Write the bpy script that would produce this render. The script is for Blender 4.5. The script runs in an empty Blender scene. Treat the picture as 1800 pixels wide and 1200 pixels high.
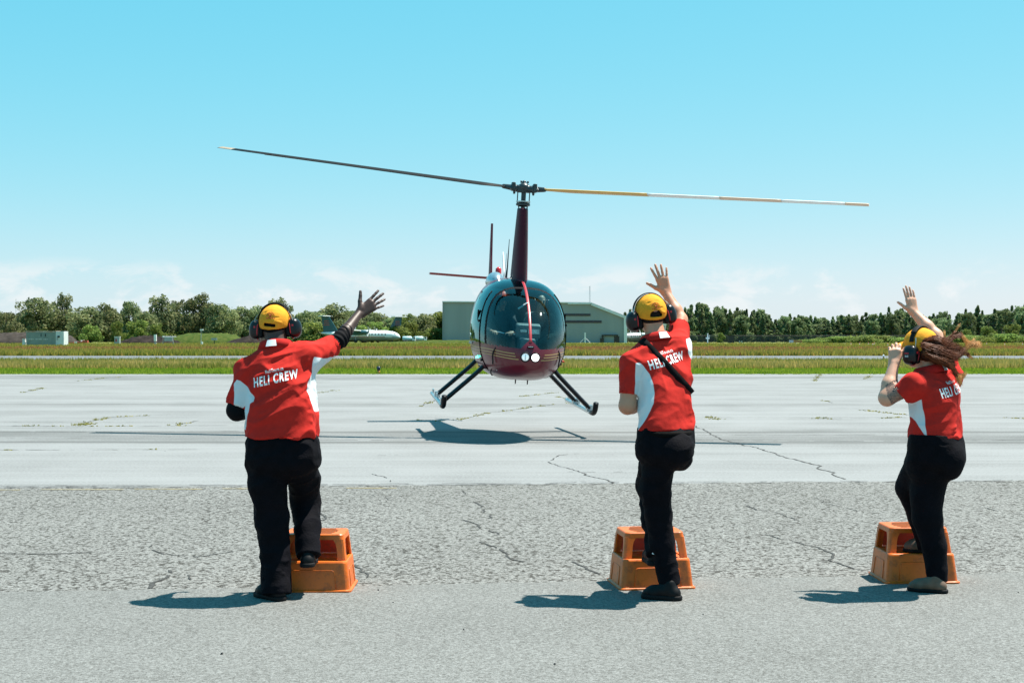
import bpy, bmesh, math, random
import numpy as np
from mathutils import Vector, Matrix, noise
from mathutils.bvhtree import BVHTree

# ------------------------------------------------------------------ camera
scene = bpy.context.scene
COL = scene.collection
CAM_H = 1.576           # eye height of the photographer
FPX = 2500.0            # focal length in pixels of the 1800 px wide photograph (50 mm)
HORIZON = 592.0

cam_d = bpy.data.cameras.new('camera')
cam = bpy.data.objects.new('camera', cam_d)
COL.objects.link(cam)
cam.location = (0, 0, CAM_H)
cam.rotation_euler = (math.radians(90), 0, 0)
cam_d.sensor_width = 36.0
cam_d.lens = 50.0
cam_d.shift_y = -8.0 / 1800.0
cam_d.clip_start = 0.1
cam_d.clip_end = 6000.0
scene.camera = cam

# ------------------------------------------------------------------ light
SUN_TO = Vector((0.73, 0.31, 1.80)).normalized()     # direction towards the sun (from the shadows)
SUN_EL = math.asin(SUN_TO.z)
SUN_AZ = math.atan2(SUN_TO.x, SUN_TO.y)              # clockwise from +Y

world = bpy.data.worlds.new('World')
scene.world = world
world.use_nodes = True
wn = world.node_tree; wn.nodes.clear()
W = wn.nodes.new; WL = wn.links.new
sky = W('ShaderNodeTexSky'); sky.sky_type = 'NISHITA'; sky.sun_disc = False
sky.sun_elevation = SUN_EL; sky.sun_rotation = SUN_AZ
sky.altitude = 100; sky.air_density = 1.0; sky.dust_density = 0.4; sky.ozone_density = 1.0
# the photograph's cyan grade: one response curve per channel, the same for the whole sky
srgb = W('ShaderNodeSeparateColor'); WL(sky.outputs[0], srgb.inputs[0])
tint = W('ShaderNodeCombineColor')
for ch, (pw, sc_) in enumerate(((1.30, 0.335), (0.36, 2.29), (0.22, 3.30))):
    a_ = W('ShaderNodeMath'); a_.operation = 'POWER'; WL(srgb.outputs[ch], a_.inputs[0]); a_.inputs[1].default_value = pw
    b_ = W('ShaderNodeMath'); b_.operation = 'MULTIPLY'; WL(a_.outputs[0], b_.inputs[0]); b_.inputs[1].default_value = sc_
    WL(b_.outputs[0], tint.inputs[ch])
# low fair-weather clouds hugging the horizon all the way round
tc = W('ShaderNodeTexCoord')
sep = W('ShaderNodeSeparateXYZ'); WL(tc.outputs['Generated'], sep.inputs[0])
mp = W('ShaderNodeMapping'); mp.inputs['Scale'].default_value = (1.0, 1.0, 2.1)
mp.inputs['Location'].default_value = (2.2, 6.4, 0.2)
WL(tc.outputs['Generated'], mp.inputs[0])
nz = W('ShaderNodeTexNoise'); nz.inputs['Scale'].default_value = 20.0
nz.inputs['Detail'].default_value = 9.0; nz.inputs['Roughness'].default_value = 0.62
nz.inputs['Distortion'].default_value = 0.25
WL(mp.outputs[0], nz.inputs['Vector'])
nz2 = W('ShaderNodeTexNoise'); nz2.inputs['Scale'].default_value = 4.2; nz2.inputs['Detail'].default_value = 2.0
WL(mp.outputs[0], nz2.inputs['Vector'])
band = W('ShaderNodeValToRGB')
e = band.color_ramp.elements
e[0].position = 0.0; e[0].color = (0.55, 0.55, 0.55, 1)
e[1].position = 0.054; e[1].color = (0, 0, 0, 1)
for p, v in ((0.012, 0.75), (0.030, 1.0), (0.044, 0.70)):
    q = e.new(p); q.color = (v, v, v, 1)
WL(sep.outputs[2], band.inputs[0])
addb = W('ShaderNodeMath'); addb.operation = 'MULTIPLY_ADD'     # billows, thicker in some patches
WL(nz2.outputs[0], addb.inputs[0]); addb.inputs[1].default_value = 0.55; WL(nz.outputs[0], addb.inputs[2])
cr = W('ShaderNodeMapRange'); cr.interpolation_type = 'SMOOTHSTEP'
cr.inputs[1].default_value = 0.735; cr.inputs[2].default_value = 0.90
cr.inputs[3].default_value = 0.0; cr.inputs[4].default_value = 0.80
WL(addb.outputs[0], cr.inputs[0])
cmix = W('ShaderNodeMix'); cmix.data_type = 'RGBA'
cm_ = W('ShaderNodeMath'); cm_.operation = 'MULTIPLY'; WL(cr.outputs[0], cm_.inputs[0]); WL(band.outputs[0], cm_.inputs[1])
WL(cm_.outputs[0], cmix.inputs[0]); WL(tint.outputs[0], cmix.inputs[6])
cmix.inputs[7].default_value = (4.75, 4.98, 5.05, 1)
bg = W('ShaderNodeBackground'); bg.inputs[1].default_value = 0.083
WL(cmix.outputs[2], bg.inputs[0])
out = W('ShaderNodeOutputWorld'); WL(bg.outputs[0], out.inputs[0])

sun_d = bpy.data.lights.new('sun', 'SUN')
sun = bpy.data.objects.new('sun', sun_d); COL.objects.link(sun)
sun_d.energy = 5.0; sun_d.angle = math.radians(0.53); sun_d.color = (1.0, 0.93, 0.83)
sun.rotation_euler = SUN_TO.to_track_quat('Z', 'Y').to_euler()
sun.location = (30, 10, 60)

vs = scene.view_settings
vs.view_transform = 'Standard'; vs.look = 'None'; vs.gamma = 1.0; vs.use_curve_mapping = False
vs.exposure = 1.18
scene.cycles.max_bounces = 8
scene.cycles.transparent_max_bounces = 16
scene.cycles.use_denoising = True
random.seed(7)
RNG = np.random.default_rng(11)

# ------------------------------------------------------------------ helpers
def at(u, v, Y):
    """point seen at photo pixel (u, v) standing Y metres away"""
    return np.array([(u - 900.0) / FPX * Y, Y, CAM_H - (v - HORIZON) / FPX * Y])

def gy(v):
    """distance of the ground seen in row v"""
    return CAM_H * FPX / (v - HORIZON)

def lin(r, g=None, b=None):
    if g is None:
        r, g, b = r
    f = lambda c: (c / 255 / 12.92) if c / 255 <= 0.04045 else ((c / 255 + 0.055) / 1.055) ** 2.4
    return (f(r), f(g), f(b))

def tag(o, label=None, cat=None, group=None, kind=None):
    if label: o['label'] = label
    if cat: o['category'] = cat
    if group: o['group'] = group
    if kind: o['kind'] = kind
    return o

def empty(name, loc=(0, 0, 0), rot=(0, 0, 0)):
    o = bpy.data.objects.new(name, None)
    o.empty_display_size = 0.2
    o.location = loc; o.rotation_euler = rot
    COL.objects.link(o)
    return o

def mesh_data(name, V, F, mat=None, smooth=True):
    me = bpy.data.meshes.new(name)
    V = np.asarray(V, dtype=np.float32)
    if isinstance(F, np.ndarray) and F.ndim == 2:
        n, k = F.shape
        me.vertices.add(len(V)); me.vertices.foreach_set('co', V.ravel())
        me.loops.add(n * k); me.loops.foreach_set('vertex_index', F.astype(np.int32).ravel())
        me.polygons.add(n)
        me.polygons.foreach_set('loop_start', np.arange(0, n * k, k, dtype=np.int32))
        me.polygons.foreach_set('loop_total', np.full(n, k, dtype=np.int32))
        me.update(calc_edges=True)
    else:
        me.from_pydata([tuple(map(float, v)) for v in V], [], [tuple(map(int, f)) for f in F])
        me.update()
    me.polygons.foreach_set('use_smooth', [smooth] * len(me.polygons))
    if mat is not None:
        for m in (mat if isinstance(mat, (list, tuple)) else [mat]):
            me.materials.append(m)
    return me

def mk(name, V, F, mat=None, parent=None, smooth=True, attrs=None):
    """one mesh object; with a parent, V is in world axes and is moved to the parent's origin when it is unrotated"""
    V = np.asarray(V, dtype=np.float64)
    if parent is not None and parent.get('_world'):
        b = Vector(parent.location); p = parent.parent
        V = V - np.array(parent['_base'])
    me = mesh_data(name, V, F, mat, smooth)
    if attrs:
        for k, a in attrs.items():
            at_ = me.attributes.new(k, 'FLOAT', 'POINT')
            at_.data.foreach_set('value', np.asarray(a, dtype=np.float32))
    o = bpy.data.objects.new(name, me)
    COL.objects.link(o)
    if parent is not None:
        o.parent = parent
        if parent.get('_world'):
            o['_world'] = 1; o['_base'] = list(parent['_base'])
    return o

def wroot(name, base):
    """Empty at a thing's base whose parts are given in world coordinates"""
    o = empty(name, base)
    o['_world'] = 1; o['_base'] = [float(c) for c in base]
    return o

class MB:
    """collects simple solids into one mesh"""
    def __init__(s): s.V = []; s.F = []
    def add(s, V, F):
        n = len(s.V)
        s.V.extend([tuple(map(float, v)) for v in V]); s.F.extend([tuple(int(i) + n for i in f) for f in F])
        return s
    def box(s, c, h, R=None, taper=1.0):
        """centre, half sizes, rotation (3x3); taper scales the top"""
        P = []
        for z in (-1, 1):
            k = 1.0 if z < 0 else taper
            for x, y in ((-1, -1), (1, -1), (1, 1), (-1, 1)):
                P.append((x * h[0] * k, y * h[1] * k, z * h[2]))
        P = np.array(P)
        if R is not None: P = P @ np.array(R).T
        P = P + np.array(c)
        return s.add(P, [(3, 2, 1, 0), (4, 5, 6, 7), (0, 1, 5, 4), (1, 2, 6, 5), (2, 3, 7, 6), (3, 0, 4, 7)])
    def tube(s, pts, r, n=10, cap=True, flat=None):
        V, F = tube(pts, r, n, cap, flat)
        return s.add(V, F)
    def build(s, name, mat, parent=None, smooth=False):
        return mk(name, np.array(s.V), s.F, mat, parent, smooth)

def tube(pts, r, n=10, cap=True, flat=None):
    """swept tube; r scalar, list or list of (ra, rb); flat = reference side vector for ra"""
    P = np.array(pts, dtype=float); m = len(P)
    if np.isscalar(r): r = [r] * m
    T = np.gradient(P, axis=0); T /= (np.linalg.norm(T, axis=1)[:, None] + 1e-12)
    ref = np.array(flat if flat is not None else ((0, 0, 1) if abs(T[0][2]) < 0.9 else (1, 0, 0)), dtype=float)
    V = []; a = ref - T[0] * (ref @ T[0]); a /= np.linalg.norm(a)
    for i in range(m):
        if flat is not None:
            a2 = ref - T[i] * (ref @ T[i])
            if np.linalg.norm(a2) > 1e-3: a = a2
        else:
            a = a - T[i] * (a @ T[i])
        a = a / np.linalg.norm(a); b = np.cross(T[i], a)
        ra, rb = (r[i], r[i]) if np.isscalar(r[i]) else r[i]
        for k in range(n):
            t = 2 * math.pi * k / n
            V.append(P[i] + a * ra * math.cos(t) + b * rb * math.sin(t))
    F = []
    for i in range(m - 1):
        for k in range(n):
            k2 = (k + 1) % n
            F.append((i * n + k, i * n + k2, (i + 1) * n + k2, (i + 1) * n + k))
    if cap:
        F.append(tuple(range(n - 1, -1, -1))); F.append(tuple(range((m - 1) * n, m * n)))
    return np.array(V), F

def catmull(pts, k=8):
    P = np.array(pts, dtype=float)
    Q = np.vstack([2 * P[0] - P[1], P, 2 * P[-1] - P[-2]])
    o = []
    for i in range(1, len(Q) - 2):
        for j in range(k):
            t = j / k
            o.append(0.5 * ((2 * Q[i]) + (-Q[i - 1] + Q[i + 1]) * t + (2 * Q[i - 1] - 5 * Q[i] + 4 * Q[i + 1] - Q[i + 2]) * t * t
                            + (-Q[i - 1] + 3 * Q[i] - 3 * Q[i + 1] + Q[i + 2]) * t ** 3))
    o.append(P[-1])
    return np.array(o)

# ------------------------------------------------------------------ materials
def pmat(name, color, rough=0.6, var=0.12, scale=12.0, bump=0.0, bscale=60.0, metallic=0.0, coat=0.0, spec=0.5,
         detail=4.0, emis=None, estr=0.0, color2=None, stretch=None):
    m = bpy.data.materials.new(name); m.use_nodes = True
    nt = m.node_tree; N = nt.nodes; L = nt.links
    p = N['Principled BSDF']
    p.inputs['Roughness'].default_value = rough
    p.inputs['Metallic'].default_value = metallic
    p.inputs['Coat Weight'].default_value = coat
    p.inputs['Coat Roughness'].default_value = 0.04
    p.inputs['Specular IOR Level'].default_value = spec
    c = tuple(color)
    if var > 0 or color2:
        tcn = N.new('ShaderNodeTexCoord'); src = tcn.outputs['Object']
        if stretch:
            mpn = N.new('ShaderNodeMapping'); mpn.inputs['Scale'].default_value = stretch
            L.new(src, mpn.inputs[0]); src = mpn.outputs[0]
        n = N.new('ShaderNodeTexNoise'); n.inputs['Scale'].default_value = scale; n.inputs['Detail'].default_value = detail
        L.new(src, n.inputs['Vector'])
        r = N.new('ShaderNodeValToRGB'); L.new(n.outputs[0], r.inputs[0])
        r.color_ramp.elements[0].position = 0.3; r.color_ramp.elements[1].position = 0.7
        c2 = tuple(color2) if color2 else tuple(min(1, x * (1 + var)) for x in c)
        c1 = c if color2 else tuple(x * (1 - var) for x in c)
        r.color_ramp.elements[0].color = (*c1, 1); r.color_ramp.elements[1].color = (*c2, 1)
        L.new(r.outputs[0], p.inputs['Base Color'])
        if bump > 0:
            n2 = N.new('ShaderNodeTexNoise'); n2.inputs['Scale'].default_value = bscale; n2.inputs['Detail'].default_value = 5
            L.new(src, n2.inputs['Vector'])
            b = N.new('ShaderNodeBump'); b.inputs['Strength'].default_value = bump; b.inputs['Distance'].default_value = 0.01
            L.new(n2.outputs[0], b.inputs['Height']); L.new(b.outputs[0], p.inputs['Normal'])
    else:
        p.inputs['Base Color'].default_value = (*c, 1)
    if emis:
        p.inputs['Emission Color'].default_value = (*emis, 1); p.inputs['Emission Strength'].default_value = estr
    return m

def nodes_of(m):
    return m.node_tree.nodes, m.node_tree.links, m.node_tree.nodes['Principled BSDF']

def ground_mat(name, base, dark, light, grain, grain_amt, streak=0.0, patch=0.15, pit=0.0, bump=0.3, rough=0.85, fine=0.0, worn=None):
    """weathered pavement: coarse patches, fine aggregate grain, optional streaks along the paving direction and dark pits"""
    m = bpy.data.materials.new(name); m.use_nodes = True
    N, L, p = nodes_of(m)
    p.inputs['Roughness'].default_value = rough; p.inputs['Specular IOR Level'].default_value = 0.25
    g = N.new('ShaderNodeNewGeometry')
    def noise_(scale, detail=3, stretch=None, rough_=0.55):
        src = g.outputs['Position']
        if stretch:
            mm = N.new('ShaderNodeMapping'); mm.inputs['Scale'].default_value = stretch; mm.inputs['Rotation'].default_value = (0, 0, math.radians(-1.2))
            L.new(src, mm.inputs[0]); src = mm.outputs[0]
        n = N.new('ShaderNodeTexNoise'); n.inputs['Scale'].default_value = scale; n.inputs['Detail'].default_value = detail
        n.inputs['Roughness'].default_value = rough_
        L.new(src, n.inputs['Vector']); return n.outputs[0]
    def math_(op, a, b):
        n = N.new('ShaderNodeMath'); n.operation = op
        for i, x in enumerate((a, b)):
            if isinstance(x, (int, float)): n.inputs[i].default_value = x
            else: L.new(x, n.inputs[i])
        return n.outputs[0]
    def centred(x, amt):
        return math_('MULTIPLY', math_('SUBTRACT', x, 0.5), amt)
    v = centred(noise_(0.55, 4), patch * 2.2)
    v = math_('ADD', v, centred(noise_(grain, 2, None, 0.7), grain_amt * 2.0))
    if fine > 0:
        v = math_('ADD', v, centred(noise_(grain * 2.6, 1, None, 0.7), fine * 2.0))
    if streak > 0:
        v = math_('ADD', v, centred(noise_(1.0, 5, (0.035, 1.1, 1.0), 0.65), streak * 2.4))
        v = math_('ADD', v, centred(noise_(1.0, 5, (0.12, 5.0, 1.0), 0.6), streak * 1.2))
    fac = math_('ADD', v, 0.5)
    if worn:      # lane blackened by tyres and exhaust: (y, half width, amount)
        sy = N.new('ShaderNodeSeparateXYZ'); L.new(g.outputs['Position'], sy.inputs[0])
        for y0, hw, amt in worn:
            wob_ = math_('ADD', sy.outputs[1], centred(noise_(0.25, 4), hw * 1.6))
            mr = N.new('ShaderNodeMapRange'); mr.interpolation_type = 'SMOOTHSTEP'; mr.inputs[1].default_value = hw; mr.inputs[2].default_value = 0.0; mr.inputs[3].default_value = 0.0; mr.inputs[4].default_value = amt
            L.new(math_('ABSOLUTE', math_('SUBTRACT', wob_, y0), 0.0), mr.inputs[0])
            fac = math_('SUBTRACT', fac, math_('MULTIPLY', mr.outputs[0], math_('ADD', noise_(1.0, 6, (0.25, 2.5, 1.0), 0.7), 0.15)))
    if pit > 0:
        vo = N.new('ShaderNodeTexVoronoi'); vo.inputs['Scale'].default_value = grain * 0.62; vo.feature = 'F1'
        L.new(g.outputs['Position'], vo.inputs['Vector'])
        pn = noise_(grain * 0.35, 3)
        k = N.new('ShaderNodeMapRange'); k.inputs[1].default_value = 0.55; k.inputs[2].default_value = 0.80
        L.new(math_('ADD', math_('MULTIPLY', vo.outputs['Distance'], 0.6), math_('MULTIPLY', pn, 0.55)), k.inputs[0])
        fac = math_('SUBTRACT', fac, math_('MULTIPLY', k.outputs[0], pit))
    r = N.new('ShaderNodeValToRGB'); L.new(fac, r.inputs[0])
    r.color_ramp.elements[0].position = 0.0; r.color_ramp.elements[0].color = (*dark, 1)
    r.color_ramp.elements[1].position = 1.0; r.color_ramp.elements[1].color = (*light, 1)
    q = r.color_ramp.elements.new(0.5); q.color = (*base, 1)
    L.new(r.outputs[0], p.inputs['Base Color'])
    b = N.new('ShaderNodeBump'); b.inputs['Strength'].default_value = bump; b.inputs['Distance'].default_value = 0.012
    L.new(fac, b.inputs['Height']); L.new(b.outputs[0], p.inputs['Normal'])
    return m

def glass_mat(name, tint, rough=0.02, refl=1.0, ior=1.5):
    m = bpy.data.materials.new(name); m.use_nodes = True
    N, L = m.node_tree.nodes, m.node_tree.links; N.clear()
    o = N.new('ShaderNodeOutputMaterial'); mx = N.new('ShaderNodeMixShader')
    t = N.new('ShaderNodeBsdfTransparent'); t.inputs[0].default_value = (*tint, 1)
    gl = N.new('ShaderNodeBsdfGlossy'); gl.inputs['Roughness'].default_value = rough
    gl.inputs[0].default_value = (*(refl if isinstance(refl, tuple) else (refl,) * 3), 1)
    fr = N.new('ShaderNodeFresnel'); fr.inputs[0].default_value = ior
    L.new(fr.outputs[0], mx.inputs[0]); L.new(t.outputs[0], mx.inputs[1]); L.new(gl.outputs[0], mx.inputs[2])
    L.new(mx.outputs[0], o.inputs[0])
    return m

def masked_mat(name, c1, c2, attr, rough=0.8, var=0.08, scale=30, bump=0.15, bscale=220, sheen=0.0, edge=0.0015):
    """cloth with a second colour where the mesh attribute is positive"""
    m = pmat(name, c1, rough, var, scale, bump, bscale, spec=0.2)
    N, L, p = nodes_of(m)
    src = p.inputs['Base Color'].links[0].from_socket
    a = N.new('ShaderNodeAttribute'); a.attribute_name = attr
    mr = N.new('ShaderNodeMapRange'); mr.inputs[1].default_value = -edge; mr.inputs[2].default_value = edge
    L.new(a.outputs['Fac'], mr.inputs[0])
    mx = N.new('ShaderNodeMix'); mx.data_type = 'RGBA'
    L.new(mr.outputs[0], mx.inputs[0]); L.new(src, mx.inputs[6]); mx.inputs[7].default_value = (*c2, 1)
    L.new(mx.outputs[2], p.inputs['Base Color'])
    return m

# ------------------------------------------------------------------ implicit modelling (for bodies and cloth)
class Prim:
    def __init__(s, f, lo, hi): s.f = f; s.lo = np.array(lo, float); s.hi = np.array(hi, float)

def rcone(a, b, ra, rb, cut_a=False, cut_b=False):
    a = np.array(a, float); b = np.array(b, float); ba = b - a; L2 = ba @ ba + 1e-12; d_ = ba / math.sqrt(L2)
    def f(X, Y, Z):
        x, y, z = X - a[0], Y - a[1], Z - a[2]
        t0 = (x * ba[0] + y * ba[1] + z * ba[2]) / L2
        t = np.clip(t0, 0, 1)
        d = np.sqrt((x - t * ba[0]) ** 2 + (y - t * ba[1]) ** 2 + (z - t * ba[2]) ** 2) - (ra + (rb - ra) * t)
        if cut_b: d = np.maximum(d, (t0 - 1) * math.sqrt(L2))
        if cut_a: d = np.maximum(d, -t0 * math.sqrt(L2))
        return d
    R = max(ra, rb)
    return Prim(f, np.minimum(a, b) - R, np.maximum(a, b) + R)

def ell(c, r, R=None):
    c = np.array(c, float); r = np.array(r, float)
    M = np.eye(3) if R is None else np.array(R, float)      # columns = axes
    def f(X, Y, Z):
        x, y, z = X - c[0], Y - c[1], Z - c[2]
        p = [x * M[0, i] + y * M[1, i] + z * M[2, i] for i in range(3)]
        k0 = np.sqrt(sum((p[i] / r[i]) ** 2 for i in range(3))) + 1e-9
        k1 = np.sqrt(sum((p[i] / r[i] ** 2) ** 2 for i in range(3))) + 1e-9
        return k0 * (k0 - 1) / k1
    ext = np.sqrt(((M * r) ** 2).sum(axis=1))
    return Prim(f, c - ext, c + ext)

def sbox(c, h, R=None, rd=0.01):
    c = np.array(c, float); h = np.array(h, float) - rd
    M = np.eye(3) if R is None else np.array(R, float)
    def f(X, Y, Z):
        x, y, z = X - c[0], Y - c[1], Z - c[2]
        q = [np.abs(x * M[0, i] + y * M[1, i] + z * M[2, i]) - h[i] for i in range(3)]
        out = np.sqrt(sum(np.maximum(qi, 0) ** 2 for qi in q))
        return out + np.minimum(np.maximum(np.maximum(q[0], q[1]), q[2]), 0) - rd
    ext = np.abs(M) @ (h + rd)
    return Prim(f, c - ext, c + ext)

def stack(rows, yaw=0.0, n=2.3, rb=0.0):
    """rows: (z, cx, cy, rx, ry) from any order; ellipse sections turned by yaw about z, flat top and bottom"""
    rows = sorted(rows); A = np.array(rows, float)
    zz = np.linspace(A[0, 0], A[-1, 0], 60)
    B = np.array([np.interp(zz, A[:, 0], A[:, i]) for i in range(1, 5)])
    ker = np.array([1, 2, 3, 2, 1.0]); ker /= ker.sum()
    for i in range(4):
        pad = np.concatenate([[B[i, 0]] * 2, B[i], [B[i, -1]] * 2]); B[i] = np.convolve(pad, ker, 'valid')
    if rb > 0:       # rounded underside
        q = np.clip((zz[0] + rb - zz) / rb, 0, 1); B[2] *= np.sqrt(1.02 - q ** 2); B[3] *= np.sqrt(1.02 - q ** 2)
    c, s = math.cos(yaw), math.sin(yaw)
    def f(X, Y, Z):
        z = np.asarray(Z); cx, cy, rx, ry = (np.interp(z, zz, B[i]) for i in range(4))
        dx, dy = X - cx, Y - cy
        x = (dx * c + dy * s) / rx; y = (-dx * s + dy * c) / ry
        k = (np.abs(x) ** n + np.abs(y) ** n) ** (1 / n)
        d = (k - 1) * np.minimum(rx, ry)
        return np.maximum(np.maximum(d, Z - zz[-1]), zz[0] - Z)
    rm = max(A[:, 3].max(), A[:, 4].max())
    lo = [A[:, 1].min() - rm, A[:, 2].min() - rm, zz[0]]; hi = [A[:, 1].max() + rm, A[:, 2].max() + rm, zz[-1]]
    return Prim(f, lo, hi)

class Field:
    def __init__(s, lo, hi, h):
        s.lo = np.array(lo, float); s.h = h
        s.n = np.ceil((np.array(hi, float) - s.lo) / h).astype(int) + 1
        s.A = np.full(s.n, 0.5, dtype=np.float32)
    def _sl(s, p, m):
        i0 = np.maximum(np.floor((p.lo - m - s.lo) / s.h).astype(int), 0)
        i1 = np.minimum(np.ceil((p.hi + m - s.lo) / s.h).astype(int) + 1, s.n)
        if (i1 <= i0).any(): return None
        sl = tuple(slice(a, b) for a, b in zip(i0, i1))
        ax = [(s.lo[i] + s.h * np.arange(i0[i], i1[i])).astype(np.float32) for i in range(3)]
        return sl, p.f(ax[0][:, None, None], ax[1][None, :, None], ax[2][None, None, :]).astype(np.float32)
    def add(s, p, k=0.0):
        r = s._sl(p, max(k, 0.0) + 3 * s.h)
        if r is None: return s
        sl, d = r; a = s.A[sl]
        if k > 0:
            h = np.clip(0.5 + 0.5 * (a - d) / k, 0, 1)
            s.A[sl] = a * (1 - h) + d * h - k * h * (1 - h)
        else: s.A[sl] = np.minimum(a, d)
        return s
    def sub(s, p, k=0.0):
        r = s._sl(p, max(k, 0.0) + 3 * s.h)
        if r is None: return s
        sl, d = r; a = s.A[sl]; d = -d
        if k > 0:
            h = np.clip(0.5 - 0.5 * (a - d) / k, 0, 1)
            s.A[sl] = a * (1 - h) + d * h + k * h * (1 - h)
        else: s.A[sl] = np.maximum(a, d)
        return s
    def keep(s, pt, nrm):
        """keep the side of a plane the normal points away from"""
        nrm = np.array(nrm, float); nrm /= np.linalg.norm(nrm)
        ax = [(s.lo[i] + s.h * np.arange(s.n[i])).astype(np.float32) for i in range(3)]
        d = ((ax[0] - pt[0]) * nrm[0])[:, None, None] + ((ax[1] - pt[1]) * nrm[1])[None, :, None] + ((ax[2] - pt[2]) * nrm[2])[None, None, :]
        s.A = np.maximum(s.A, d.astype(np.float32)); return s
    def mesh(s):
        A = s.A; S = A < 0
        c = [S[i:S.shape[0] - 1 + i, j:S.shape[1] - 1 + j, k:S.shape[2] - 1 + k] for i in (0, 1) for j in (0, 1) for k in (0, 1)]
        anyc = c[0].copy(); allc = c[0].copy()
        for q in c[1:]: anyc |= q; allc &= q
        I = np.argwhere(anyc & ~allc)
        offs = np.array([(i, j, k) for i in (0, 1) for j in (0, 1) for k in (0, 1)])
        vals = np.stack([A[I[:, 0] + o[0], I[:, 1] + o[1], I[:, 2] + o[2]] for o in offs], 1)
        acc = np.zeros((len(I), 3)); cnt = np.zeros(len(I))
        for a in range(8):
            for b in range(a + 1, 8):
                if np.abs(offs[a] - offs[b]).sum() != 1: continue
                va, vb = vals[:, a], vals[:, b]; m = (va < 0) != (vb < 0)
                t = np.where(m, va / np.where(va - vb == 0, 1, va - vb), 0)
                acc += np.where(m[:, None], offs[a] + t[:, None] * (offs[b] - offs[a]), 0); cnt += m
        V = s.lo + s.h * (I + acc / cnt[:, None])
        ID = np.full(np.array(A.shape) - 1, -1, dtype=np.int32); ID[I[:, 0], I[:, 1], I[:, 2]] = np.arange(len(I))
        F = []
        for ax in range(3):
            sl0 = [slice(1, -1)] * 3; sl1 = [slice(1, -1)] * 3
            sl0[ax] = slice(0, -1); sl1[ax] = slice(1, None)
            s0, s1 = S[tuple(sl0)], S[tuple(sl1)]
            E = np.argwhere(s0 != s1)
            base = E + 1; base[:, ax] = E[:, ax]
            sg = s0[E[:, 0], E[:, 1], E[:, 2]]
            u, v = (ax + 1) % 3, (ax + 2) % 3
            def cell(du, dv):
                q = base.copy(); q[:, u] -= du; q[:, v] -= dv
                return ID[q[:, 0], q[:, 1], q[:, 2]]
            Q = np.stack([cell(1, 1), cell(0, 1), cell(0, 0), cell(1, 0)], 1)
            Q[~sg] = Q[~sg][:, ::-1]
            F.append(Q)
        F = np.concatenate(F)
        return V, F[(F >= 0).all(1)]

def vnormals(V, F):
    N = np.zeros_like(V)
    n = np.cross(V[F[:, 2]] - V[F[:, 0]], V[F[:, 3]] - V[F[:, 1]])
    for i in range(4): np.add.at(N, F[:, i], n)
    return N / (np.linalg.norm(N, axis=1)[:, None] + 1e-12)

def relax(V, F, it=2):
    E = np.concatenate([F[:, [0, 1]], F[:, [1, 2]], F[:, [2, 3]], F[:, [3, 0]]])
    cnt = np.bincount(E.ravel(), minlength=len(V)).astype(float)
    for _ in range(it):
        A = np.stack([np.bincount(E[:, 0], V[E[:, 1], i], len(V)) + np.bincount(E[:, 1], V[E[:, 0], i], len(V)) for i in range(3)], 1)
        V = 0.5 * V + 0.5 * A / cnt[:, None]
    return V

def folds(V, F, segs=(), ridge=None, fine=0.0012, seed=0.0):
    """cloth folds: given crease segments (p0, p1, amplitude, width) plus directional ridged noise
    ridge = list of (direction, along_freq, across_freq, amplitude, mask_fn or None)"""
    N = vnormals(V, F); D = np.zeros(len(V))
    for p0, p1, amp, wd in segs:
        p0 = np.array(p0); p1 = np.array(p1); ba = p1 - p0
        t = np.clip(((V - p0) @ ba) / (ba @ ba), 0, 1)
        d = np.linalg.norm(V - p0 - t[:, None] * ba, axis=1)
        D += 1.5 * amp * np.exp(-(d / wd) ** 2) * np.sqrt(np.clip(np.sin(np.pi * np.clip(t, 0.02, 0.98)), 0, 1))
    for dirn, fa, fc, amp, msk in (ridge or ()):
        d = np.array(dirn, float); d /= np.linalg.norm(d)
        al = V @ d; ac = V - al[:, None] * d
        Q = ac * fc + (al * fa)[:, None] * d + seed
        nv = np.array([noise.noise(q) for q in Q.tolist()])
        w = 1.0 if msk is None else msk(V)
        D += amp * (0.55 - 2.0 * np.abs(nv)) * w
    if fine:
        D += fine * np.array([noise.noise(q) for q in (V * 38.0 + seed).tolist()])
    return V + N * D[:, None]

def frame(f, u=(0, 0, 1)):
    """columns right, forward, up"""
    f = np.array(f, float); f /= np.linalg.norm(f)
    u = np.array(u, float); r = np.cross(f, u); r /= np.linalg.norm(r); u = np.cross(r, f)
    return np.stack([r, f, u], 1)

def rotm(axis, deg):
    return np.array(Matrix.Rotation(math.radians(deg), 3, Vector(axis)))

def poly_sd(P, poly):
    """signed distance (positive inside) of points P (n,2) to polygon"""
    poly = np.array(poly, float); n = len(poly)
    d = np.full(len(P), 1e9); ins = np.zeros(len(P), bool)
    for i in range(n):
        a, b = poly[i], poly[(i + 1) % n]; e_ = b - a; w = P - a
        t = np.clip((w @ e_) / (e_ @ e_ + 1e-12), 0, 1)
        d = np.minimum(d, ((w - t[:, None] * e_) ** 2).sum(1))
        c1 = (a[1] > P[:, 1]) != (b[1] > P[:, 1])
        ins ^= c1 & (P[:, 0] < (b[0] - a[0]) * (P[:, 1] - a[1]) / (b[1] - a[1] + 1e-12) + a[0])
    return np.where(ins, 1, -1) * np.sqrt(d)

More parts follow.
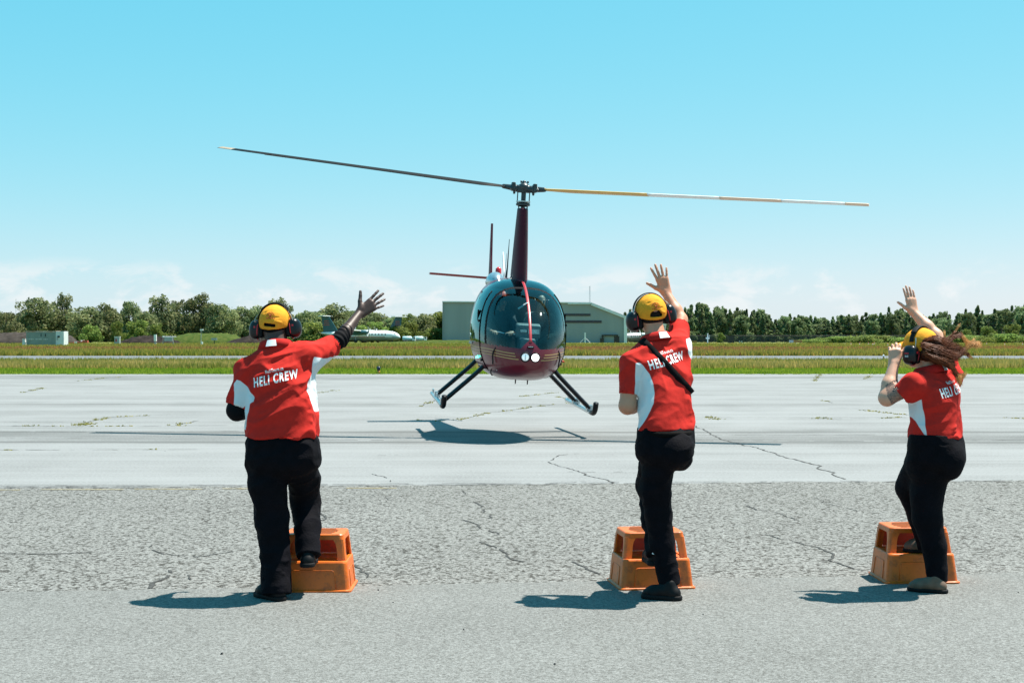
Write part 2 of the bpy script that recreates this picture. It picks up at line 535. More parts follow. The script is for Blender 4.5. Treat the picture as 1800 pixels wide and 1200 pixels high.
# ================================================================== the setting
M_GROUND = ground_mat('meadow_soil', (0.12, 0.14, 0.025), (0.08, 0.09, 0.015), (0.19, 0.17, 0.045), 3.0, 0.25, 0.35, 0.5, 0, 0.2)
M_APRON = ground_mat('pale_concrete_apron', (0.182, 0.188, 0.189), (0.095, 0.097, 0.095), (0.228, 0.237, 0.240), 30.0, 0.60, 0.40, 0.30, 0, 0.12, fine=0.45, worn=[(22.3, 2.2, 0.55), (23.6, 0.35, 0.6), (21.3, 0.25, 0.6), (55.0, 4.0, 0.5), (33.0, 1.2, 0.3)])
M_ROUGH = ground_mat('coarse_worn_asphalt', (0.166, 0.168, 0.161), (0.032, 0.029, 0.024), (0.250, 0.255, 0.248), 52.0, 0.95, 0.03, 0.10, 0.62, 0.25, fine=0.85)
M_NEAR = ground_mat('smooth_grey_asphalt', (0.134, 0.137, 0.132), (0.058, 0.057, 0.052), (0.215, 0.222, 0.217), 58.0, 0.85, 0.0, 0.14, 0.0, 0.25, fine=0.80)
M_TAXI = ground_mat('taxiway_asphalt', (0.118, 0.128, 0.140), (0.085, 0.092, 0.10), (0.145, 0.157, 0.166), 8.0, 0.10, 0.22, 0.12, 0, 0.1)
M_ROAD = pmat('service_road_gravel', (0.20, 0.21, 0.21), 0.9, 0.12, 0.5)
M_LINE = pmat('worn_white_line_paint', (0.42, 0.43, 0.42), 0.8, 0.2, 3.0)
M_YEL = pmat('worn_yellow_line_paint', (0.30, 0.235, 0.10), 0.8, 0.25, 9.0, color2=(0.2, 0.19, 0.15))
M_CRACK = pmat('dark_crack_filler', (0.035, 0.035, 0.033), 0.95, 0.3, 40)

def sheet(name, corners, z, mat, div=(1, 1)):
    V = [(x, y, z) for x, y in corners]
    o = mk(name, V, [(0, 1, 2, 3)], mat, smooth=False)
    tag(o, kind='structure')
    return o

sheet('ground', [(-2600, -200), (2600, -200), (2600, 5200), (-2600, 5200)], -0.05, M_GROUND)
sheet('apron', [(-160, -40), (160, -40), (160, gy(659) + 3), (-160, gy(657) - 1.6)], 0.0, M_APRON)
# the coarse strip and the newer asphalt in front of it run a few degrees off square
def edge_y(vl, vr, x):
    yl, yr = gy(vl), gy(vr); xl, xr = -900 / FPX * yl, 900 / FPX * yr
    return yl + (yr - yl) * (x - xl) / (xr - xl)
def ragged_sheet(name, v_l, v_r, z, mat, x0=-22, x1=22, amp=0.03, ynear=-30, thick=0.0):
    xs = np.arange(x0, x1 + 0.01, 0.05)
    ys = np.array([edge_y(v_l, v_r, x) + amp * (noise.noise((x * 1.3, z * 50, 1.7)) + 0.6 * noise.noise((x * 6, z * 50, 9.7)) + 0.35 * noise.noise((x * 17, z * 50, 4.2))) for x in xs])
    n = len(xs)
    V = [(x, y, z) for x, y in zip(xs, ys)] + [(x, ynear, z) for x in xs] + [(x, y, z - 0.02) for x, y in zip(xs, ys)]
    F = [(i, i + n, i + n + 1, i + 1) for i in range(n - 1)] + [(i, i + 1, i + 1 + 2 * n, i + 2 * n) for i in range(n - 1)]
    o = mk(name, V, F, mat, smooth=False); tag(o, kind='structure'); return o
ragged_sheet('coarse_pavement', 858, 845, 0.004, M_ROUGH, amp=0.06)
ragged_sheet('pavement', 1043, 1009, 0.010, M_NEAR, amp=0.022)
TW0, TW1 = gy(636.5), gy(624.8)
sheet('taxiway', [(-400, TW0), (400, TW0), (400, TW1), (-400, TW1)], -0.020, M_TAXI)
sheet('service_road', [(-600, 300), (600, 300), (600, 340), (-600, 340)], -0.030, M_ROAD)
# painted markings
def line(name, x0, x1, y0, y1, z, mat, label):
    o = mk(name, [(x0, y0, z), (x1, y0, z), (x1, y1, z), (x0, y1, z)], [(0, 1, 2, 3)], mat, smooth=False)
    tag(o, kind='structure'); return o
for u0, u1 in ((1263, 1460), (1560, 1745)):
    yy = gy(632.6)
    line('taxiway_marking', (u0 - 900) / FPX * yy, (u1 - 900) / FPX * yy, yy - 0.5, yy + 0.5, -0.014, M_LINE, '')
ys = gy(861.5)
yr_ = edge_y(861.5, 857, 0)
mkr = random.Random(5)
for x0, x1 in ((-5.4, -5.05), (-4.85, -4.0), (-3.9, -3.2), (-3.0, -2.45), (-1.72, -1.2)):
    y = edge_y(862, 853, (x0 + x1) / 2)
    o = mk('faded_line_marking', [(x0, y - 0.012, 0.0085), (x1, y - 0.02, 0.0085), (x1, y + 0.035, 0.0085), (x0, y + 0.03, 0.0085)], [(0, 1, 2, 3)], M_YEL, smooth=False)
    tag(o, kind='structure')

# cracks: thin meandering ribbons following the ones in the pavement
def crack(pts_px, width, z, seed, wob=0.05, gaps=0.0, sub=14):
    P = [(((u - 900) / FPX) * gy(v), gy(v)) for u, v in pts_px]
    P = np.array(P); out = []
    for i in range(len(P) - 1):
        L_ = np.linalg.norm(P[i + 1] - P[i]); k = max(2, int(L_ / 0.05))
        for j in range(k):
            t = j / k; p = P[i] * (1 - t) + P[i + 1] * t
            w = wob * (noise.noise((p[0] * 2.2, p[1] * 2.2, seed)) + 0.5 * noise.noise((p[0] * 7, p[1] * 7, seed + 3)) + 0.3 * noise.noise((p[0] * 22, p[1] * 22, seed + 5)))
            e_ = (P[i + 1] - P[i]) / (L_ + 1e-9); out.append(p + w * np.array([-e_[1], e_[0]]))
    out.append(P[-1]); out = np.array(out)
    V = []; F = []
    for i in range(len(out) - 1):
        e_ = out[i + 1] - out[i]; nn = np.array([-e_[1], e_[0]]); nn /= np.linalg.norm(nn) + 1e-9
        s_ = noise.noise((out[i][0] * 5, out[i][1] * 5, seed + 9))
        if gaps and s_ < gaps - 0.35: continue
        w0 = width * (0.6 + 0.9 * max(0, 0.5 + s_)) / 2
        b = len(V)
        V += [(*(out[i] - nn * w0), z), (*(out[i + 1] - nn * w0), z), (*(out[i + 1] + nn * w0), z), (*(out[i] + nn * w0), z)]
        F.append((b, b + 1, b + 2, b + 3))
    return V, F, out
crk = MB(); weeds_at = []
def add_crack(px, width=0.012, z=0.0035, wob=0.06, gaps=0.0, weed=0.0):
    V, F, o = crack(px, width, z, len(crk.V) * 0.37, wob, gaps); crk.add(V, F)
    if weed:
        for p in o:
            if noise.noise((p[0] * 2.1, p[1] * 2.1, 31.0)) > 0.42 - weed and random.random() < 0.30: weeds_at.append((p[0], p[1], weed))
# apron
add_crack([(1222, 748), (1270, 773), (1330, 787), (1380, 803), (1440, 818), (1442, 824), (1485, 842)], 0.022, wob=0.07)
add_crack([(962, 812), (985, 800), (1020, 797)], 0.013, gaps=0.1)
add_crack([(962, 812), (1010, 826), (1052, 840), (1076, 849)], 0.015)
add_crack([(688, 850), (690, 843), (655, 832)], 0.012, gaps=0.1)
for vv, a, b, g in ((748.5, -200, 420, 0.30), (741, 0, 300, 0.35), (709, 100, 360, 0.35), (773, 560, 1100, 0.28), (764, 1225, 1560, 0.15), (774, 1225, 1800, 0.22),
                    (716, 1240, 1700, 0.40), (735, 1250, 1560, 0.38), (790, 0, 360, 0.42), (725, 560, 980, 0.45), (706, 560, 1060, 0.42), (690, 0, 380, 0.4),
                    (693, 1230, 1540, 0.42), (758, 0, 420, 0.25), (769, -100, 300, 0.40), (682, 600, 1080, 0.45), (829, 1000, 1110, 0.4), (800, 570, 700, 0.42)):
    add_crack([(a, vv), ((a + b) / 2, vv + 1.0), (b, vv - 0.5)], 0.022 if g < 0.3 else 0.013, wob=0.03, gaps=g)
# cracks with weeds in them
WEEDY = [[(137, 747), (168, 738), (200, 733), (262, 730), (300, 728)], [(310, 747), (350, 739)], [(40, 690), (75, 682)], [(130, 670), (190, 664), (215, 663)], [(808, 738), (850, 727), (930, 716), (970, 711)],
         [(740, 714), (765, 703)], [(912, 697), (980, 690)], [(975, 697), (1000, 700), (1010, 712)], [(1240, 731), (1262, 738)], [(1430, 670), (1438, 662), (1442, 657)], [(1450, 704), (1462, 708)],
         [(1520, 666), (1530, 660)], [(1510, 720), (1600, 730)], [(1560, 735), (1592, 733)], [(1420, 735), (1480, 737)], [(20, 748), (100, 749)], [(1770, 734), (1800, 736)], [(560, 690), (590, 686)], [(735, 738), (770, 740)]]
for w in WEEDY:
    add_crack(w, 0.02, wob=0.05, weed=0.5)
add_crack([(0, 748.5), (130, 749.5), (300, 748.5), (400, 747)], 0.02, wob=0.03, gaps=0.1, weed=0.10)
add_crack([(0, 791), (130, 791), (300, 789)], 0.015, wob=0.03, gaps=0.2, weed=0.06)
add_crack([(1240, 732), (1500, 735), (1800, 734)], 0.015, wob=0.03, gaps=0.25, weed=0.05)
# along the seam between apron and coarse strip
for dv in (0, -1.5, 1.5):
    add_crack([(0, 857 + dv), (450, 854 + dv), (900, 851 + dv), (1350, 848.5 + dv), (1800, 845 + dv)], 0.016, 0.0078, wob=0.12, gaps=0.36)
# coarse strip
for px, w in (([(833, 883), (846, 890), (860, 903), (858, 912)], 0.020), ([(812, 913), (845, 930), (878, 937), (868, 948)], 0.022), ([(845, 953), (875, 962), (890, 979), (920, 988)], 0.020),
              ([(1008, 988), (1055, 1010)], 0.022), ([(265, 1035), (275, 1022), (303, 1012), (298, 1003)], 0.035), ([(0, 972), (120, 974), (215, 971), (262, 968), (270, 955)], 0.022),
              ([(262, 968), (300, 975), (345, 980), (412, 970)], 0.020), ([(325, 1012), (348, 1024)], 0.018), ([(1315, 888), (1330, 897)], 0.018), ([(1330, 897), (1375, 905), (1405, 916)], 0.014),
              ([(1345, 940), (1440, 963), (1470, 985), (1520, 1003)], 0.020), ([(1430, 875), (1480, 893), (1540, 905)], 0.014), ([(1720, 890), (1760, 899), (1795, 905)], 0.016),
              ([(620, 985), (650, 1015), (660, 1022)], 0.016), ([(645, 868), (690, 880)], 0.012), ([(810, 862), (840, 878)], 0.012), ([(520, 905), (565, 915), (570, 900)], 0.02)):
    add_crack(px, w * 0.7, 0.0082, wob=0.07, gaps=0.18)
o = crk.build('pavement_crack', M_CRACK); tag(o, kind='stuff', label='dark cracks running through the apron and coarse strip', cat='cracks')

# small pebbles and dirt specks lying about
M_PEB = pmat('dark_pebble', (0.03, 0.03, 0.03), 0.9, 0.2)
mb = MB()
for u, v in ((290, 794), (390, 1153), (691, 1062), (975, 1171), (665, 1040), (1790, 1044), (815, 1110), (1236, 1083), (1380, 870)):
    p = at(u, v, gy(v)); s_ = random.uniform(0.004, 0.007)
    mb.box((p[0], p[1], 0.012 + s_ * 0.5), (s_, s_ * 0.8, s_ * 0.6), rotm((0, 0, 1), random.uniform(0, 90)), 0.6)
o = mb.build('pebbles', M_PEB); tag(o, kind='stuff', label='scattered dark pebbles on the pavement', cat='pebbles')

# ------------------------------------------------------------------ grass
def blade_mat(name, c1, c2, c3=None):
    m = bpy.data.materials.new(name); m.use_nodes = True
    N, L, p = nodes_of(m)
    a = N.new('ShaderNodeAttribute'); a.attribute_name = 'tint'
    r = N.new('ShaderNodeValToRGB'); L.new(a.outputs['Fac'], r.inputs[0])
    r.color_ramp.elements[0].color = (*c1, 1); r.color_ramp.elements[1].color = (*c2, 1)
    if c3: q = r.color_ramp.elements.new(0.5); q.color = (*c3, 1)
    L.new(r.outputs[0], p.inputs['Base Color'])
    p.inputs['Roughness'].default_value = 0.7; p.inputs['Specular IOR Level'].default_value = 0.2
    tr = N.new('ShaderNodeBsdfTranslucent'); L.new(r.outputs[0], tr.inputs[0])
    mx = N.new('ShaderNodeMixShader'); mx.inputs[0].default_value = 0.45
    o_ = N['Material Output']; L.new(p.outputs[0], mx.inputs[1]); L.new(tr.outputs[0], mx.inputs[2]); L.new(mx.outputs[0], o_.inputs[0])
    return m

def blades(name, xs, ys, hs, ws, tints, mat, z0=-0.05, n=3, lean=0.35):
    k = len(xs); R = np.random.default_rng(len(xs))
    V = np.zeros((k * n, 3, 3)); T = np.repeat(tints, n * 3)
    for j in range(n):
        a = R.uniform(0, 2 * np.pi, k); l = R.uniform(0, lean, k) * hs; b = R.uniform(0, 2 * np.pi, k)
        dx, dy = np.cos(a) * ws / 2, np.sin(a) * ws / 2
        ox, oy = R.normal(0, 0.4, k) * ws, R.normal(0, 0.4, k) * ws
        h = hs * R.uniform(0.6, 1.1, k)
        V[j::n, 0] = np.stack([xs + ox - dx, ys + oy - dy, np.full(k, z0)], 1)
        V[j::n, 1] = np.stack([xs + ox + dx, ys + oy + dy, np.full(k, z0)], 1)
        V[j::n, 2] = np.stack([xs + ox + np.cos(b) * l, ys + oy + np.sin(b) * l, z0 + h], 1)
    F = np.arange(k * n * 3).reshape(-1, 3)
    return mk(name, V.reshape(-1, 3), F, mat, smooth=False, attrs={'tint': T})

M_MOWN = blade_mat('mown_green_grass', (0.16, 0.25, 0.018), (0.34, 0.38, 0.05), (0.23, 0.32, 0.028))
M_TALL = blade_mat('tall_mixed_grass', (0.19, 0.22, 0.035), (0.55, 0.40, 0.15), (0.39, 0.32, 0.09))
M_MEADOW = blade_mat('meadow_grass_far', (0.19, 0.22, 0.03), (0.34, 0.15, 0.065), (0.30, 0.26, 0.055))
def nz2d(xs, ys, s, seed):
    return np.array([noise.noise((x * s, y * s * 1.0, seed)) for x, y in zip(xs.tolist(), ys.tolist())])
A0, A1 = gy(657.6), TW0 - 0.4
k = 44000
ys_ = A0 + RNG.uniform(-0.3, 1, k) ** 1.0 * 13.5; xs_ = RNG.uniform(-0.62, 0.62, k) * ys_
edge = A0 + 0.5 * nz2d(xs_, xs_ * 0, 0.4, 3.0) + 0.25 * nz2d(xs_, xs_ * 0, 2.0, 5.0)
m_ = ys_ > edge; xs_, ys_ = xs_[m_], ys_[m_]
t_ = np.clip(0.4 + 0.55 * nz2d(xs_, ys_, 0.35, 1.0) + RNG.normal(0, 0.16, len(xs_)), 0, 1)
o = blades('mown_grass', xs_, ys_, 0.13 + 0.05 * RNG.random(len(xs_)), np.full(len(xs_), 0.07), t_, M_MOWN)
tag(o, kind='stuff', label='short bright green grass along the apron edge', cat='grass')
k = 60000
ys_ = A0 + 9.5 + RNG.random(k) * (A1 - A0 - 9.5); xs_ = RNG.uniform(-0.62, 0.62, k) * ys_
t_ = np.clip(0.48 + 0.55 * nz2d(xs_, ys_ * 1.5, 0.12, 8.0) + 0.25 * nz2d(xs_, ys_, 0.6, 2.0) + RNG.normal(0, 0.15, len(xs_)), 0, 1)
t_ = np.clip(t_ - 0.35 * (ys_ > A1 - 7), 0, 1)
o = blades('tall_grass', xs_, ys_, 0.30 + 0.14 * RNG.random(len(xs_)) + 0.10 * nz2d(xs_, ys_, 0.3, 4), np.full(len(xs_), 0.075), t_, M_TALL)
tag(o, kind='stuff', label='tall brownish seeding grass between apron and taxiway', cat='grass')
k = 66000
ys_ = TW1 + 0.5 + (298 - TW1) * RNG.random(k) ** 1.5; xs_ = RNG.uniform(-0.60, 0.60, k) * ys_
t_ = np.clip(0.38 + 0.5 * nz2d(xs_, ys_ * 2, 0.03, 12.0) + RNG.normal(0, 0.13, k) + 0.70 * np.exp(-((ys_ - 172 - 12 * nz2d(xs_, ys_, 0.03, 2)) / 20) ** 2), 0, 1)
o = blades('meadow_grass', xs_, ys_, 0.36 + 0.2 * RNG.random(k), np.full(k, 0.22) * (ys_ / 160), t_, M_MEADOW)
tag(o, kind='stuff', label='olive and rust coloured meadow grass beyond the taxiway', cat='grass')
# weeds in the apron cracks
M_WEED = blade_mat('crack_weed', (0.17, 0.17, 0.04), (0.40, 0.35, 0.12))
wp = []
for x, y, w in weeds_at:
    if -0.5 * y < x < 0.5 * y:
        for _ in range(3): wp.append((x + random.gauss(0, 0.06), y + random.gauss(0, 0.03)))
wp += [((145 - 900) / FPX * gy(746) + random.gauss(0, 0.14), gy(746) + random.gauss(0, 0.16)) for _ in range(50)]
wp = np.array(wp)
o = blades('weeds', wp[:, 0], wp[:, 1], RNG.uniform(0.008, 0.032, len(wp)), np.full(len(wp), 0.03), RNG.random(len(wp)), M_WEED, z0=0.0, n=4, lean=1.2)
tag(o, kind='stuff', label='small yellow green weeds growing in the apron cracks', cat='weeds')

# ------------------------------------------------------------------ trees
def leaf_mat(name, dark, light, olive):
    m = blade_mat(name, dark, light, olive)
    N, L, p = nodes_of(m)
    oi = N.new('ShaderNodeObjectInfo')
    hs = N.new('ShaderNodeHueSaturation')
    r = [n for n in N if n.type == 'VALTORGB'][0]
    mr = N.new('ShaderNodeMapRange'); mr.inputs[3].default_value = 0.72; mr.inputs[4].default_value = 1.25
    L.new(oi.outputs['Random'], mr.inputs[0]); L.new(mr.outputs[0], hs.inputs['Value'])
    mh = N.new('ShaderNodeMapRange'); mh.inputs[3].default_value = 0.478; mh.inputs[4].default_value = 0.515
    L.new(oi.outputs['Random'], mh.inputs[0]); L.new(mh.outputs[0], hs.inputs['Hue'])
    L.new(r.outputs[0], hs.inputs['Color'])
    for l in list(r.outputs[0].links):
        if l.to_node != hs: 
            s_ = l.to_socket; L.remove(l); L.new(hs.outputs[0], s_)
    return m
M_LEAF = leaf_mat('willow_and_poplar_leaves', (0.060, 0.090, 0.042), (0.360, 0.370, 0.185), (0.180, 0.212, 0.088))
M_LEAFB = leaf_mat('bright_shrub_leaves', (0.070, 0.115, 0.028), (0.300, 0.350, 0.085), (0.165, 0.225, 0.050))
M_LEAFD = leaf_mat('dark_belt_leaves', (0.055, 0.092, 0.046), (0.300, 0.365, 0.165), (0.155, 0.205, 0.088))
M_BARK = pmat('grey_brown_bark', (0.07, 0.055, 0.04), 0.9, 0.3, 3.0)

def crown_mesh(name, seed, H, Wd, shape, nclump, nleaf, leaf, mat, bare=0.0):
    """crown of many leaf-sized faces grouped in clumps round an uneven outline"""
    R = np.random.default_rng(seed)
    C = []; Rr = []
    for i in range(nclump):
        t = R.random() ** 0.85
        if shape == 'round':
            zz = 0.10 + 0.86 * t; rad = Wd / 2 * math.sqrt(max(0.03, 1 - ((zz - 0.50) / 0.50) ** 2)) * R.uniform(0.35, 1.0)
        elif shape == 'spire':
            zz = 0.06 + 0.90 * t; rad = Wd / 2 * (1.0 - zz) ** 0.72 * R.uniform(0.25, 1.0)
        else:
            zz = 0.10 + 0.80 * t; rad = Wd / 2 * (1 - (zz - 0.3) ** 2 * 1.2) * R.uniform(0.3, 1.0)
        a = R.uniform(0, 2 * np.pi)
        C.append((rad * math.cos(a), rad * math.sin(a), zz * H))
        sc = (0.55 if shape == 'spire' else 1.0)
        Rr.append(R.uniform(0.12, 0.23) * Wd * sc * (1.15 - (0.45 if shape != 'spire' else 0.85) * zz))
    C = np.array(C); Rr = np.array(Rr)
    # a couple of ragged leaders on top
    for _ in range(5 if shape != 'shrub' else 2):
        a = R.uniform(0, 2 * np.pi); q = R.uniform(0, 0.25) * Wd
        C = np.vstack([C, [q * math.cos(a), q * math.sin(a), H * R.uniform(0.90, 1.03)]]) if shape != 'spire' else np.vstack([C, [q * 0.1, 0, H * R.uniform(0.90, 1.02)]]); Rr = np.append(Rr, Wd * R.uniform(0.03, 0.07))
    w = Rr ** 2; idx = R.choice(len(C), nleaf, p=w / w.sum())
    d = R.normal(size=(nleaf, 3)); d /= np.linalg.norm(d, axis=1)[:, None]
    rr = Rr[idx] * (0.55 + 0.5 * R.random(nleaf) ** 0.6)
    P = C[idx] + d * rr[:, None] * np.array([1.0, 1.0, 0.85 if shape != 'spire' else 1.5])
    # leaf sprays face outward with a lot of scatter
    n = d + R.normal(0, 0.55, (nleaf, 3)); n /= np.linalg.norm(n, axis=1)[:, None]
    a = np.cross(n, R.normal(size=(nleaf, 3))); a /= np.linalg.norm(a, axis=1)[:, None]; b = np.cross(n, a)
    s1 = leaf * R.uniform(0.5, 1.3, nleaf)[:, None]; s2 = s1 * R.uniform(0.4, 0.8, nleaf)[:, None]
    V = np.stack([P - a * s1, P - b * s2, P + a * s1, P + b * s2], 1).reshape(-1, 3)
    V[:, 2] = np.maximum(V[:, 2], 0.02)
    F = np.arange(nleaf * 4).reshape(-1, 4)
    ct = R.normal(0.45, 0.18, len(C))
    T = np.clip(np.repeat(ct[idx] + R.normal(0, 0.16, nleaf), 4), 0, 1)
    me = mesh_data(name, V, F, mat, smooth=False)
    at_ = me.attributes.new('tint', 'FLOAT', 'POINT'); at_.data.foreach_set('value', T.astype(np.float32))
    # trunk and limbs
    mb = MB()
    th = H * (0.55 if shape != 'spire' else 0.85)
    k = max(0.06, H * 0.018)
    tp = [(0, 0, -0.3), (0.02 * Wd * R.normal(), 0.02 * Wd * R.normal(), th * 0.35), (0.04 * Wd * R.normal(), 0.04 * Wd * R.normal(), th * 0.7), (0.05 * Wd * R.normal(), 0, th)]
    tp = catmull(tp, 4); mb.tube(tp, np.linspace(k, k * 0.3, len(tp)).tolist(), 7)
    for i in R.choice(len(C), min(9, len(C)), replace=False):
        z0 = min(C[i][2] * 0.6, th * 0.9); j = int(z0 / th * (len(tp) - 1))
        p0 = tp[j]; p1 = (p0 + C[i]) / 2 + np.array([0, 0, -0.03 * H])
        pts = catmull([p0, p1, C[i]], 3); mb.tube(pts, np.linspace(k * 0.45, k * 0.08, len(pts)).tolist(), 5)
    tm = mesh_data(name + '_trunk', np.array(mb.V), mb.F, M_BARK, True)
    return me, tm

VAR = {}
for i in range(6): VAR['round', i] = crown_mesh('broad_crown', 100 + i, 1.0, 0.95, 'round', 46, 5200, 0.032, M_LEAF)
for i in range(3): VAR['bright', i] = crown_mesh('bright_crown', 200 + i, 1.0, 1.25, 'shrub', 34, 3600, 0.046, M_LEAFB)
for i in range(5): VAR['spire', i] = crown_mesh('narrow_crown', 300 + i, 1.0, 0.52, 'spire', 60, 4200, 0.030, M_LEAFD)
for i in range(3): VAR['darkround', i] = crown_mesh('dark_crown', 400 + i, 1.0, 0.75, 'round', 40, 4200, 0.036, M_LEAFD)
for i in range(3): VAR['hedge', i] = crown_mesh('hedge_crown', 500 + i, 1.0, 1.7, 'shrub', 30, 2600, 0.060, M_LEAFB)
for i in range(2): VAR['backwood', i] = crown_mesh('back_crown', 600 + i, 1.0, 1.0, 'round', 40, 3800, 0.036, M_LEAFB)

def tree(name, u, top, Y, kind, var, wpx=None, label='', group=None, rz=None, cat='tree', base_z=-0.05):
    z_top = CAM_H - (top - HORIZON) / FPX * Y
    H = z_top - base_z
    base_w = {'round': 0.95, 'bright': 1.25, 'spire': 0.52, 'darkround': 0.75, 'hedge': 1.7, 'backwood': 1.0}[kind]
    sx = H if wpx is None else (wpx / FPX * Y) / base_w
    r = empty(name, ((u - 900) / FPX * Y, Y, base_z), (0, 0, random.uniform(0, 6.28) if rz is None else rz))
    cm, tm = VAR[kind, var]
    for n_, me in (('crown', cm), ('trunk', tm)):
        c = bpy.data.objects.new(n_, me); COL.objects.link(c); c.parent = r; c.scale = (sx, sx, H)
    tag(r, label, cat, group)
    return r

ORD = ['first', 'second', 'third', 'fourth', 'fifth', 'sixth', 'seventh', 'eighth', 'ninth', 'tenth', 'eleventh', 'twelfth', 'thirteenth', 'fourteenth', 'fifteenth', 'sixteenth', 'seventeenth', 'eighteenth', 'nineteenth', 'twentieth']
ORD += ['twenty ' + o for o in ORD[:9]] + ['thirtieth'] + ['thirty ' + o for o in ORD[:9]] + ['fortieth']
# left-hand trees, from the left edge to the hangar
LT = [(-22, 548, 430, 'round', 0, 70, 'rounded olive green tree cut by the left edge of the picture'),
      (14, 551, 425, 'round', 1, 56, 'low pale willow near the left edge beside the taller dark tree'),
      (62, 526, 440, 'round', 2, 72, 'tall broad dark green tree behind the grey container'),
      (110, 521, 446, 'round', 3, 46, 'tall narrow tree with upright plumes right of the container'),
      (152, 541, 430, 'round', 4, 70, 'pale billowing willow between two taller trees on the left'),
      (186, 537, 436, 'round', 5, 56, 'grey green willow in the middle of the left tree line'),
      (228, 533, 450, 'round', 0, 42, 'ragged thin crowned tree rising over a gap in the left tree line'),
      (256, 549, 432, 'round', 2, 50, 'rounded tree above the dark soil heap'),
      (284, 524, 446, 'round', 3, 62, 'tall full green tree behind the weather instruments'),
      (316, 531, 455, 'round', 1, 46, 'green tree with bare twigs poking from its top'),
      (350, 520, 445, 'round', 5, 66, 'tallest tree of the left group with a ragged feathery top'),
      (388, 536, 436, 'round', 4, 62, 'olive toned tree on the right shoulder of the tallest left tree'),
      (425, 541, 450, 'round', 2, 52, 'blue green tree just left of the left crew member head'),
      (462, 540, 452, 'round', 0, 60, 'green tree half hidden by the left crew member head'),
      (492, 529, 455, 'round', 3, 60, 'ragged tree top showing above the left crew member cap'),
      (545, 549, 446, 'round', 1, 62, 'green tree right of the left crew member ear muff'),
      (585, 537, 460, 'round', 5, 74, 'tall dark green tree above the raised black sleeve'),
      (625, 549, 470, 'round', 4, 66, 'green tree behind the waving hand of the left crew member'),
      (205, 566, 400, 'bright', 0, 26, 'small rounded bush left of the dark soil heap'),
      (242, 563, 405, 'bright', 1, 46, 'bright green bushy tree behind the dark soil heap'),
      (276, 569, 402, 'bright', 2, 30, 'small bright bush behind the white instrument post'),
      (160, 571, 398, 'bright', 2, 40, 'leafy bush at the foot of the pale willow'),
      (560, 566, 408, 'bright', 1, 60, 'bright leafy tree behind the turboprop tail fin'),
      (704, 574, 405, 'bright', 0, 46, 'light green bushy tree behind the fuel tankers'),
      (720, 564, 412, 'bright', 2, 44, 'yellow green rounded tree left of the hangar'),
      (762, 576, 402, 'bright', 1, 44, 'pale leafy bush against the left edge of the hangar'),
      (655, 566, 420, 'backwood', 0, 56, 'rounded green tree behind the turboprop nose'),
      (688, 560, 430, 'darkround', 1, 40, 'dark green tree between the bright bushes left of the hangar'),
      (745, 553, 425, 'round', 2, 56, 'mid green tree close to the left edge of the hangar'),
      (778, 549, 432, 'backwood', 1, 56, 'green tree half hidden by the hangar left edge')]
for u, t, Y, kd, vr, wp_, lb in LT:
    tree('bush' if kd == 'bright' else 'broadleaf_tree', u, t, Y, kd, vr, wp_, lb, 'trees along the left side of the airfield', cat='bush' if kd == 'bright' else 'tree')
# rows of the wood further back, told apart by nothing
for i, u in enumerate(range(-60, 860, 26)):
    tree('woodland_tree', u + random.uniform(-8, 8), 552 + random.uniform(-6, 8) + (6 if u < 250 else 0), 520 + random.uniform(-25, 25), ('backwood', 'round', 'darkround')[i % 3], i % 2, random.uniform(46, 62),
         f'green tree of the wood behind the left tree line, {ORD[i]} from the left', 'wood behind the left trees')
# understorey so that no sky shows between the stems
for i, u in enumerate(range(-60, 800, 34)):
    tree('undergrowth_bush', u + random.uniform(-8, 8), 584 + random.uniform(-5, 4), 455 + random.uniform(-10, 10), 'hedge', i % 3, random.uniform(56, 76),
         f'low undergrowth bush at the foot of the left trees, {ORD[i]} from the left', 'undergrowth below the left trees', cat='bush')
# right-hand belt
BELT_SEEN = {}
def belt_label(u, kd, row):
    for lim, pl in ((1215, 'behind the middle crew member'), (1262, 'just right of the middle crew member'), (1330, 'above the weather post'), (1385, 'left of the airfield sign'), (1440, 'above the airfield sign'), (1500, 'left of the traffic cones'),
                    (1560, 'above the traffic cones'), (1640, 'behind the woman raised arm'), (1735, 'above the blowing hair'), (9999, 'near the right picture edge')):
        if u < lim: break
    key = (pl, kd, row); k = BELT_SEEN.get(key, 0); BELT_SEEN[key] = k + 1
    return f"{ORD[k]} {'pointed' if kd == 'spire' else 'rounded'} tree of the {('back', 'middle', 'front')[row]} belt row {pl}"
def belt_top(u):
    return -4 + np.interp(u, [1090, 1200, 1230, 1262, 1300, 1330, 1345, 1360, 1400, 1440, 1500, 1550, 1580, 1620, 1680, 1720, 1740, 1800, 1860], [556, 545, 538, 546, 549, 545, 552, 561, 556, 561, 558, 552, 550, 556, 552, 545, 550, 543, 545])
i = 0
for row, (Y, step, lift) in enumerate(((470, 15, 0), (450, 17, 3), (432, 19, 8))):
    for u in np.arange(1085, 1880, step):
        uu = u + random.uniform(-5, 5) + row * 6
        kd = ('spire', 'darkround', 'spire', 'spire', 'darkround', 'spire', 'spire')[(i * 5 + row) % 7]
        tp = belt_top(uu) + lift + random.uniform(-3, 7)
        if i % 9 == 0 and row == 1: tp -= 6
        tree('belt_tree', uu, tp, Y + random.uniform(-6, 6), kd, i % (5 if kd == 'spire' else 3), random.uniform(25, 38) if kd == 'spire' else random.uniform(26, 38),
             belt_label(uu, kd, row), 'trees of the dense right belt')
        i += 1
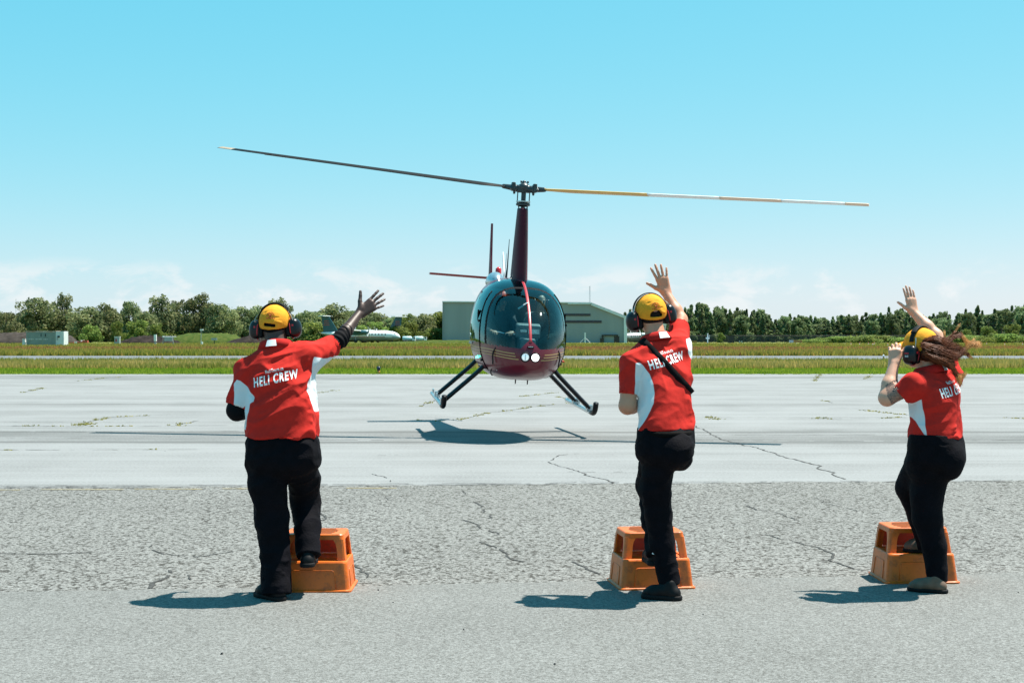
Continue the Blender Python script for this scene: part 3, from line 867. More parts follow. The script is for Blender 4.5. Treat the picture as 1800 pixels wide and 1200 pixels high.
for i, u in enumerate(range(1425, 1900, 25)):
    tp = np.interp(u, [1420, 1480, 1540, 1620, 1700, 1760, 1900], [597, 591, 588, 593, 590, 587, 589]) + random.uniform(-2, 2)
    tree('hedge_bush', u + random.uniform(-6, 6), tp, 372 + random.uniform(-8, 8), 'hedge', i % 3, random.uniform(40, 54), f'light green bush of the scrub hedge before the right belt, {ORD[i]} from its left end', 'bushes of the scrub hedge', cat='bush')
for i, (u, tp, w_) in enumerate(((1737, 574, 30), (1780, 570, 34), (1700, 578, 22), (1268, 585, 14))):
    tree('young_tree', u, tp, 380 + i, 'bright', i % 3, w_, ['light green young tree rising from the scrub right of the woman', 'bushy light green tree near the right edge of the picture', 'small young tree above the blowing hair', 'thin sapling on the grass behind the middle crew member'][i], cat='tree')

# ================================================================== hangar
M_SID = pmat('grey_green_metal_siding', (0.235, 0.262, 0.262), 0.6, 0.06, 0.4, stretch=(1, 1, 0.1))
N_, L_, p_ = nodes_of(M_SID)
_g = N_.new('ShaderNodeTexCoord'); _w = N_.new('ShaderNodeTexWave'); _w.inputs['Scale'].default_value = 0.9; _w.bands_direction = 'X'
L_.new(_g.outputs['Object'], _w.inputs[0]); _b = N_.new('ShaderNodeBump'); _b.inputs['Strength'].default_value = 0.25; _b.inputs['Distance'].default_value = 0.05
L_.new(_w.outputs[0], _b.inputs['Height']); L_.new(_b.outputs[0], p_.inputs['Normal'])
M_TRIM = pmat('white_metal_trim', (0.62, 0.66, 0.66), 0.5, 0.05, 1.0)
M_ROOF = pmat('pale_metal_roof', (0.55, 0.58, 0.58), 0.45, 0.05, 1.0)
M_DARKWIN = pmat('dark_window_glass', (0.012, 0.016, 0.022), 0.15, 0.2, 1.0)
M_BLACK = pmat('black_paint', (0.012, 0.012, 0.014), 0.5, 0.2, 8.0)
M_STEEL = pmat('galvanised_steel', (0.35, 0.37, 0.38), 0.45, 0.15, 6.0, metallic=0.6)
M_WHITE = pmat('white_paint', (0.70, 0.72, 0.72), 0.45, 0.06, 3.0)
M_GREYBOX = pmat('grey_cabinet_paint', (0.30, 0.33, 0.33), 0.6, 0.1, 3.0)

HY = 394.0
def hz(v): return CAM_H - (v - HORIZON) / FPX * HY
def hx(u): return (u - 900) / FPX * HY
hang = wroot('hangar', (hx(940), HY, -0.05))
tag(hang, 'large grey green metal hangar with white roof edge behind the helicopter', 'hangar')
prof = [(hx(778), -0.05), (hx(1100), -0.05), (hx(1100), hz(557)), (hx(1038), hz(533)), (hx(778), hz(531))]
depth = 46.0
V = [(x, HY, z) for x, z in prof] + [(x, HY + depth, z) for x, z in prof]
mk('wall', V, [(0, 1, 2, 3, 4), (9, 8, 7, 6, 5), (0, 5, 6, 1), (1, 6, 7, 2), (4, 9, 5, 0)], M_SID, hang, False)
mb = MB()
def slab(mb, x0, z0, x1, z1, t, y0, y1):
    d = np.array([x1 - x0, z1 - z0]); L = np.linalg.norm(d); n = np.array([-d[1], d[0]]) / L * t
    P = [(x0, z0), (x1, z1), (x1 + n[0], z1 + n[1]), (x0 + n[0], z0 + n[1])]
    mb.add([(x, y0, z) for x, z in P] + [(x, y1, z) for x, z in P], [(0, 1, 2, 3), (7, 6, 5, 4), (0, 4, 5, 1), (1, 5, 6, 2), (2, 6, 7, 3), (3, 7, 4, 0)])
slab(mb, hx(777.5), hz(531), hx(1038.2), hz(533), 0.28, HY - 0.5, HY + depth + 0.3)
slab(mb, hx(1038.2), hz(533), hx(1102.5), hz(558), 0.28, HY - 0.5, HY + depth + 0.3)
mb.build('roof', M_ROOF, hang)
mb = MB()
slab(mb, hx(998), hz(534.5), hx(1038), hz(534.5), 0.32, HY - 0.56, HY - 0.04); mb.build('fascia', M_TRIM, hang)
mb = MB(); slab(mb, hx(1038.5), hz(536.2), hx(1102), hz(561), 0.42, HY - 0.58, HY - 0.04); mb.build('fascia', M_TRIM, hang)
mb = MB(); mb.box(((hx(1096.5) + hx(1102)) / 2, HY - 0.2, (hz(559) - 0.05) / 2), ((hx(1102) - hx(1096.5)) / 2, 0.36, hz(559) / 2 + 0.02)); mb.build('corner_trim', M_TRIM, hang)
mb = MB(); mb.box((hx(778.6), HY - 0.1, hz(531) / 2 - 0.03), (0.12, 0.2, hz(531) / 2)); mb.build('corner_trim', M_SID, hang)
for (u0, u1, v0, v1) in ((960, 1038, 551.2, 555.2), (960, 1057.5, 563.2, 567.4)):
    w_ = empty('window_strip', (0, 0, 0)); w_.parent = hang; w_['_world'] = 1; w_['_base'] = list(hang['_base'])
    mb = MB(); mb.box(((hx(u0) + hx(u1)) / 2, HY - 0.05, (hz(v0) + hz(v1)) / 2), ((hx(u1) - hx(u0)) / 2, 0.08, (hz(v0) - hz(v1)) / 2)); f_ = mb.build('frame', M_BLACK, w_)
    n = int((u1 - u0) / 6.5)
    for i in range(n):
        a = hx(u0) + (hx(u1) - hx(u0)) * (i + 0.08) / n; b = hx(u0) + (hx(u1) - hx(u0)) * (i + 0.92) / n
        mb = MB(); mb.box(((a + b) / 2, HY - 0.13, (hz(v0) + hz(v1)) / 2), ((b - a) / 2, 0.03, (hz(v0) - hz(v1)) / 2 - 0.06)); mb.build('pane', M_DARKWIN, w_)
d_ = empty('hangar_door'); d_.parent = hang; d_['_world'] = 1; d_['_base'] = list(hang['_base'])
mb = MB(); mb.box(((hx(1060) + hx(1084)) / 2, HY - 0.06, hz(590.5) / 2), ((hx(1084) - hx(1060)) / 2, 0.06, hz(590.5) / 2)); mb.build('door_panel', pmat('pale_door_panel', (0.22, 0.285, 0.28), 0.5, 0.05), d_)
for u in (1059, 1085):
    mb = MB(); mb.box((hx(u), HY - 0.5, hz(589.5) / 2), (0.22, 0.5, hz(589.5) / 2)); mb.build('door_post', M_BLACK, d_)
mb = MB(); mb.box(((hx(1058) + hx(1086)) / 2, HY - 0.4, hz(589.6) + 0.12), ((hx(1086) - hx(1058)) / 2, 0.5, 0.12)); mb.build('lintel', M_BLACK, d_)
# mast on the hangar roof
r = wroot('roof_antenna', (hx(1039.5), HY + 8, hz(533)))
tag(r, 'thin lattice antenna mast on the hangar roof', 'antenna')
mb = MB()
zt = hz(501)
for dx, dy in ((-0.16, 0), (0.16, 0), (0, 0.25)): mb.tube([(hx(1039.5) + dx, HY + 8 + dy, hz(533)), (hx(1039.5) + dx * 0.8, HY + 8 + dy * 0.8, zt)], 0.035, 5)
for i in range(14):
    z = hz(533) + (zt - hz(533)) * i / 14; s_ = 1 if i % 2 else -1
    mb.tube([(hx(1039.5) - 0.16 * s_, HY + 8, z), (hx(1039.5) + 0.16 * s_, HY + 8, z + (zt - hz(533)) / 14)], 0.02, 4)
mb.build('lattice', M_STEEL, r)
# braced pole standing on the grass before the hangar, two small dark ground boxes
r = wroot('braced_pole', (*at(1028.5, 604, 380)[:2], -0.05)); tag(r, 'pale braced pole on the grass before the hangar', 'pole')
b_ = at(1028.5, 604, 380); t_ = at(1028.5, 584.5, 380)
mb = MB(); mb.box(((b_[0]), 380, (t_[2]) / 2), (0.16, 0.16, t_[2] / 2)); mb.build('post', M_WHITE, r)
for u in (1038, 1019): 
    mb = MB(); mb.tube([at(1028.5, 593, 380), (*at(u, 604, 380)[:2], -0.05)], 0.05, 5); mb.build('brace', M_WHITE, r)
for u, v, s_, lb in ((1058, 603.8, 0.55, 'small dark box on the grass at the hangar door left post'), (1084, 604, 0.8, 'dark box on the grass at the hangar door right post'), (285 + 1000, 604.5, 0.95, 'black cabinet on the grass before the right tree belt')):
    p = at(u, v, 372); r = wroot('ground_box', (p[0], 372, -0.05)); tag(r, lb, 'box')
    mb = MB(); mb.box((p[0], 372, s_), (s_ * 0.85, 0.5, s_)); mb.build('housing', M_BLACK, r); mb = MB(); mb.box((p[0], 372, s_ * 2 + 0.05), (s_ * 0.95, 0.6, 0.06)); mb.build('lid', M_BLACK, r)

# ================================================================== container and airfield equipment on the left
CY = 232.0
M_CONT = pmat('grey_container_paint', (0.22, 0.27, 0.26), 0.6, 0.12, 1.2)
M_CONTW = pmat('pale_container_end', (0.52, 0.57, 0.58), 0.6, 0.08, 1.5)
M_RUST = pmat('rusty_edge', (0.42, 0.40, 0.37), 0.7, 0.3, 1.4, color2=(0.25, 0.13, 0.07))
c0 = at(46, 582, CY); c1 = at(98, 609, CY); c2 = at(112, 609, CY)
cont = wroot('shipping_container', ((c0[0] + c1[0]) / 2, CY + 1.2, 0)); tag(cont, 'grey steel shipping container with a white end on the far grass', 'container')
x0, x1, zt = c0[0], c1[0], c0[2] - 0.05
mb = MB(); mb.box(((x0 + x1) / 2, CY + 1.2, zt / 2), ((x1 - x0) / 2, 1.2, zt / 2 - 0.12)); mb.build('body', M_CONT, cont)
n = 22
for i in range(n):
    x = x0 + 0.15 + (x1 - x0 - 0.3) * (i + 0.5) / n
    mb = MB(); mb.box((x, CY - 0.02, zt / 2), ((x1 - x0) / n * 0.22, 0.03, zt / 2 - 0.25)); mb.build('corrugation', M_CONT, cont)
mb = MB(); mb.box(((x0 + x1) / 2, CY + 1.2, zt - 0.02), ((x1 - x0) / 2 + 0.05, 1.25, 0.12)); mb.build('top_rail', M_RUST, cont)
mb = MB(); mb.box(((x0 + x1) / 2, CY + 1.2, 0.1), ((x1 - x0) / 2 + 0.05, 1.25, 0.1)); mb.build('bottom_rail', M_BLACK, cont)
# white end cabin
xe = c2[0]
mb = MB(); mb.box(((x1 + xe) / 2 + 0.03, CY + 1.1, zt / 2 + 0.02), ((xe - x1) / 2, 1.15, zt / 2 + 0.02)); ec = mb.build('end_cabin', M_CONTW, cont)
mb = MB(); mb.box((x1 + 0.5, CY - 0.10, zt * 0.66), (0.17, 0.05, 0.14)); mb.build('air_unit', M_BLACK, ec)
mb = MB(); mb.box((x1 + 0.28, CY - 0.10, zt * 0.55), (0.10, 0.05, 0.32)); mb.build('grille', M_GREYBOX, ec)
mb = MB()
for i in range(13):
    if i % 5 == 4: continue
    mb.box((x0 + 0.35 + i * 0.26, CY - 0.06, zt * 0.49), (0.085, 0.008, 0.055 + 0.02 * (i % 3)))
mb.build('stencil_lettering', pmat('stencil_white', (0.55, 0.56, 0.55), 0.7, 0.15, 9.0), cont)
for i in (0, 1):
    mb = MB(); mb.box((x0 + 2.45 + i * 0.72, CY - 0.06, zt * 0.76), (0.07, 0.02, 0.22)); mb.build('vent', M_BLACK, cont)

def cabinet(u0, u1, v0, v1, Y, label, legs=True, mat=None, dz=0.0):
    a = at(u0, v0, Y); b = at(u1, v1, Y)
    r = wroot('equipment_cabinet', ((a[0] + b[0]) / 2, Y, -0.05)); tag(r, label, 'cabinet')
    zb = max(b[2], 0.25); mb = MB(); mb.box(((a[0] + b[0]) / 2, Y, (a[2] + zb) / 2), ((b[0] - a[0]) / 2, 0.35, (a[2] - zb) / 2)); mb.build('housing', mat or M_GREYBOX, r)
    mb = MB(); mb.box(((a[0] + b[0]) / 2, Y, a[2] + 0.03), ((b[0] - a[0]) / 2 + 0.05, 0.4, 0.04)); mb.build('lid', M_WHITE, r)
    for s_ in (0.2, 0.8):
        x = a[0] + (b[0] - a[0]) * s_; mb = MB(); mb.box((x, Y, zb / 2 - 0.03), (0.06, 0.06, zb / 2 + 0.02)); mb.build('leg', M_STEEL, r)
    return r
cabinet(40.5, 45, 596, 607, 234, 'narrow white cabinet standing left of the container', mat=M_WHITE)
r_ = cabinet(202, 211, 592, 604, 270, 'grey electrical cabinet with a red patch on the far grass'); p = at(204, 598, 269.6)
mb = MB(); mb.box((p[0], 269.6, p[2]), (0.12, 0.03, 0.25)); mb.build('red_sign', pmat('faded_red_sign', (0.35, 0.03, 0.03), 0.6, 0.1), r_)
def post_thing(name, u, v0, v1, Y, label, cat, build):
    a = at(u, v0, Y); b = at(u, v1, Y); r = wroot(name, (b[0], Y, -0.05)); tag(r, label, cat); build(r, a, b, Y); return r
def b_white(r, a, b, Y):
    mb = MB(); mb.box((a[0], Y, a[2] - 0.6), (0.22, 0.22, 0.62)); mb.build('white_housing', M_WHITE, r)
    mb = MB(); mb.tube([(a[0], Y, -0.05), (a[0], Y, a[2] - 1.1)], 0.06, 6); mb.build('post', M_STEEL, r)
    mb = MB(); mb.box((a[0], Y, 0.35), (0.18, 0.18, 0.22)); mb.build('base_box', M_GREYBOX, r)
post_thing('instrument_post', 273, 588, 605, 265, 'white cylinder instrument on a post before the dark soil heap', 'instrument', b_white)
def b_frame(r, a, b, Y):
    for dx in (-1.0, 0.9):
        mb = MB(); mb.tube([(a[0] + dx, Y, -0.05), (a[0] + dx, Y, a[2])], 0.07, 6); mb.build('post', M_STEEL, r)
    mb = MB(); mb.box((a[0], Y, a[2] - 0.45), (0.75, 0.2, 0.42)); mb.build('instrument_box', M_GREYBOX, r)
    mb = MB(); mb.tube([(a[0] - 1.2, Y, a[2] - 0.02), (a[0] + 1.5, Y, a[2] - 0.02)], 0.06, 6); mb.build('crossbar', M_WHITE, r)
    mb = MB(); mb.tube([(a[0] - 1.0, Y, a[2] - 0.1), (a[0] - 1.0, Y, a[2] + 0.15)], 0.16, 8); mb.build('sensor_head', M_WHITE, r)
post_thing('weather_instrument', 296, 591.5, 605, 268, 'two post instrument frame with crossbar before the green berm', 'instrument', b_frame)
def b_cam(r, a, b, Y):
    mb = MB(); mb.tube([(a[0], Y, -0.05), (a[0], Y, a[2])], 0.06, 6); mb.build('pole', M_STEEL, r)
    mb = MB(); mb.box((a[0] + 0.1, Y, a[2]), (0.28, 0.2, 0.13)); mb.build('sensor_head', M_WHITE, r)
    mb = MB(); mb.box((a[0] + 0.15, Y, 0.45), (0.16, 0.16, 0.25)); mb.build('junction_box', M_WHITE, r)
post_thing('instrument_pole', 353.5, 579.5, 607, 262, 'tall thin pole with a white sensor head on the far grass', 'pole', b_cam)
def b_small(r, a, b, Y):
    mb = MB(); mb.box((a[0], Y, a[2] - 0.2), (0.52, 0.12, 0.22)); mb.build('panel', M_GREYBOX, r)
    mb = MB(); mb.tube([(a[0], Y, -0.05), (a[0], Y, a[2] - 0.2)], 0.08, 6); mb.build('post', M_BLACK, r)
post_thing('small_panel', 376.5, 594, 605, 266, 'small grey panel on a short post right of the tall sensor pole', 'panel', b_small)
def b_wind(r, a, b, Y):
    mb = MB(); mb.tube([(a[0], Y, -0.05), (a[0], Y, a[2])], 0.13, 8); mb.build('post', M_WHITE, r)
    mb = MB(); mb.box((a[0], Y, a[2] - 0.75), (0.42, 0.15, 0.18)); mb.build('crossarm', M_WHITE, r)
    mb = MB(); mb.tube([(a[0], Y, a[2]), (a[0] + 0.05, Y, a[2] + 0.35)], [0.05, 0.18], 8); mb.build('wind_cup', M_WHITE, r)
    mb = MB(); mb.box((a[0] + 0.38, Y, a[2] - 0.25), (0.1, 0.1, 0.22)); mb.build('sensor_box', M_GREYBOX, r)
post_thing('weather_post', 1244, 588.5, 605, 330, 'white weather sensor post before the right tree belt', 'instrument', b_wind)
for u, v0, Y, w_, lb in ((1302, 598.5, 352, 0.38, 'pair of short grey posts on the grass before the right fence'), ):
    def b_pair(r, a, b, Y):
        for dx in (-0.25, 0.28):
            mb = MB(); mb.box((a[0] + dx, Y, a[2] / 2), (0.1, 0.1, a[2] / 2)); mb.build('post', M_GREYBOX, r)
    post_thing('marker_posts', u, v0, 605, Y, lb, 'posts', b_pair)
# airfield signs (lit guidance boards seen from behind and the front)
M_SIGN = pmat('orange_black_sign_face', (0.26, 0.13, 0.02), 0.5, 0.2, 2.0)
def sign(u0, u1, v0, v1, Y, label, mats):
    a = at(u0, v0, Y); b = at(u1, v1, Y); r = wroot('airfield_sign', ((a[0] + b[0]) / 2, Y, -0.05)); tag(r, label, 'sign')
    n = len(mats); zb = max(b[2], 0.2)
    for i, m in enumerate(mats):
        xa = a[0] + (b[0] - a[0]) * i / n; xb = a[0] + (b[0] - a[0]) * (i + 1) / n
        mb = MB(); mb.box(((xa + xb) / 2, Y, (a[2] + zb) / 2), ((xb - xa) / 2 - 0.02, 0.15, (a[2] - zb) / 2)); mb.build('sign_panel', m, r)
    for s_ in (0.1, 0.5, 0.9):
        mb = MB(); mb.box((a[0] + (b[0] - a[0]) * s_, Y, zb / 2 - 0.03), (0.06, 0.06, zb / 2 + 0.03)); mb.build('leg', M_BLACK, r)
sign(1387, 1410, 597.5, 603.2, 340, 'airfield guidance sign with grey and orange panels near the right belt', [M_GREYBOX, M_SIGN, M_SIGN])
sign(1214.5, 1225, 599, 603, 345, 'dark orange airfield sign just right of the middle crew member', [M_SIGN])
# orange equipment by the left road
M_ORG = pmat('faded_orange_paint', (0.42, 0.075, 0.03), 0.6, 0.15, 2.0)
r = wroot('orange_barrier', (at(132, 603, 300)[0], 300, -0.05)); tag(r, 'low orange barrier with white ends beside the left soil heap', 'barrier')
for i, (u0, u1, v0, m) in enumerate(((114, 131, 601.5, M_ORG), (131, 136, 601, M_WHITE), (136, 146, 600.5, M_ORG), (146, 155, 598.5, M_ORG))):
    a = at(u0, v0, 300); b = at(u1, 604, 300); mb = MB(); mb.box(((a[0] + b[0]) / 2, 300, (a[2]) / 2), ((b[0] - a[0]) / 2, 0.4, a[2] / 2 + 0.05), None, 0.9); mb.build('barrier_section', m, r)
for u in (143, 147):
    p = at(u, 598.5, 300); mb = MB(); mb.box((p[0], 300, p[2] - 0.1), (0.14, 0.14, 0.22)); mb.build('lamp', M_WHITE, r)
# soil heaps and a grassy berm
M_SOIL = pmat('dark_dug_soil', (0.010, 0.008, 0.007), 0.95, 0.4, 0.9, bump=1.0, bscale=2.0, color2=(0.034, 0.026, 0.023), spec=0.1)
M_SOILP = pmat('dry_grey_soil', (0.026, 0.022, 0.019), 0.95, 0.2, 0.9, bump=1.0, bscale=2.0, color2=(0.060, 0.050, 0.044), spec=0.1)
M_BERM = pmat('grassy_berm', (0.022, 0.050, 0.006), 0.9, 0.3, 1.2, bump=1.0, bscale=3.0, color2=(0.070, 0.085, 0.018), spec=0.1)
def heap(name, prof, Y, mat, label, dpt=10.0, rough=0.35, seed=0):
    prof = np.array(prof, float); us = np.linspace(prof[0, 0], prof[-1, 0], 110); hs = np.interp(us, prof[:, 0], prof[:, 1])
    X = (us - 900) / FPX * Y; Z = np.maximum(0, CAM_H - (hs - HORIZON) / FPX * Y)
    V = []; m = 26
    for j in range(m + 1):
        t = j / m; s_ = math.sin(math.pi * t) ** 0.8
        for x, z in zip(X, Z):
            nn = noise.noise((x * 0.35, t * dpt * 0.35, seed)) + 0.7 * noise.noise((x * 0.9, t * dpt * 0.9, seed + 4)) + 0.5 * noise.noise((x * 2.2, t * dpt * 2.2, seed + 7))
            V.append((x + 0.3 * nn, Y - dpt / 2 + dpt * t, max(-0.2, z * s_ + rough * nn * min(1, z) * s_ - (0.1 if s_ < 0.05 else 0))))
    n = len(us); F = [(j * n + i, j * n + i + 1, (j + 1) * n + i + 1, (j + 1) * n + i) for j in range(m) for i in range(n - 1)]
    o = mk(name, V, F, mat); b = Vector((float(X.mean()), Y, 0)); o.data.transform(Matrix.Translation(-b)); o.location = b
    tag(o, label, 'heap'); return o
heap('soil_heap', [(-70, 604), (-50, 588), (-10, 584.5), (40, 585.5), (105, 584), (118, 588), (132, 597), (142, 604)], 352, M_SOILP, 'long grey brown soil bank behind the container', seed=1)
heap('soil_heap', [(206, 605), (222, 597), (240, 590.5), (258, 590), (280, 592), (300, 594), (318, 604)], 348, M_SOIL, 'dark dug soil heap behind the white instrument post', 9, 0.6, 2)
heap('grass_berm', [(286, 604), (312, 590), (330, 586), (380, 585.5), (415, 589), (436, 604)], 366, M_BERM, 'grassy green berm right of the dark soil heap', 12, 0.3, 3)
heap('soil_heap', [(392, 605), (412, 597), (440, 590), (458, 592), (480, 604)], 350, M_SOIL, 'brown soil heap left of the left crew member neck', 9, 0.5, 4)
heap('grass_bank', [(655, 603.5), (690, 600.5), (735, 599), (760, 597.5), (836, 597.8), (850, 603)], 384, M_BERM, 'low green bank in front of the hangar left end', 6, 0.12, 5)
# thin mast far left
r = wroot('radio_mast', (at(28, 600, 600)[0], 600, -0.05)); tag(r, 'very thin distant radio mast above the left trees', 'mast')
mb = MB(); mb.tube([(at(28, 600, 600)[0], 600, -0.05), at(28, 525, 600)], [0.14, 0.06], 5); mb.build('pole', M_STEEL, r)

# ================================================================== fence along the right
M_FENCE = pmat('dark_fence_mesh', (0.05, 0.05, 0.05), 0.8, 0.2, 1.0)
fen = wroot('chain_link_fence', (at(1380, 604, 395)[0], 395, -0.05)); tag(fen, 'long dark chain link fence before the right tree belt', 'fence')
FX0, FX1 = at(1090, 600, 395)[0], at(1880, 600, 395)[0]; FH = 1.95
x = FX0
while x < FX1:
    mb = MB(); mb.tube([(x, 395, -0.1), (x, 395, FH + 0.1)], 0.06, 5); mb.build('post', M_FENCE, fen); x += 3.0
mb = MB(); mb.tube([(FX0, 395, FH), (FX1, 395, FH)], 0.05, 4); mb.build('top_rail', M_FENCE, fen)
mb = MB()
for i in range(int((FX1 - FX0) / 0.28)):
    xx = FX0 + i * 0.28
    for s_ in (-1, 1): mb.tube([(xx, 395.05, -0.02), (xx + s_ * FH, 395.05, FH)], 0.028, 3, False)
o = mb.build('wire_mesh', M_FENCE, fen); o['kind'] = 'stuff'

# ================================================================== traffic cones, edge lights
M_CONE = pmat('orange_red_cone', (0.55, 0.06, 0.03), 0.5, 0.08, 9.0)
M_CONEW = pmat('cone_white_band', (0.65, 0.65, 0.64), 0.5, 0.05)
def cone_parts():
    out = []
    mb = MB(); mb.box((0, 0, 0.02), (0.19, 0.19, 0.02)); out.append(('base', mesh_data('cone_base', np.array(mb.V), mb.F, M_CONE, False)))
    V, F = tube([(0, 0, 0.04), (0, 0, 0.34)], [0.14, 0.08], 12); out.append(('cone_body', mesh_data('cone_body', V, F, M_CONE)))
    V, F = tube([(0, 0, 0.34), (0, 0, 0.50)], [0.08, 0.06], 12); out.append(('white_band', mesh_data('cone_band', V, F, M_CONEW)))
    V, F = tube([(0, 0, 0.50), (0, 0, 0.70)], [0.06, 0.03], 12); out.append(('tip', mesh_data('cone_tip', V, F, M_CONE)))
    return out
CP = cone_parts()
CONES = [(1495.7, 608), (1510.7, 608), (1526.3, 608), (1534, 609.2), (1537, 607.6), (1560.5, 610), (1573.8, 608.8), (1720, 607.2), (1724.6, 607.8), (1734.2, 607.8), (1766, 608.6), (1797.5, 608.6)]
ordn = ['leftmost', 'second', 'third', 'fourth', 'fifth', 'sixth', 'seventh', 'eighth', 'ninth', 'tenth', 'eleventh', 'rightmost']
for i, (u, v) in enumerate(CONES):
    Y = gy(v); r = empty('traffic_cone', ((u - 900) / FPX * Y, Y, -0.05), (0, 0, random.random()))
    for n_, me in CP:
        c = bpy.data.objects.new(n_, me); COL.objects.link(c); c.parent = r
    tag(r, f'small orange traffic cone far off on the right, {ordn[i]} of the row' if i in (0, 11) else f'small orange traffic cone far off on the right, {ordn[i]} from the left', 'traffic cone', 'traffic cones on the far right')
for u, v, lb in ((1777.5, 609, 'flat red sandbag lying between the last two traffic cones'), (1789.5, 609, 'flat red sandbag just left of the rightmost traffic cone')):
    Y = gy(v); F_ = Field((-0.5, -0.35, -0.05), (0.5, 0.35, 0.4), 0.025).add(ell((0, 0, 0.12), (0.36, 0.22, 0.15))).add(ell((0.1, 0, 0.16), (0.22, 0.2, 0.14)), 0.05); V, F = F_.mesh()
    o = mk('sandbag', V, F, M_CONE); o.location = ((u - 900) / FPX * Y, Y, -0.05); tag(o, lb, 'sandbag')
M_AMB = pmat('amber_light_base', (0.30, 0.12, 0.02), 0.5, 0.1); M_BLU = pmat('dark_blue_lens', (0.01, 0.012, 0.03), 0.2, 0.0)
def edge_light(u, v, lb, sc=1.0, cap=None):
    Y = gy(v); r = empty('edge_light', ((u - 900) / FPX * Y, Y, -0.05)); tag(r, lb, 'edge light', 'taxiway edge lights')
    for n_, pts, rad, m in (('base_plate', [(0, 0, 0), (0, 0, 0.03)], 0.11, M_STEEL), ('stem', [(0, 0, 0.03), (0, 0, 0.20)], [0.05, 0.06], M_AMB), ('lamp_head', [(0, 0, 0.20), (0, 0, 0.24), (0, 0, 0.33), (0, 0, 0.38)], [0.06, 0.075, 0.075, 0.035], cap or M_BLU)):
        V, F = tube(pts, rad, 12); o = mk(n_, V, F, m, r); o.scale = (sc, sc, sc)
edge_light(665.5, 657.0, 'small dark topped edge light on the grass at the apron edge')
edge_light(275, 633.5, 'small edge light before the taxiway on the left', 0.85)
edge_light(1553, 629.5, 'small white topped edge light left of the woman raised elbow', 0.85, M_WHITE)
edge_light(826, 606.5, 'tiny edge light on the far grass before the hangar left wall', 1.6, M_WHITE)

# ================================================================== parked aircraft and tankers
M_TEAL = pmat('dark_teal_paint', (0.012, 0.075, 0.095), 0.35, 0.1, 1.0)
M_PLANE = pmat('aircraft_white', (0.66, 0.70, 0.71), 0.35, 0.04, 0.6)
M_BELLY = pmat('aircraft_grey_belly', (0.20, 0.24, 0.25), 0.4, 0.08, 0.6)
M_TYRE = pmat('black_tyre', (0.015, 0.015, 0.016), 0.8, 0.1)
M_RED = pmat('red_cheat_line', (0.30, 0.05, 0.035), 0.5, 0.1)
def plate(mb, outline, axis, t):
    """flat panel with thickness; outline list of 3D points, axis unit thickness direction"""
    P = np.array(outline, float); a = np.array(axis, float) * t / 2; n = len(P)
    mb.add(np.vstack([P - a, P + a]), [tuple(range(n)), tuple(range(2 * n - 1, n - 1, -1))] + [(i, i + n, (i + 1) % n + n, (i + 1) % n) for i in range(n)])
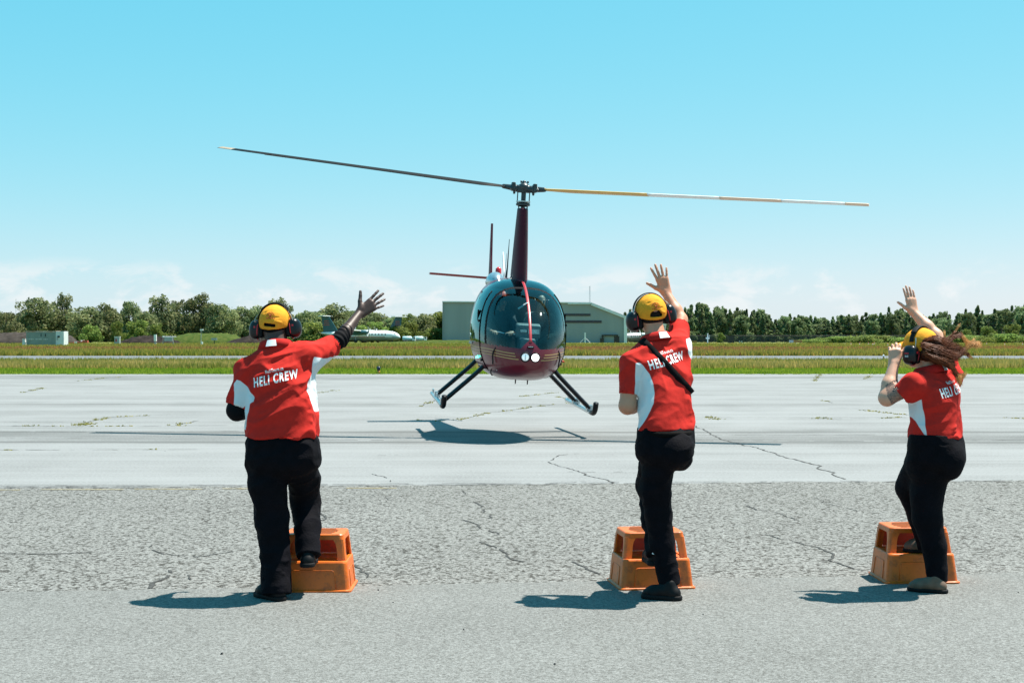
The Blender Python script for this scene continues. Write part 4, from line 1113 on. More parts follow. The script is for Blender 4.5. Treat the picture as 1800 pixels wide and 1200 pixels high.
def turboprop(name, loc, rz, L, label, tail_mat, nac_mat, sc=1.0):
    r = empty(name, loc, (0, 0, rz)); r.scale = (sc,) * 3; tag(r, label, 'airplane')
    # x forward, nose at +L/2
    R_ = 1.35
    xs = np.array([-0.5, -0.42, -0.30, -0.18, 0.0, 0.30, 0.40, 0.45, 0.48, 0.5]) * L
    rs = np.array([0.12, 0.35, 0.75, 0.98, 1.0, 1.0, 0.93, 0.72, 0.45, 0.10]) * R_
    zc = np.array([2.75, 2.55, 2.2, 2.0, 1.95, 1.95, 1.90, 1.75, 1.60, 1.5])
    P = np.stack([xs, 0 * xs, zc], 1); Pc = catmull(P, 4); rc = np.interp(Pc[:, 0], xs, rs)
    V, F = tube(Pc, rc.tolist(), 24, flat=(0, 0, 1)); mk('fuselage', V, F, M_PLANE, r)
    V2, F2 = tube(Pc, [(q * 0.9, q * 0.98) for q in rc], 24, flat=(0, 0, 1)); V2 = V2 - np.array([0, 0, 0.16]); mk('belly_fairing', V2, F2, M_BELLY, r)
    mb = MB(); mb.box((0.02 * L, 0, 1.6), (0.30 * L, R_ * 1.006, 0.07)); mb.build('cheat_line', M_RED, r)
    for i in range(14):
        x = -0.22 * L + i * 0.042 * L
        for s_ in (-1, 1):
            mb = MB(); mb.box((x, s_ * R_ * 0.965, 2.32), (0.14, 0.06, 0.19)); mb.build('window', M_DARKWIN, r)
    for s_ in (-1, 1):
        mb = MB(); mb.box((0.437 * L, s_ * 0.62, 2.42), (0.30, 0.25, 0.16), rotm((0, 1, 0), 25)); mb.build('cockpit_window', M_DARKWIN, r)
    mb = MB()
    for s_ in (-1, 1): plate(mb, [(1.3, 0, 3.3), (1.1, s_ * 12.8, 3.5), (-0.2, s_ * 12.8, 3.5), (-1.4, 0, 3.3)], (0, 0, 1), 0.28)
    mb.build('wing', M_PLANE, r)
    for s_ in (-1, 1):
        V, F = tube([(3.2, s_ * 3.9, 2.85), (2.6, s_ * 3.9, 2.85), (1.0, s_ * 3.9, 2.8), (-1.2, s_ * 3.9, 2.75), (-2.6, s_ * 3.9, 3.0)], [0.25, 0.52, 0.68, 0.62, 0.18], 14); n_ = mk('engine_nacelle', V, F, nac_mat, r)
        mb = MB()
        for k in range(4):
            a = math.radians(35 + 90 * k); mb.tube([(3.25, s_ * 3.9, 2.85), (3.25, s_ * 3.9 + 1.9 * math.cos(a), 2.85 + 1.9 * math.sin(a))], [(0.05, 0.14), (0.03, 0.10)], 6)
        mb.build('propeller', M_GREYBOX, n_)
        mb = MB(); mb.tube([(-0.4, s_ * 3.9, 2.4), (-0.4, s_ * 3.9, 0.5)], 0.09, 8); g_ = mb.build('main_gear', M_STEEL, r)
        for d in (-0.25, 0.25):
            V, F = tube([(-0.4, s_ * 3.9 + d - 0.1, 0.42), (-0.4, s_ * 3.9 + d + 0.1, 0.42)], 0.42, 16); mk('wheel', V, F, M_TYRE, g_)
    V, F = tube([(0.40 * L, 0, 1.2), (0.40 * L, 0, 0.4)], 0.08, 8); g_ = mk('nose_gear', V, F, M_STEEL, r); V, F = tube([(0.40 * L, -0.2, 0.3), (0.40 * L, 0.2, 0.3)], 0.3, 14); mk('wheel', V, F, M_TYRE, g_)
    mb = MB(); plate(mb, [(-0.28 * L, 0, 2.9), (-0.405 * L, 0, 7.3), (-0.50 * L, 0, 7.3), (-0.47 * L, 0, 2.8)], (0, 1, 0), 0.3); mb.build('tail_fin', tail_mat, r)
    mb = MB()
    for s_ in (-1, 1): plate(mb, [(-0.40 * L, 0, 7.4), (-0.43 * L, s_ * 3.9, 7.4), (-0.49 * L, s_ * 3.9, 7.4), (-0.51 * L, 0, 7.4)], (0, 0, 1), 0.2)
    mb.build('tailplane', M_PLANE, r)
    for i in (0, 1, 2):
        mb = MB(); mb.box((-0.435 * L, 0, 4.9 + i * 0.55), (0.85 - 0.1 * i, 0.17, 0.10)); mb.build('tail_stripe', M_RED, r)
    return r
turboprop('parked_airliner', (at(634, 604, 391)[0], 391, -0.05), math.radians(-8), 22.2, 'white twin turboprop airliner with teal tail parked behind the waving arm', M_TEAL, M_TEAL)
turboprop('parked_airliner', (at(650, 604, 407)[0], 409, -0.05), math.radians(158), 20.0, 'second turboprop with dark fin parked behind the white airliner', M_TEAL, M_TEAL, 1.0)
turboprop('parked_airplane', (at(1123, 604, 390)[0] + 2.5, 400, -0.05), math.radians(200), 17.0, 'white propeller airplane parked right of the hangar behind the middle crew member', M_PLANE, M_PLANE, 0.8)
def tanker(u0, u1, Y, label):
    a = at(u0, 592, Y); b = at(u1, 604, Y); r = wroot('tanker_truck', ((a[0] + b[0]) / 2, Y, -0.05)); tag(r, label, 'truck'); L = b[0] - a[0]
    V, F = tube([(a[0] + 0.02 * L, Y, 1.15), (a[0] + 0.06 * L, Y, 1.15), (a[0] + 0.66 * L, Y, 1.15), (a[0] + 0.70 * L, Y, 1.15)], [0.4, 0.62, 0.62, 0.4], 20); mk('tank', V, F, pmat('pale_blue_tank', (0.42, 0.58, 0.62), 0.35, 0.05), r)
    mb = MB(); mb.box((a[0] + 0.86 * L, Y, 0.98), (0.11 * L, 0.75, 0.58)); cb = mb.build('cab', M_WHITE, r); mb = MB(); mb.box((a[0] + 0.88 * L, Y - 0.76, 1.25), (0.06 * L, 0.02, 0.18)); mb.build('side_window', M_DARKWIN, cb)
    mb = MB(); mb.box(((a[0] + b[0]) / 2, Y, 0.5), (L * 0.47, 0.6, 0.1)); mb.build('chassis', M_BLACK, r)
    for q in (0.16, 0.34, 0.84):
        for s_ in (-0.65, 0.65):
            V, F = tube([(a[0] + q * L, Y + s_ - 0.12, 0.33), (a[0] + q * L, Y + s_ + 0.12, 0.33)], 0.36, 14); mk('wheel', V, F, M_TYRE, r)
tanker(707, 731, 388, 'pale blue tanker truck just right of the airliner nose')
tanker(728, 751, 392, 'pale tanker truck nearest to the hangar')

# ================================================================== helicopter
M_MAR = pmat('maroon_gloss_paint', (0.115, 0.005, 0.016), 0.32, 0.06, 3.0, coat=0.3, spec=0.35)
M_MARF = pmat('maroon_satin_paint', (0.060, 0.004, 0.014), 0.5, 0.08, 3.0, coat=0.0, spec=0.2)
M_REDP = pmat('red_strip_paint', (0.36, 0.018, 0.022), 0.35, 0.06, 6.0, coat=0.4)
M_GOLD = pmat('gold_pinstripe', (0.42, 0.27, 0.10), 0.45, 0.05)
M_HBLK = pmat('black_metal_fairing', (0.004, 0.004, 0.006), 0.45, 0.15, 6.0, spec=0.25)
M_HUB = pmat('hub_steel', (0.035, 0.045, 0.05), 0.35, 0.3, 14.0, metallic=0.4)
M_SILV = pmat('polished_alloy', (0.45, 0.52, 0.55), 0.25, 0.15, 20.0, metallic=0.8)
M_INT = pmat('dark_cabin_lining', (0.026, 0.030, 0.033), 0.8, 0.15, 5.0)
M_CONS = pmat('grey_console', (0.10, 0.115, 0.12), 0.5, 0.12, 8.0)
M_SEAL = pmat('black_rubber_seal', (0.004, 0.004, 0.005), 0.7, 0.1, spec=0.1)
M_GLS = glass_mat('tinted_windshield', (0.66, 0.90, 0.92), 0.03, (0.72, 1.0, 1.0), 1.5)
M_GLD = glass_mat('dark_tinted_door_glass', (0.18, 0.40, 0.46), 0.02, (0.6, 1.0, 1.0), 2.0)
M_GLT = glass_mat('tinted_roof_glass', (0.50, 0.72, 0.76), 0.02, (0.7, 1.0, 1.0), 1.6)
M_LAMP = pmat('lit_landing_lamp', (0.9, 0.9, 0.9), 0.2, 0.0, emis=(1, 1, 0.97), estr=1.6)
M_LENS = pmat('lamp_lens', (0.55, 0.66, 0.68), 0.12, 0.1, 30.0, metallic=0.5, emis=(0.8, 0.95, 1.0), estr=0.22)
M_GREEN = pmat('green_position_light', (0.02, 0.3, 0.2), 0.2, 0.0, emis=(0.1, 1.0, 0.7), estr=2.5)
M_BEAC = pmat('red_beacon_lens', (0.45, 0.02, 0.025), 0.2, 0.0)

HEL = empty('helicopter', (-0.005, 23.0, 0.475), (math.radians(2.2), math.radians(3.0), math.radians(7.0)))
HEL.rotation_mode = 'XYZ'
tag(HEL, 'maroon helicopter hovering low over the apron with rotor spread wide', 'helicopter')

YN = -1.90
def sect(y):
    """half width, bottom, top of the cabin at station y (y runs aft)"""
    if y <= -0.1:
        t = min(1, max(0, (y - YN) / (-0.1 - YN))); q = 1 - t
        w = 0.735 * (1 - q ** 2.3) ** (1 / 1.9)
        zt = 0.86 + 1.17 * (1 - q ** 2.0) ** (1 / 1.55)
        zb = 0.86 - 0.42 * (1 - q ** 2.6) ** (1 / 2.1)
    else:
        w = np.interp(y, [-0.1, 0.5, 1.0, 1.5, 1.9], [0.735, 0.70, 0.58, 0.36, 0.16])
        zt = np.interp(y, [-0.1, 0.5, 1.0, 1.5, 1.9], [2.03, 2.05, 2.03, 2.0, 1.98])
        zb = np.interp(y, [-0.1, 0.5, 1.0, 1.5, 1.9], [0.44, 0.46, 0.62, 1.05, 1.62])
    return w, zb, zt
NE = 3.0
def cpt(y, th, off=0.0):
    w, zb, zt = sect(y); zc, hz_ = (zb + zt) / 2, (zt - zb) / 2
    c, s = math.cos(th), math.sin(th)
    zr = math.copysign(abs(s) ** (2 / NE), s); xr = math.copysign(abs(c) ** (2 / NE), c)
    xr *= 1 - 0.13 * max(0, zr) ** 1.2 - 0.05 * max(0, -zr) ** 2
    return np.array([(w + off) * xr, y, zc + (hz_ + off) * zr])
def fq(x, z):
    """how far out a front-view point lies: 1 on the widest outline"""
    zr = (z - 1.235) / 0.795
    tp = 1 - 0.13 * np.maximum(0, zr) ** 1.2
    return ((np.abs(x) / 0.735 / tp) ** NE + np.abs(zr) ** NE) ** (1 / NE)
ys = [YN + (1 - math.cos(t)) * 1.8 for t in np.linspace(0.012, math.pi / 2, 150)] + list(np.linspace(-0.08, 1.9, 40))
MR = 340
GV = np.array([[cpt(y, 2 * math.pi * (k + 0.5) / MR) for k in range(MR)] for y in ys])
classes = {}
def classify(p):
    x, y, z = p
    ax = abs(x)
    dia = ax * 0.95 + abs(z - 0.90) * 1.0 < 0.235 and y < -1.2          # nose panel round the lamps
    belt = 0.985 + 0.05 * ax
    if z < belt or dia: return 'body'
    if y > 0.25: return 'body'
    q = fq(x, z)
    if y < -0.25 and q < 0.815:
        return 'ws_l' if x < 0 else 'ws_r'
    if q < 0.845 and y < -0.25: return 'frame'
    if z > 1.86: return 'top' if y < -0.02 else 'body'
    if y > 0.12: return 'body'
    return 'dw_l' if x < 0 else 'dw_r'
Vf = GV.reshape(-1, 3); nidx = len(Vf)
for j in range(len(ys) - 1):
    for k in range(MR):
        k2 = (k + 1) % MR; f = (j * MR + k, (j + 1) * MR + k, (j + 1) * MR + k2, j * MR + k2)
        c = classify(Vf[list(f)].mean(0)); classes.setdefault(c, []).append(f)
def submesh(name, faces, mat, parent):
    F = np.array(faces); u, inv = np.unique(F, return_inverse=True)
    return mk(name, Vf[u], inv.reshape(F.shape), mat, parent)
# nose tip cap
tip = list(range(MR)); 
classes['body'].append(None)
F_ = [f for f in classes['body'] if f is not None]
o = submesh('cabin_shell', F_, M_MAR, HEL)
capV = [Vf[k] for k in range(MR)] + [np.array([0, YN, 0.86])]
mk('nose_tip', capV, [(k, (k + 1) % MR, MR) for k in range(MR)], M_MAR, HEL)
ws = {}
for c, nm, m in (('ws_l', 'windshield', M_GLS), ('ws_r', 'windshield', M_GLS), ('frame', 'windshield_frame', M_SEAL), ('top', 'roof_window', M_GLT), ('dw_l', 'door_window', M_GLD), ('dw_r', 'door_window', M_GLD)):
    if c in classes: ws[c] = submesh(nm, classes[c], m, HEL)
# surface lookup for stripes, seams and the centre strip
def th_for_z(y, z, side):
    lo, hi = -math.pi / 2 + 1e-4, math.pi / 2 - 1e-4
    for _ in range(40):
        mid = (lo + hi) / 2
        if cpt(y, mid)[2] < z: lo = mid
        else: hi = mid
    th = (lo + hi) / 2
    return th if side > 0 else math.pi - th
def ribbon(name, pts, nrm, width, mat, parent, up=None):
    P = np.array(pts); V = []; F = []
    T = np.gradient(P, axis=0)
    for i in range(len(P)):
        b = np.cross(T[i], nrm[i]); b /= np.linalg.norm(b) + 1e-9
        V += [P[i] - b * width / 2, P[i] + b * width / 2]
        if i: F.append((2 * i - 2, 2 * i - 1, 2 * i + 1, 2 * i))
    return mk(name, V, F, mat, parent)
def snorm(y, th):
    e_ = 1e-3; a = cpt(y + e_, th) - cpt(y - e_, th); b = cpt(y, th + e_) - cpt(y, th - e_)
    n = np.cross(a, b); n /= np.linalg.norm(n) + 1e-12
    p = cpt(y, th); c = np.array([0, max(y, -1.0) if y > -1.0 else -1.0, 1.2])
    return n if n @ (p - c) > 0 else -n
def zline(y, z, side):
    th = th_for_z(y, z, side); n = snorm(y, th); return cpt(y, th) + n * 0.005, n
for side in (-1, 1):
    for i, z0 in enumerate((0.945, 0.905, 0.865)):
        pts = []; nn = []
        for y in np.concatenate([np.linspace(-1.885, -1.8, 26), np.linspace(-1.79, 0.9, 60)]):
            zz = z0 - 0.035 * math.exp(-((y + 1.9) / 0.35) ** 2)
            w, zb, zt = sect(y)
            if not (zb + 0.01 < zz < zt - 0.01): continue
            p, n = zline(y, zz, side)
            if abs(p[0]) * 0.95 + abs(p[2] - 0.90) < 0.225: continue
            pts.append(p); nn.append(n)
        if len(pts) > 4: ribbon('pinstripe', pts, nn, 0.013, M_GOLD, HEL)
# centre strip from the nose panel up to the mast
pts = [cpt(y, math.pi / 2, 0.006) for y in np.linspace(-1.875, -0.55, 60)]
pts = [p for p in pts if p[2] > 1.06]
V, F = tube(pts, [(0.006, 0.022)] * len(pts), 10, flat=(0, -0.7, 0.7)); cs = mk('centre_strip', V, F, M_REDP, HEL)
# red outline of the nose panel
def nose_pt(x, z):
    """point on the nose surface for a front-view x, z"""
    lo, hi = YN + 1e-4, -0.1
    for _ in range(40):
        m_ = (lo + hi) / 2; w, zb, zt = sect(m_); zc, h_ = (zb + zt) / 2, (zt - zb) / 2
        zr = (z - zc) / h_
        tp = 1 - 0.13 * max(0, min(1, zr)) ** 1.2 - 0.05 * max(0, min(1, -zr)) ** 2
        q = (abs(x) / (w * tp)) ** NE + abs(zr) ** NE
        if q > 1: lo = m_
        else: hi = m_
    return np.array([x, (lo + hi) / 2, z])
# lamps in the nose panel
lamps = empty('landing_light_pair'); lamps.parent = HEL
for i, (x, m) in enumerate(((-0.075, M_LENS), (0.075, M_LAMP))):
    p = nose_pt(x, 0.872); 
    ring = [(p[0] + 0.066 * math.cos(t), p[1] - 0.014, p[2] + 0.066 * math.sin(t)) for t in np.linspace(0, 2 * math.pi, 33)]
    V, F = tube(ring, 0.010, 6, False); l_ = mk('landing_light', V, F, M_HBLK, HEL)
    V, F = tube([(p[0], p[1] + 0.03, p[2]), (p[0], p[1] - 0.008, p[2]), (p[0], p[1] - 0.020, p[2]), (p[0], p[1] - 0.027, p[2])], [0.062, 0.062, 0.045, 0.01], 24); mk('lens', V, F, m, l_)
    if m is M_LENS:
        mb = MB(); mb.tube([(p[0], p[1] - 0.026, p[2] - 0.045), (p[0], p[1] - 0.03, p[2] + 0.045)], 0.010, 8); mb.build('lamp_filament', M_WHITE, l_)
bpy.data.objects.remove(lamps)
p = nose_pt(0.0, 1.02); mb = MB(); mb.box((0, p[1] - 0.012, 1.02), (0.048, 0.014, 0.016)); iv = mb.build('nose_inlet', M_HBLK, HEL)
mb = MB(); mb.box((0, p[1] - 0.028, 1.028), (0.036, 0.004, 0.006)); mb.build('inlet_lip', M_SILV, iv)
# compass bracket at the top of the strip, yaw probe and its string
pt = cpt(-0.62, math.pi / 2)
mb = MB(); mb.box((0, pt[1] + 0.06, pt[2] - 0.09), (0.16, 0.06, 0.06), None, 1.15); mb.build('overhead_bracket', M_INT, HEL)
pm = cpt(-1.30, math.pi / 2, 0.01)
mb = MB(); mb.tube([pm, pm + np.array([-0.02, -0.03, 0.0]), pm + np.array([-0.15, -0.02, -0.10])], [0.006, 0.009, 0.016], 8); mb.build('yaw_string', M_WHITE, HEL)
# door seams and handles
for side in (-1, 1):
    pts = []; 
    for t in np.linspace(0, 1, 20):
        z = 0.62 + 1.2 * t; y = -0.95 + 0.30 * t ** 2
        q, n = zline(y, min(z, sect(y)[2] - 0.02), side); pts.append(q)
    V, F = tube(pts, 0.007, 6); mk('door_seam', V, F, M_SEAL, HEL)
    pts = []
    for y in np.linspace(-0.95, 0.15, 16):
        q, n = zline(y, 0.62, side); pts.append(q)
    V, F = tube(pts, 0.006, 6); mk('door_seam', V, F, M_SEAL, HEL)
    for z in (0.75, 1.35):
        q, n = zline(-0.86 + 0.1 * (z > 1), z, side); mb = MB(); mb.box(q + n * 0.004, (0.012, 0.035, 0.018)); mb.build('door_hinge', M_HBLK, HEL)
    q, n = zline(-0.25, 0.99, side); mb = MB(); mb.box(q + n * 0.02, (0.02, 0.07, 0.018)); mb.build('door_handle', M_SILV, HEL)
    q, n = zline(-0.62, 1.42, side); mb = MB(); mb.box(q - n * 0.006, (0.010, 0.03, 0.10)); mb.build('vent_window', M_SEAL, HEL)
# position lights
q, n = zline(-0.70, 0.79, -1); V, F = tube([q, q + n * 0.04], [0.022, 0.012], 10); mk('position_light', V, F, M_GREEN, HEL)
q, n = zline(-0.70, 0.79, 1); V, F = tube([q, q + n * 0.05], [0.022, 0.012], 10); mk('position_light', V, F, pmat('red_position_light', (0.5, 0.05, 0.02), 0.3, 0.0), HEL)
# cabin interior
bk = [cpt(0.16, 2 * math.pi * k / 96, -0.012) for k in range(96)]
mk('bulkhead', bk + [p + np.array([0, 0.04, 0]) for p in bk], [tuple(range(96)), tuple(range(191, 95, -1))], M_INT, HEL, False)
fl = []
for y in np.linspace(-1.62, 0.14, 24):
    fx_ = abs(cpt(y, th_for_z(y, 0.70, 1))[0]) - 0.025; fl += [(-fx_, y, 0.70), (fx_, y, 0.70)]
mk('cabin_floor', fl, [(2 * i, 2 * i + 1, 2 * i + 3, 2 * i + 2) for i in range(23)], M_INT, HEL, False)
for x in (-0.33, 0.33):
    F_ = Field((x - 0.3, -0.5, 0.6), (x + 0.3, 0.25, 1.75), 0.016)
    F_.add(sbox((x, -0.18, 0.92), (0.24, 0.27, 0.09), None, 0.05)).add(sbox((x, 0.07, 1.30), (0.23, 0.07, 0.40), rotm((1, 0, 0), -8), 0.05), 0.05)
    V, F = F_.mesh(); mk('seat', V, F, M_INT, HEL)
# centre console, instrument panel
F_ = Field((-0.25, -1.5, 0.58), (0.32, -0.75, 1.40), 0.010)
F_.add(sbox((0.03, -1.12, 0.85), (0.12, 0.20, 0.28), None, 0.03)).add(sbox((0.05, -1.08, 1.24), (0.19, 0.07, 0.11), rotm((1, 0, 0), 12), 0.03), 0.03)
V, F = F_.mesh(); con = mk('instrument_console', V, F, M_CONS, HEL)
mb = MB(); mb.box((-0.03, -1.165, 1.24), (0.05, 0.01, 0.02)); mb.build('instrument_bezel', M_SILV, con)
mb = MB(); mb.box((0.13, -1.165, 1.235), (0.085, 0.012, 0.035)); mb.build('instrument_bezel', M_SILV, con)
# T-bar cyclic and collective, pedals
mb = MB(); mb.tube(catmull([(0.0, -0.80, 0.62), (0.0, -0.82, 0.95), (-0.02, -0.78, 1.16)], 5), 0.014, 8); mb.tube(catmull([(0.25, -0.78, 1.10), (0, -0.78, 1.16), (-0.25, -0.78, 1.17), (-0.43, -0.74, 1.20)], 5), 0.011, 8)
cy_ = mb.build('cyclic_stick', M_SILV, HEL); V, F = tube([(-0.26, -0.78, 1.18), (-0.27, -0.79, 1.04)], [0.020, 0.016], 8); mk('grip', V, F, M_HBLK, cy_)
for x in (-0.42, -0.24, 0.24, 0.42):
    mb = MB(); mb.box((x, -1.30, 0.80), (0.04, 0.02, 0.07), rotm((1, 0, 0), 20)); mb.tube([(x, -1.30, 0.62), (x, -1.30, 0.8)], 0.01, 6); mb.build('pedal', M_SILV, HEL)
for s_, x in ((1, -0.50), (1, 0.50)):
    V, F = tube(catmull([(x, -1.42, 0.72), (x * 1.02, -1.46, 0.9), (x * 0.85, -1.5, 1.02), (x * 0.7, -1.4, 0.9)], 5), 0.012, 6); mk('cable_loom', V, F, M_HBLK, HEL)

# mast fairing
lv = [(1.96, 0.145, 0.42), (2.05, 0.132, 0.38), (2.5, 0.116, 0.30), (2.9, 0.098, 0.24), (3.17, 0.084, 0.19)]
pts = catmull([(0.0, 0.02, z) for z, a, b in lv], 6); zz = pts[:, 2]
ra = np.interp(zz, [l[0] for l in lv], [l[1] for l in lv]); rb = np.interp(zz, [l[0] for l in lv], [l[2] for l in lv])
V, F = tube(pts, list(zip(ra, rb)), 32, flat=(1, 0, 0)); mk('mast_fairing', V, F, M_MARF, HEL)
V, F = tube([(0, 0.02, 1.99), (0, 0.02, 2.015)], [(0.155, 0.43), (0.15, 0.42)], 32, flat=(1, 0, 0)); mk('fairing_base', V, F, M_REDP, HEL)
# swashplate, mast and hub
mb = MB(); mb.tube([(0, 0, 3.15), (0, 0, 3.55)], 0.035, 12); mb.build('rotor_mast', M_HUB, HEL)
mb = MB(); mb.tube([(0, 0, 3.20), (0, 0, 3.22), (0, 0, 3.25), (0, 0, 3.27)], [0.06, 0.115, 0.115, 0.07], 20); sw = mb.build('swashplate', M_HUB, HEL)
mb = MB(); mb.tube([(0, 0, 3.275), (0, 0, 3.29)], 0.118, 20); mb.build('swashplate_ring', M_SILV, sw)
for a in (0, 90, 180, 270):
    c, s = math.cos(math.radians(a + 10)) * 0.10, math.sin(math.radians(a + 10)) * 0.10
    mb = MB(); mb.tube([(c, s, 3.25), (c, s, 3.43)], 0.009, 6); mb.build('pitch_link', M_HUB, HEL)
    mb = MB(); mb.tube([(c * 0.6, s * 0.6, 3.10), (c * 0.75, s * 0.75, 3.22)], 0.010, 6); mb.build('scissor_link', M_HUB, HEL)
RY = math.radians(23.0)         # blade azimuth: right tip toward the viewer
bd = np.array([math.cos(RY), -math.sin(RY), 0])
F_ = Field((-0.45, -0.25, 3.36), (0.45, 0.25, 3.66), 0.008)
tilt = -0.050
def hb(t, z=0): return np.array([bd[0] * t, bd[1] * t, 3.49 + z + tilt * t])
F_.add(rcone(hb(-0.13), hb(0.13), 0.055, 0.055)).add(ell(hb(0, 0.03), (0.09, 0.085, 0.065)), 0.02)
F_.add(rcone(hb(0, 0.0), hb(0, 0.10), 0.05, 0.035)).add(sbox(hb(0, -0.01), (0.11, 0.055, 0.055), rotm((0, 0, 1), 0), 0.01), 0.01)
for s_ in (-1, 1):
    F_.add(rcone(hb(0.14 * s_), hb(0.34 * s_, 0.012), 0.052, 0.038), 0.015).add(sbox(hb(0.18 * s_, 0.02), (0.03, 0.07, 0.07), None, 0.01), 0.01).add(rcone(hb(0.16 * s_, -0.08), hb(0.16 * s_, 0.06), 0.02, 0.02), 0.01)
    F_.add(rcone(hb(0.22 * s_) + np.array([0, -0.07, -0.01]), hb(0.22 * s_) + np.array([0, 0.07, 0.0]), 0.02, 0.02), 0.008)
V, F = F_.mesh(); hub = mk('rotor_hub', V, F, M_HUB, HEL)
for s_, x in ((1, 0.06), (1, -0.05), (1, 0.0)):
    V, F = tube([hb(x, 0.09), hb(x, 0.125)], 0.016, 8); mk('hub_bolt', V, F, M_HUB, hub)
# blades: real airfoil, coned and teetered; the advancing one carries painted bands
M_BLK2 = pmat('blade_shade_dark', (0.006, 0.0055, 0.005), 0.6, 0.2, 3.0, spec=0.1); M_TAN = pmat('blade_tan_leading_edge', (0.28, 0.22, 0.15), 0.45, 0.15, 4.0)  # left blade: shade of its underside is put into the dark base colour
M_BY = pmat('blade_yellow_paint', (0.62, 0.36, 0.07), 0.45, 0.06, 3.0); M_BW = pmat('blade_white_paint', (0.80, 0.82, 0.82), 0.45, 0.03, 3.0); M_BO = pmat('blade_pale_orange_paint', (0.70, 0.50, 0.36), 0.45, 0.05, 3.0)
def airfoil(n=9, chord=0.26, th=0.034):
    up = [(t, th / 2 * 5 * (0.2969 * math.sqrt(t) - 0.126 * t - 0.3516 * t * t + 0.2843 * t ** 3 - 0.1015 * t ** 4) / 0.5) for t in np.linspace(0, 1, n) ** 1.6]
    P = [((t - 0.25) * chord, z) for t, z in up] + [((t - 0.25) * chord, -z * 0.8) for t, z in reversed(up[1:-1])]
    return P
AF = airfoil()
def blade(side, cone, twist, bands, R0=0.33, R1=5.45, droop=0.0):
    """bands: list of (r0, r1, material)"""
    out = []
    dirx = bd * side; perp = np.array([-dirx[1], dirx[0], 0])      # chordwise
    root = None
    for i, (r0, r1, m) in enumerate(bands):
        V = []; F = []; rs_ = np.linspace(r0, r1, 14); n = len(AF)
        for j, rr in enumerate(rs_):
            z = 3.49 + tilt * rr * side + cone * rr + droop * (rr / R1) ** 2
            a = twist * (1 - 0.5 * rr / R1); k = min(1.0, 0.55 + (rr - R0) * 1.1)
            for c, h in AF:
                c2, h2 = c * k * math.cos(a) + h * math.sin(a), -c * k * math.sin(a) + h * math.cos(a)
                V.append(dirx * rr + perp * c2 + np.array([0, 0, z + h2]))
        for j in range(13):
            for q in range(n): F.append((j * n + q, j * n + (q + 1) % n, (j + 1) * n + (q + 1) % n, (j + 1) * n + q))
        F.append(tuple(range(n - 1, -1, -1))); F.append(tuple(range(13 * n, 14 * n)))
        if root is None: root = mk('rotor_blade', V, F, m, HEL)
        else: mk('blade_band', V, F, m, root)
    return root
bl_l = blade(-1, 0.046, 0.26, [(0.31, 5.15, M_BLK2), (5.15, 5.40, M_TAN)])
pts = [(-bd * rr) + np.array([0, 0, 3.49 + tilt * rr * -1 + 0.046 * rr - 0.022]) + np.array([0, -0.07, 0]) for rr in np.linspace(0.5, 4.6, 12)]
V, F = tube(pts, [(0.005, 0.012)] * 12, 6, flat=(0, 1, 0)); mk('leading_edge_strip', V, F, M_TAN, bl_l)
blade(1, 0.040, 0.13, [(0.31, 2.02, M_BY), (2.02, 3.15, M_BW), (3.15, 4.1, M_BO), (4.1, 5.05, M_BW), (5.05, 5.40, M_BO)])

# engine deck, boom, tail
V, F = tube(catmull([(0, 0.9, 1.80), (0, 1.9, 1.86), (0, 3.2, 1.92), (0, 4.5, 1.98)], 6), np.linspace(0.26, 0.085, 19).tolist(), 20); mk('tail_boom', V, F, M_MAR, HEL)
mb = MB(); plate(mb, [(0, 4.18, 1.95), (0, 4.42, 2.5), (0, 4.62, 3.12), (0, 4.70, 3.12), (0, 4.60, 1.98)], (1, 0, 0), 0.035); mb.build('upper_fin', M_MARF, HEL)
mb = MB(); plate(mb, [(0, 4.05, 1.90), (0, 4.55, 1.90), (0, 4.75, 1.15), (0, 4.55, 1.15)], (1, 0, 0), 0.05); mb.build('lower_fin', M_MAR, HEL)
mb = MB(); plate(mb, [(0, 3.95, 2.06), (-1.18, 4.10, 2.085), (-1.18, 4.42, 2.085), (0, 4.42, 2.06)], (0, 0, 1), 0.04); mb.build('stabilizer', M_REDP, HEL)
mb = MB(); mb.tube([(0.12, 4.62, 1.98), (0.30, 4.62, 1.98)], 0.045, 10); tg = mb.build('tail_rotor_gearbox', M_HUB, HEL)
for s_ in (-1, 1):
    mb = MB(); mb.box((0.30, 4.62 + 0.25 * s_, 1.98 + 0.28 * s_), (0.008, 0.055, 0.40), rotm((1, 0, 0), -42)); mb.build('tail_rotor_blade', M_BW, HEL)
# exhaust cowl, beacon, aerials
F_ = Field((-0.55, 0.2, 1.85), (0.2, 1.3, 2.3), 0.012).add(ell((-0.30, 0.75, 1.98), (0.15, 0.35, 0.16))); V, F = F_.mesh(); mk('exhaust_cowl', V, F, M_SILV, HEL)
V, F = tube([(-0.20, 1.25, 1.98), (-0.20, 1.25, 2.09), (-0.20, 1.25, 2.11), (-0.20, 1.25, 2.20), (-0.20, 1.25, 2.235)], [0.05, 0.05, 0.052, 0.05, 0.015], 14); bc = mk('beacon', V, F, M_BEAC, HEL)
mb = MB(); mb.tube([(-0.20, 1.25, 1.95), (-0.20, 1.25, 2.10)], 0.055, 12); mb.build('beacon_base', M_HBLK, bc)
mb = MB(); mb.tube([(-0.06, 1.6, 2.0), (-0.03, 1.6, 2.48)], [0.010, 0.006], 6); mb.build('aerial', M_WHITE, HEL)
mb = MB(); mb.tube([(0.03, 2.1, 2.0), (0.06, 2.2, 2.25), (0.07, 2.22, 2.75)], [(0.025, 0.05), (0.012, 0.02), (0.005, 0.008)], 8); mb.build('aerial', M_HBLK, HEL)
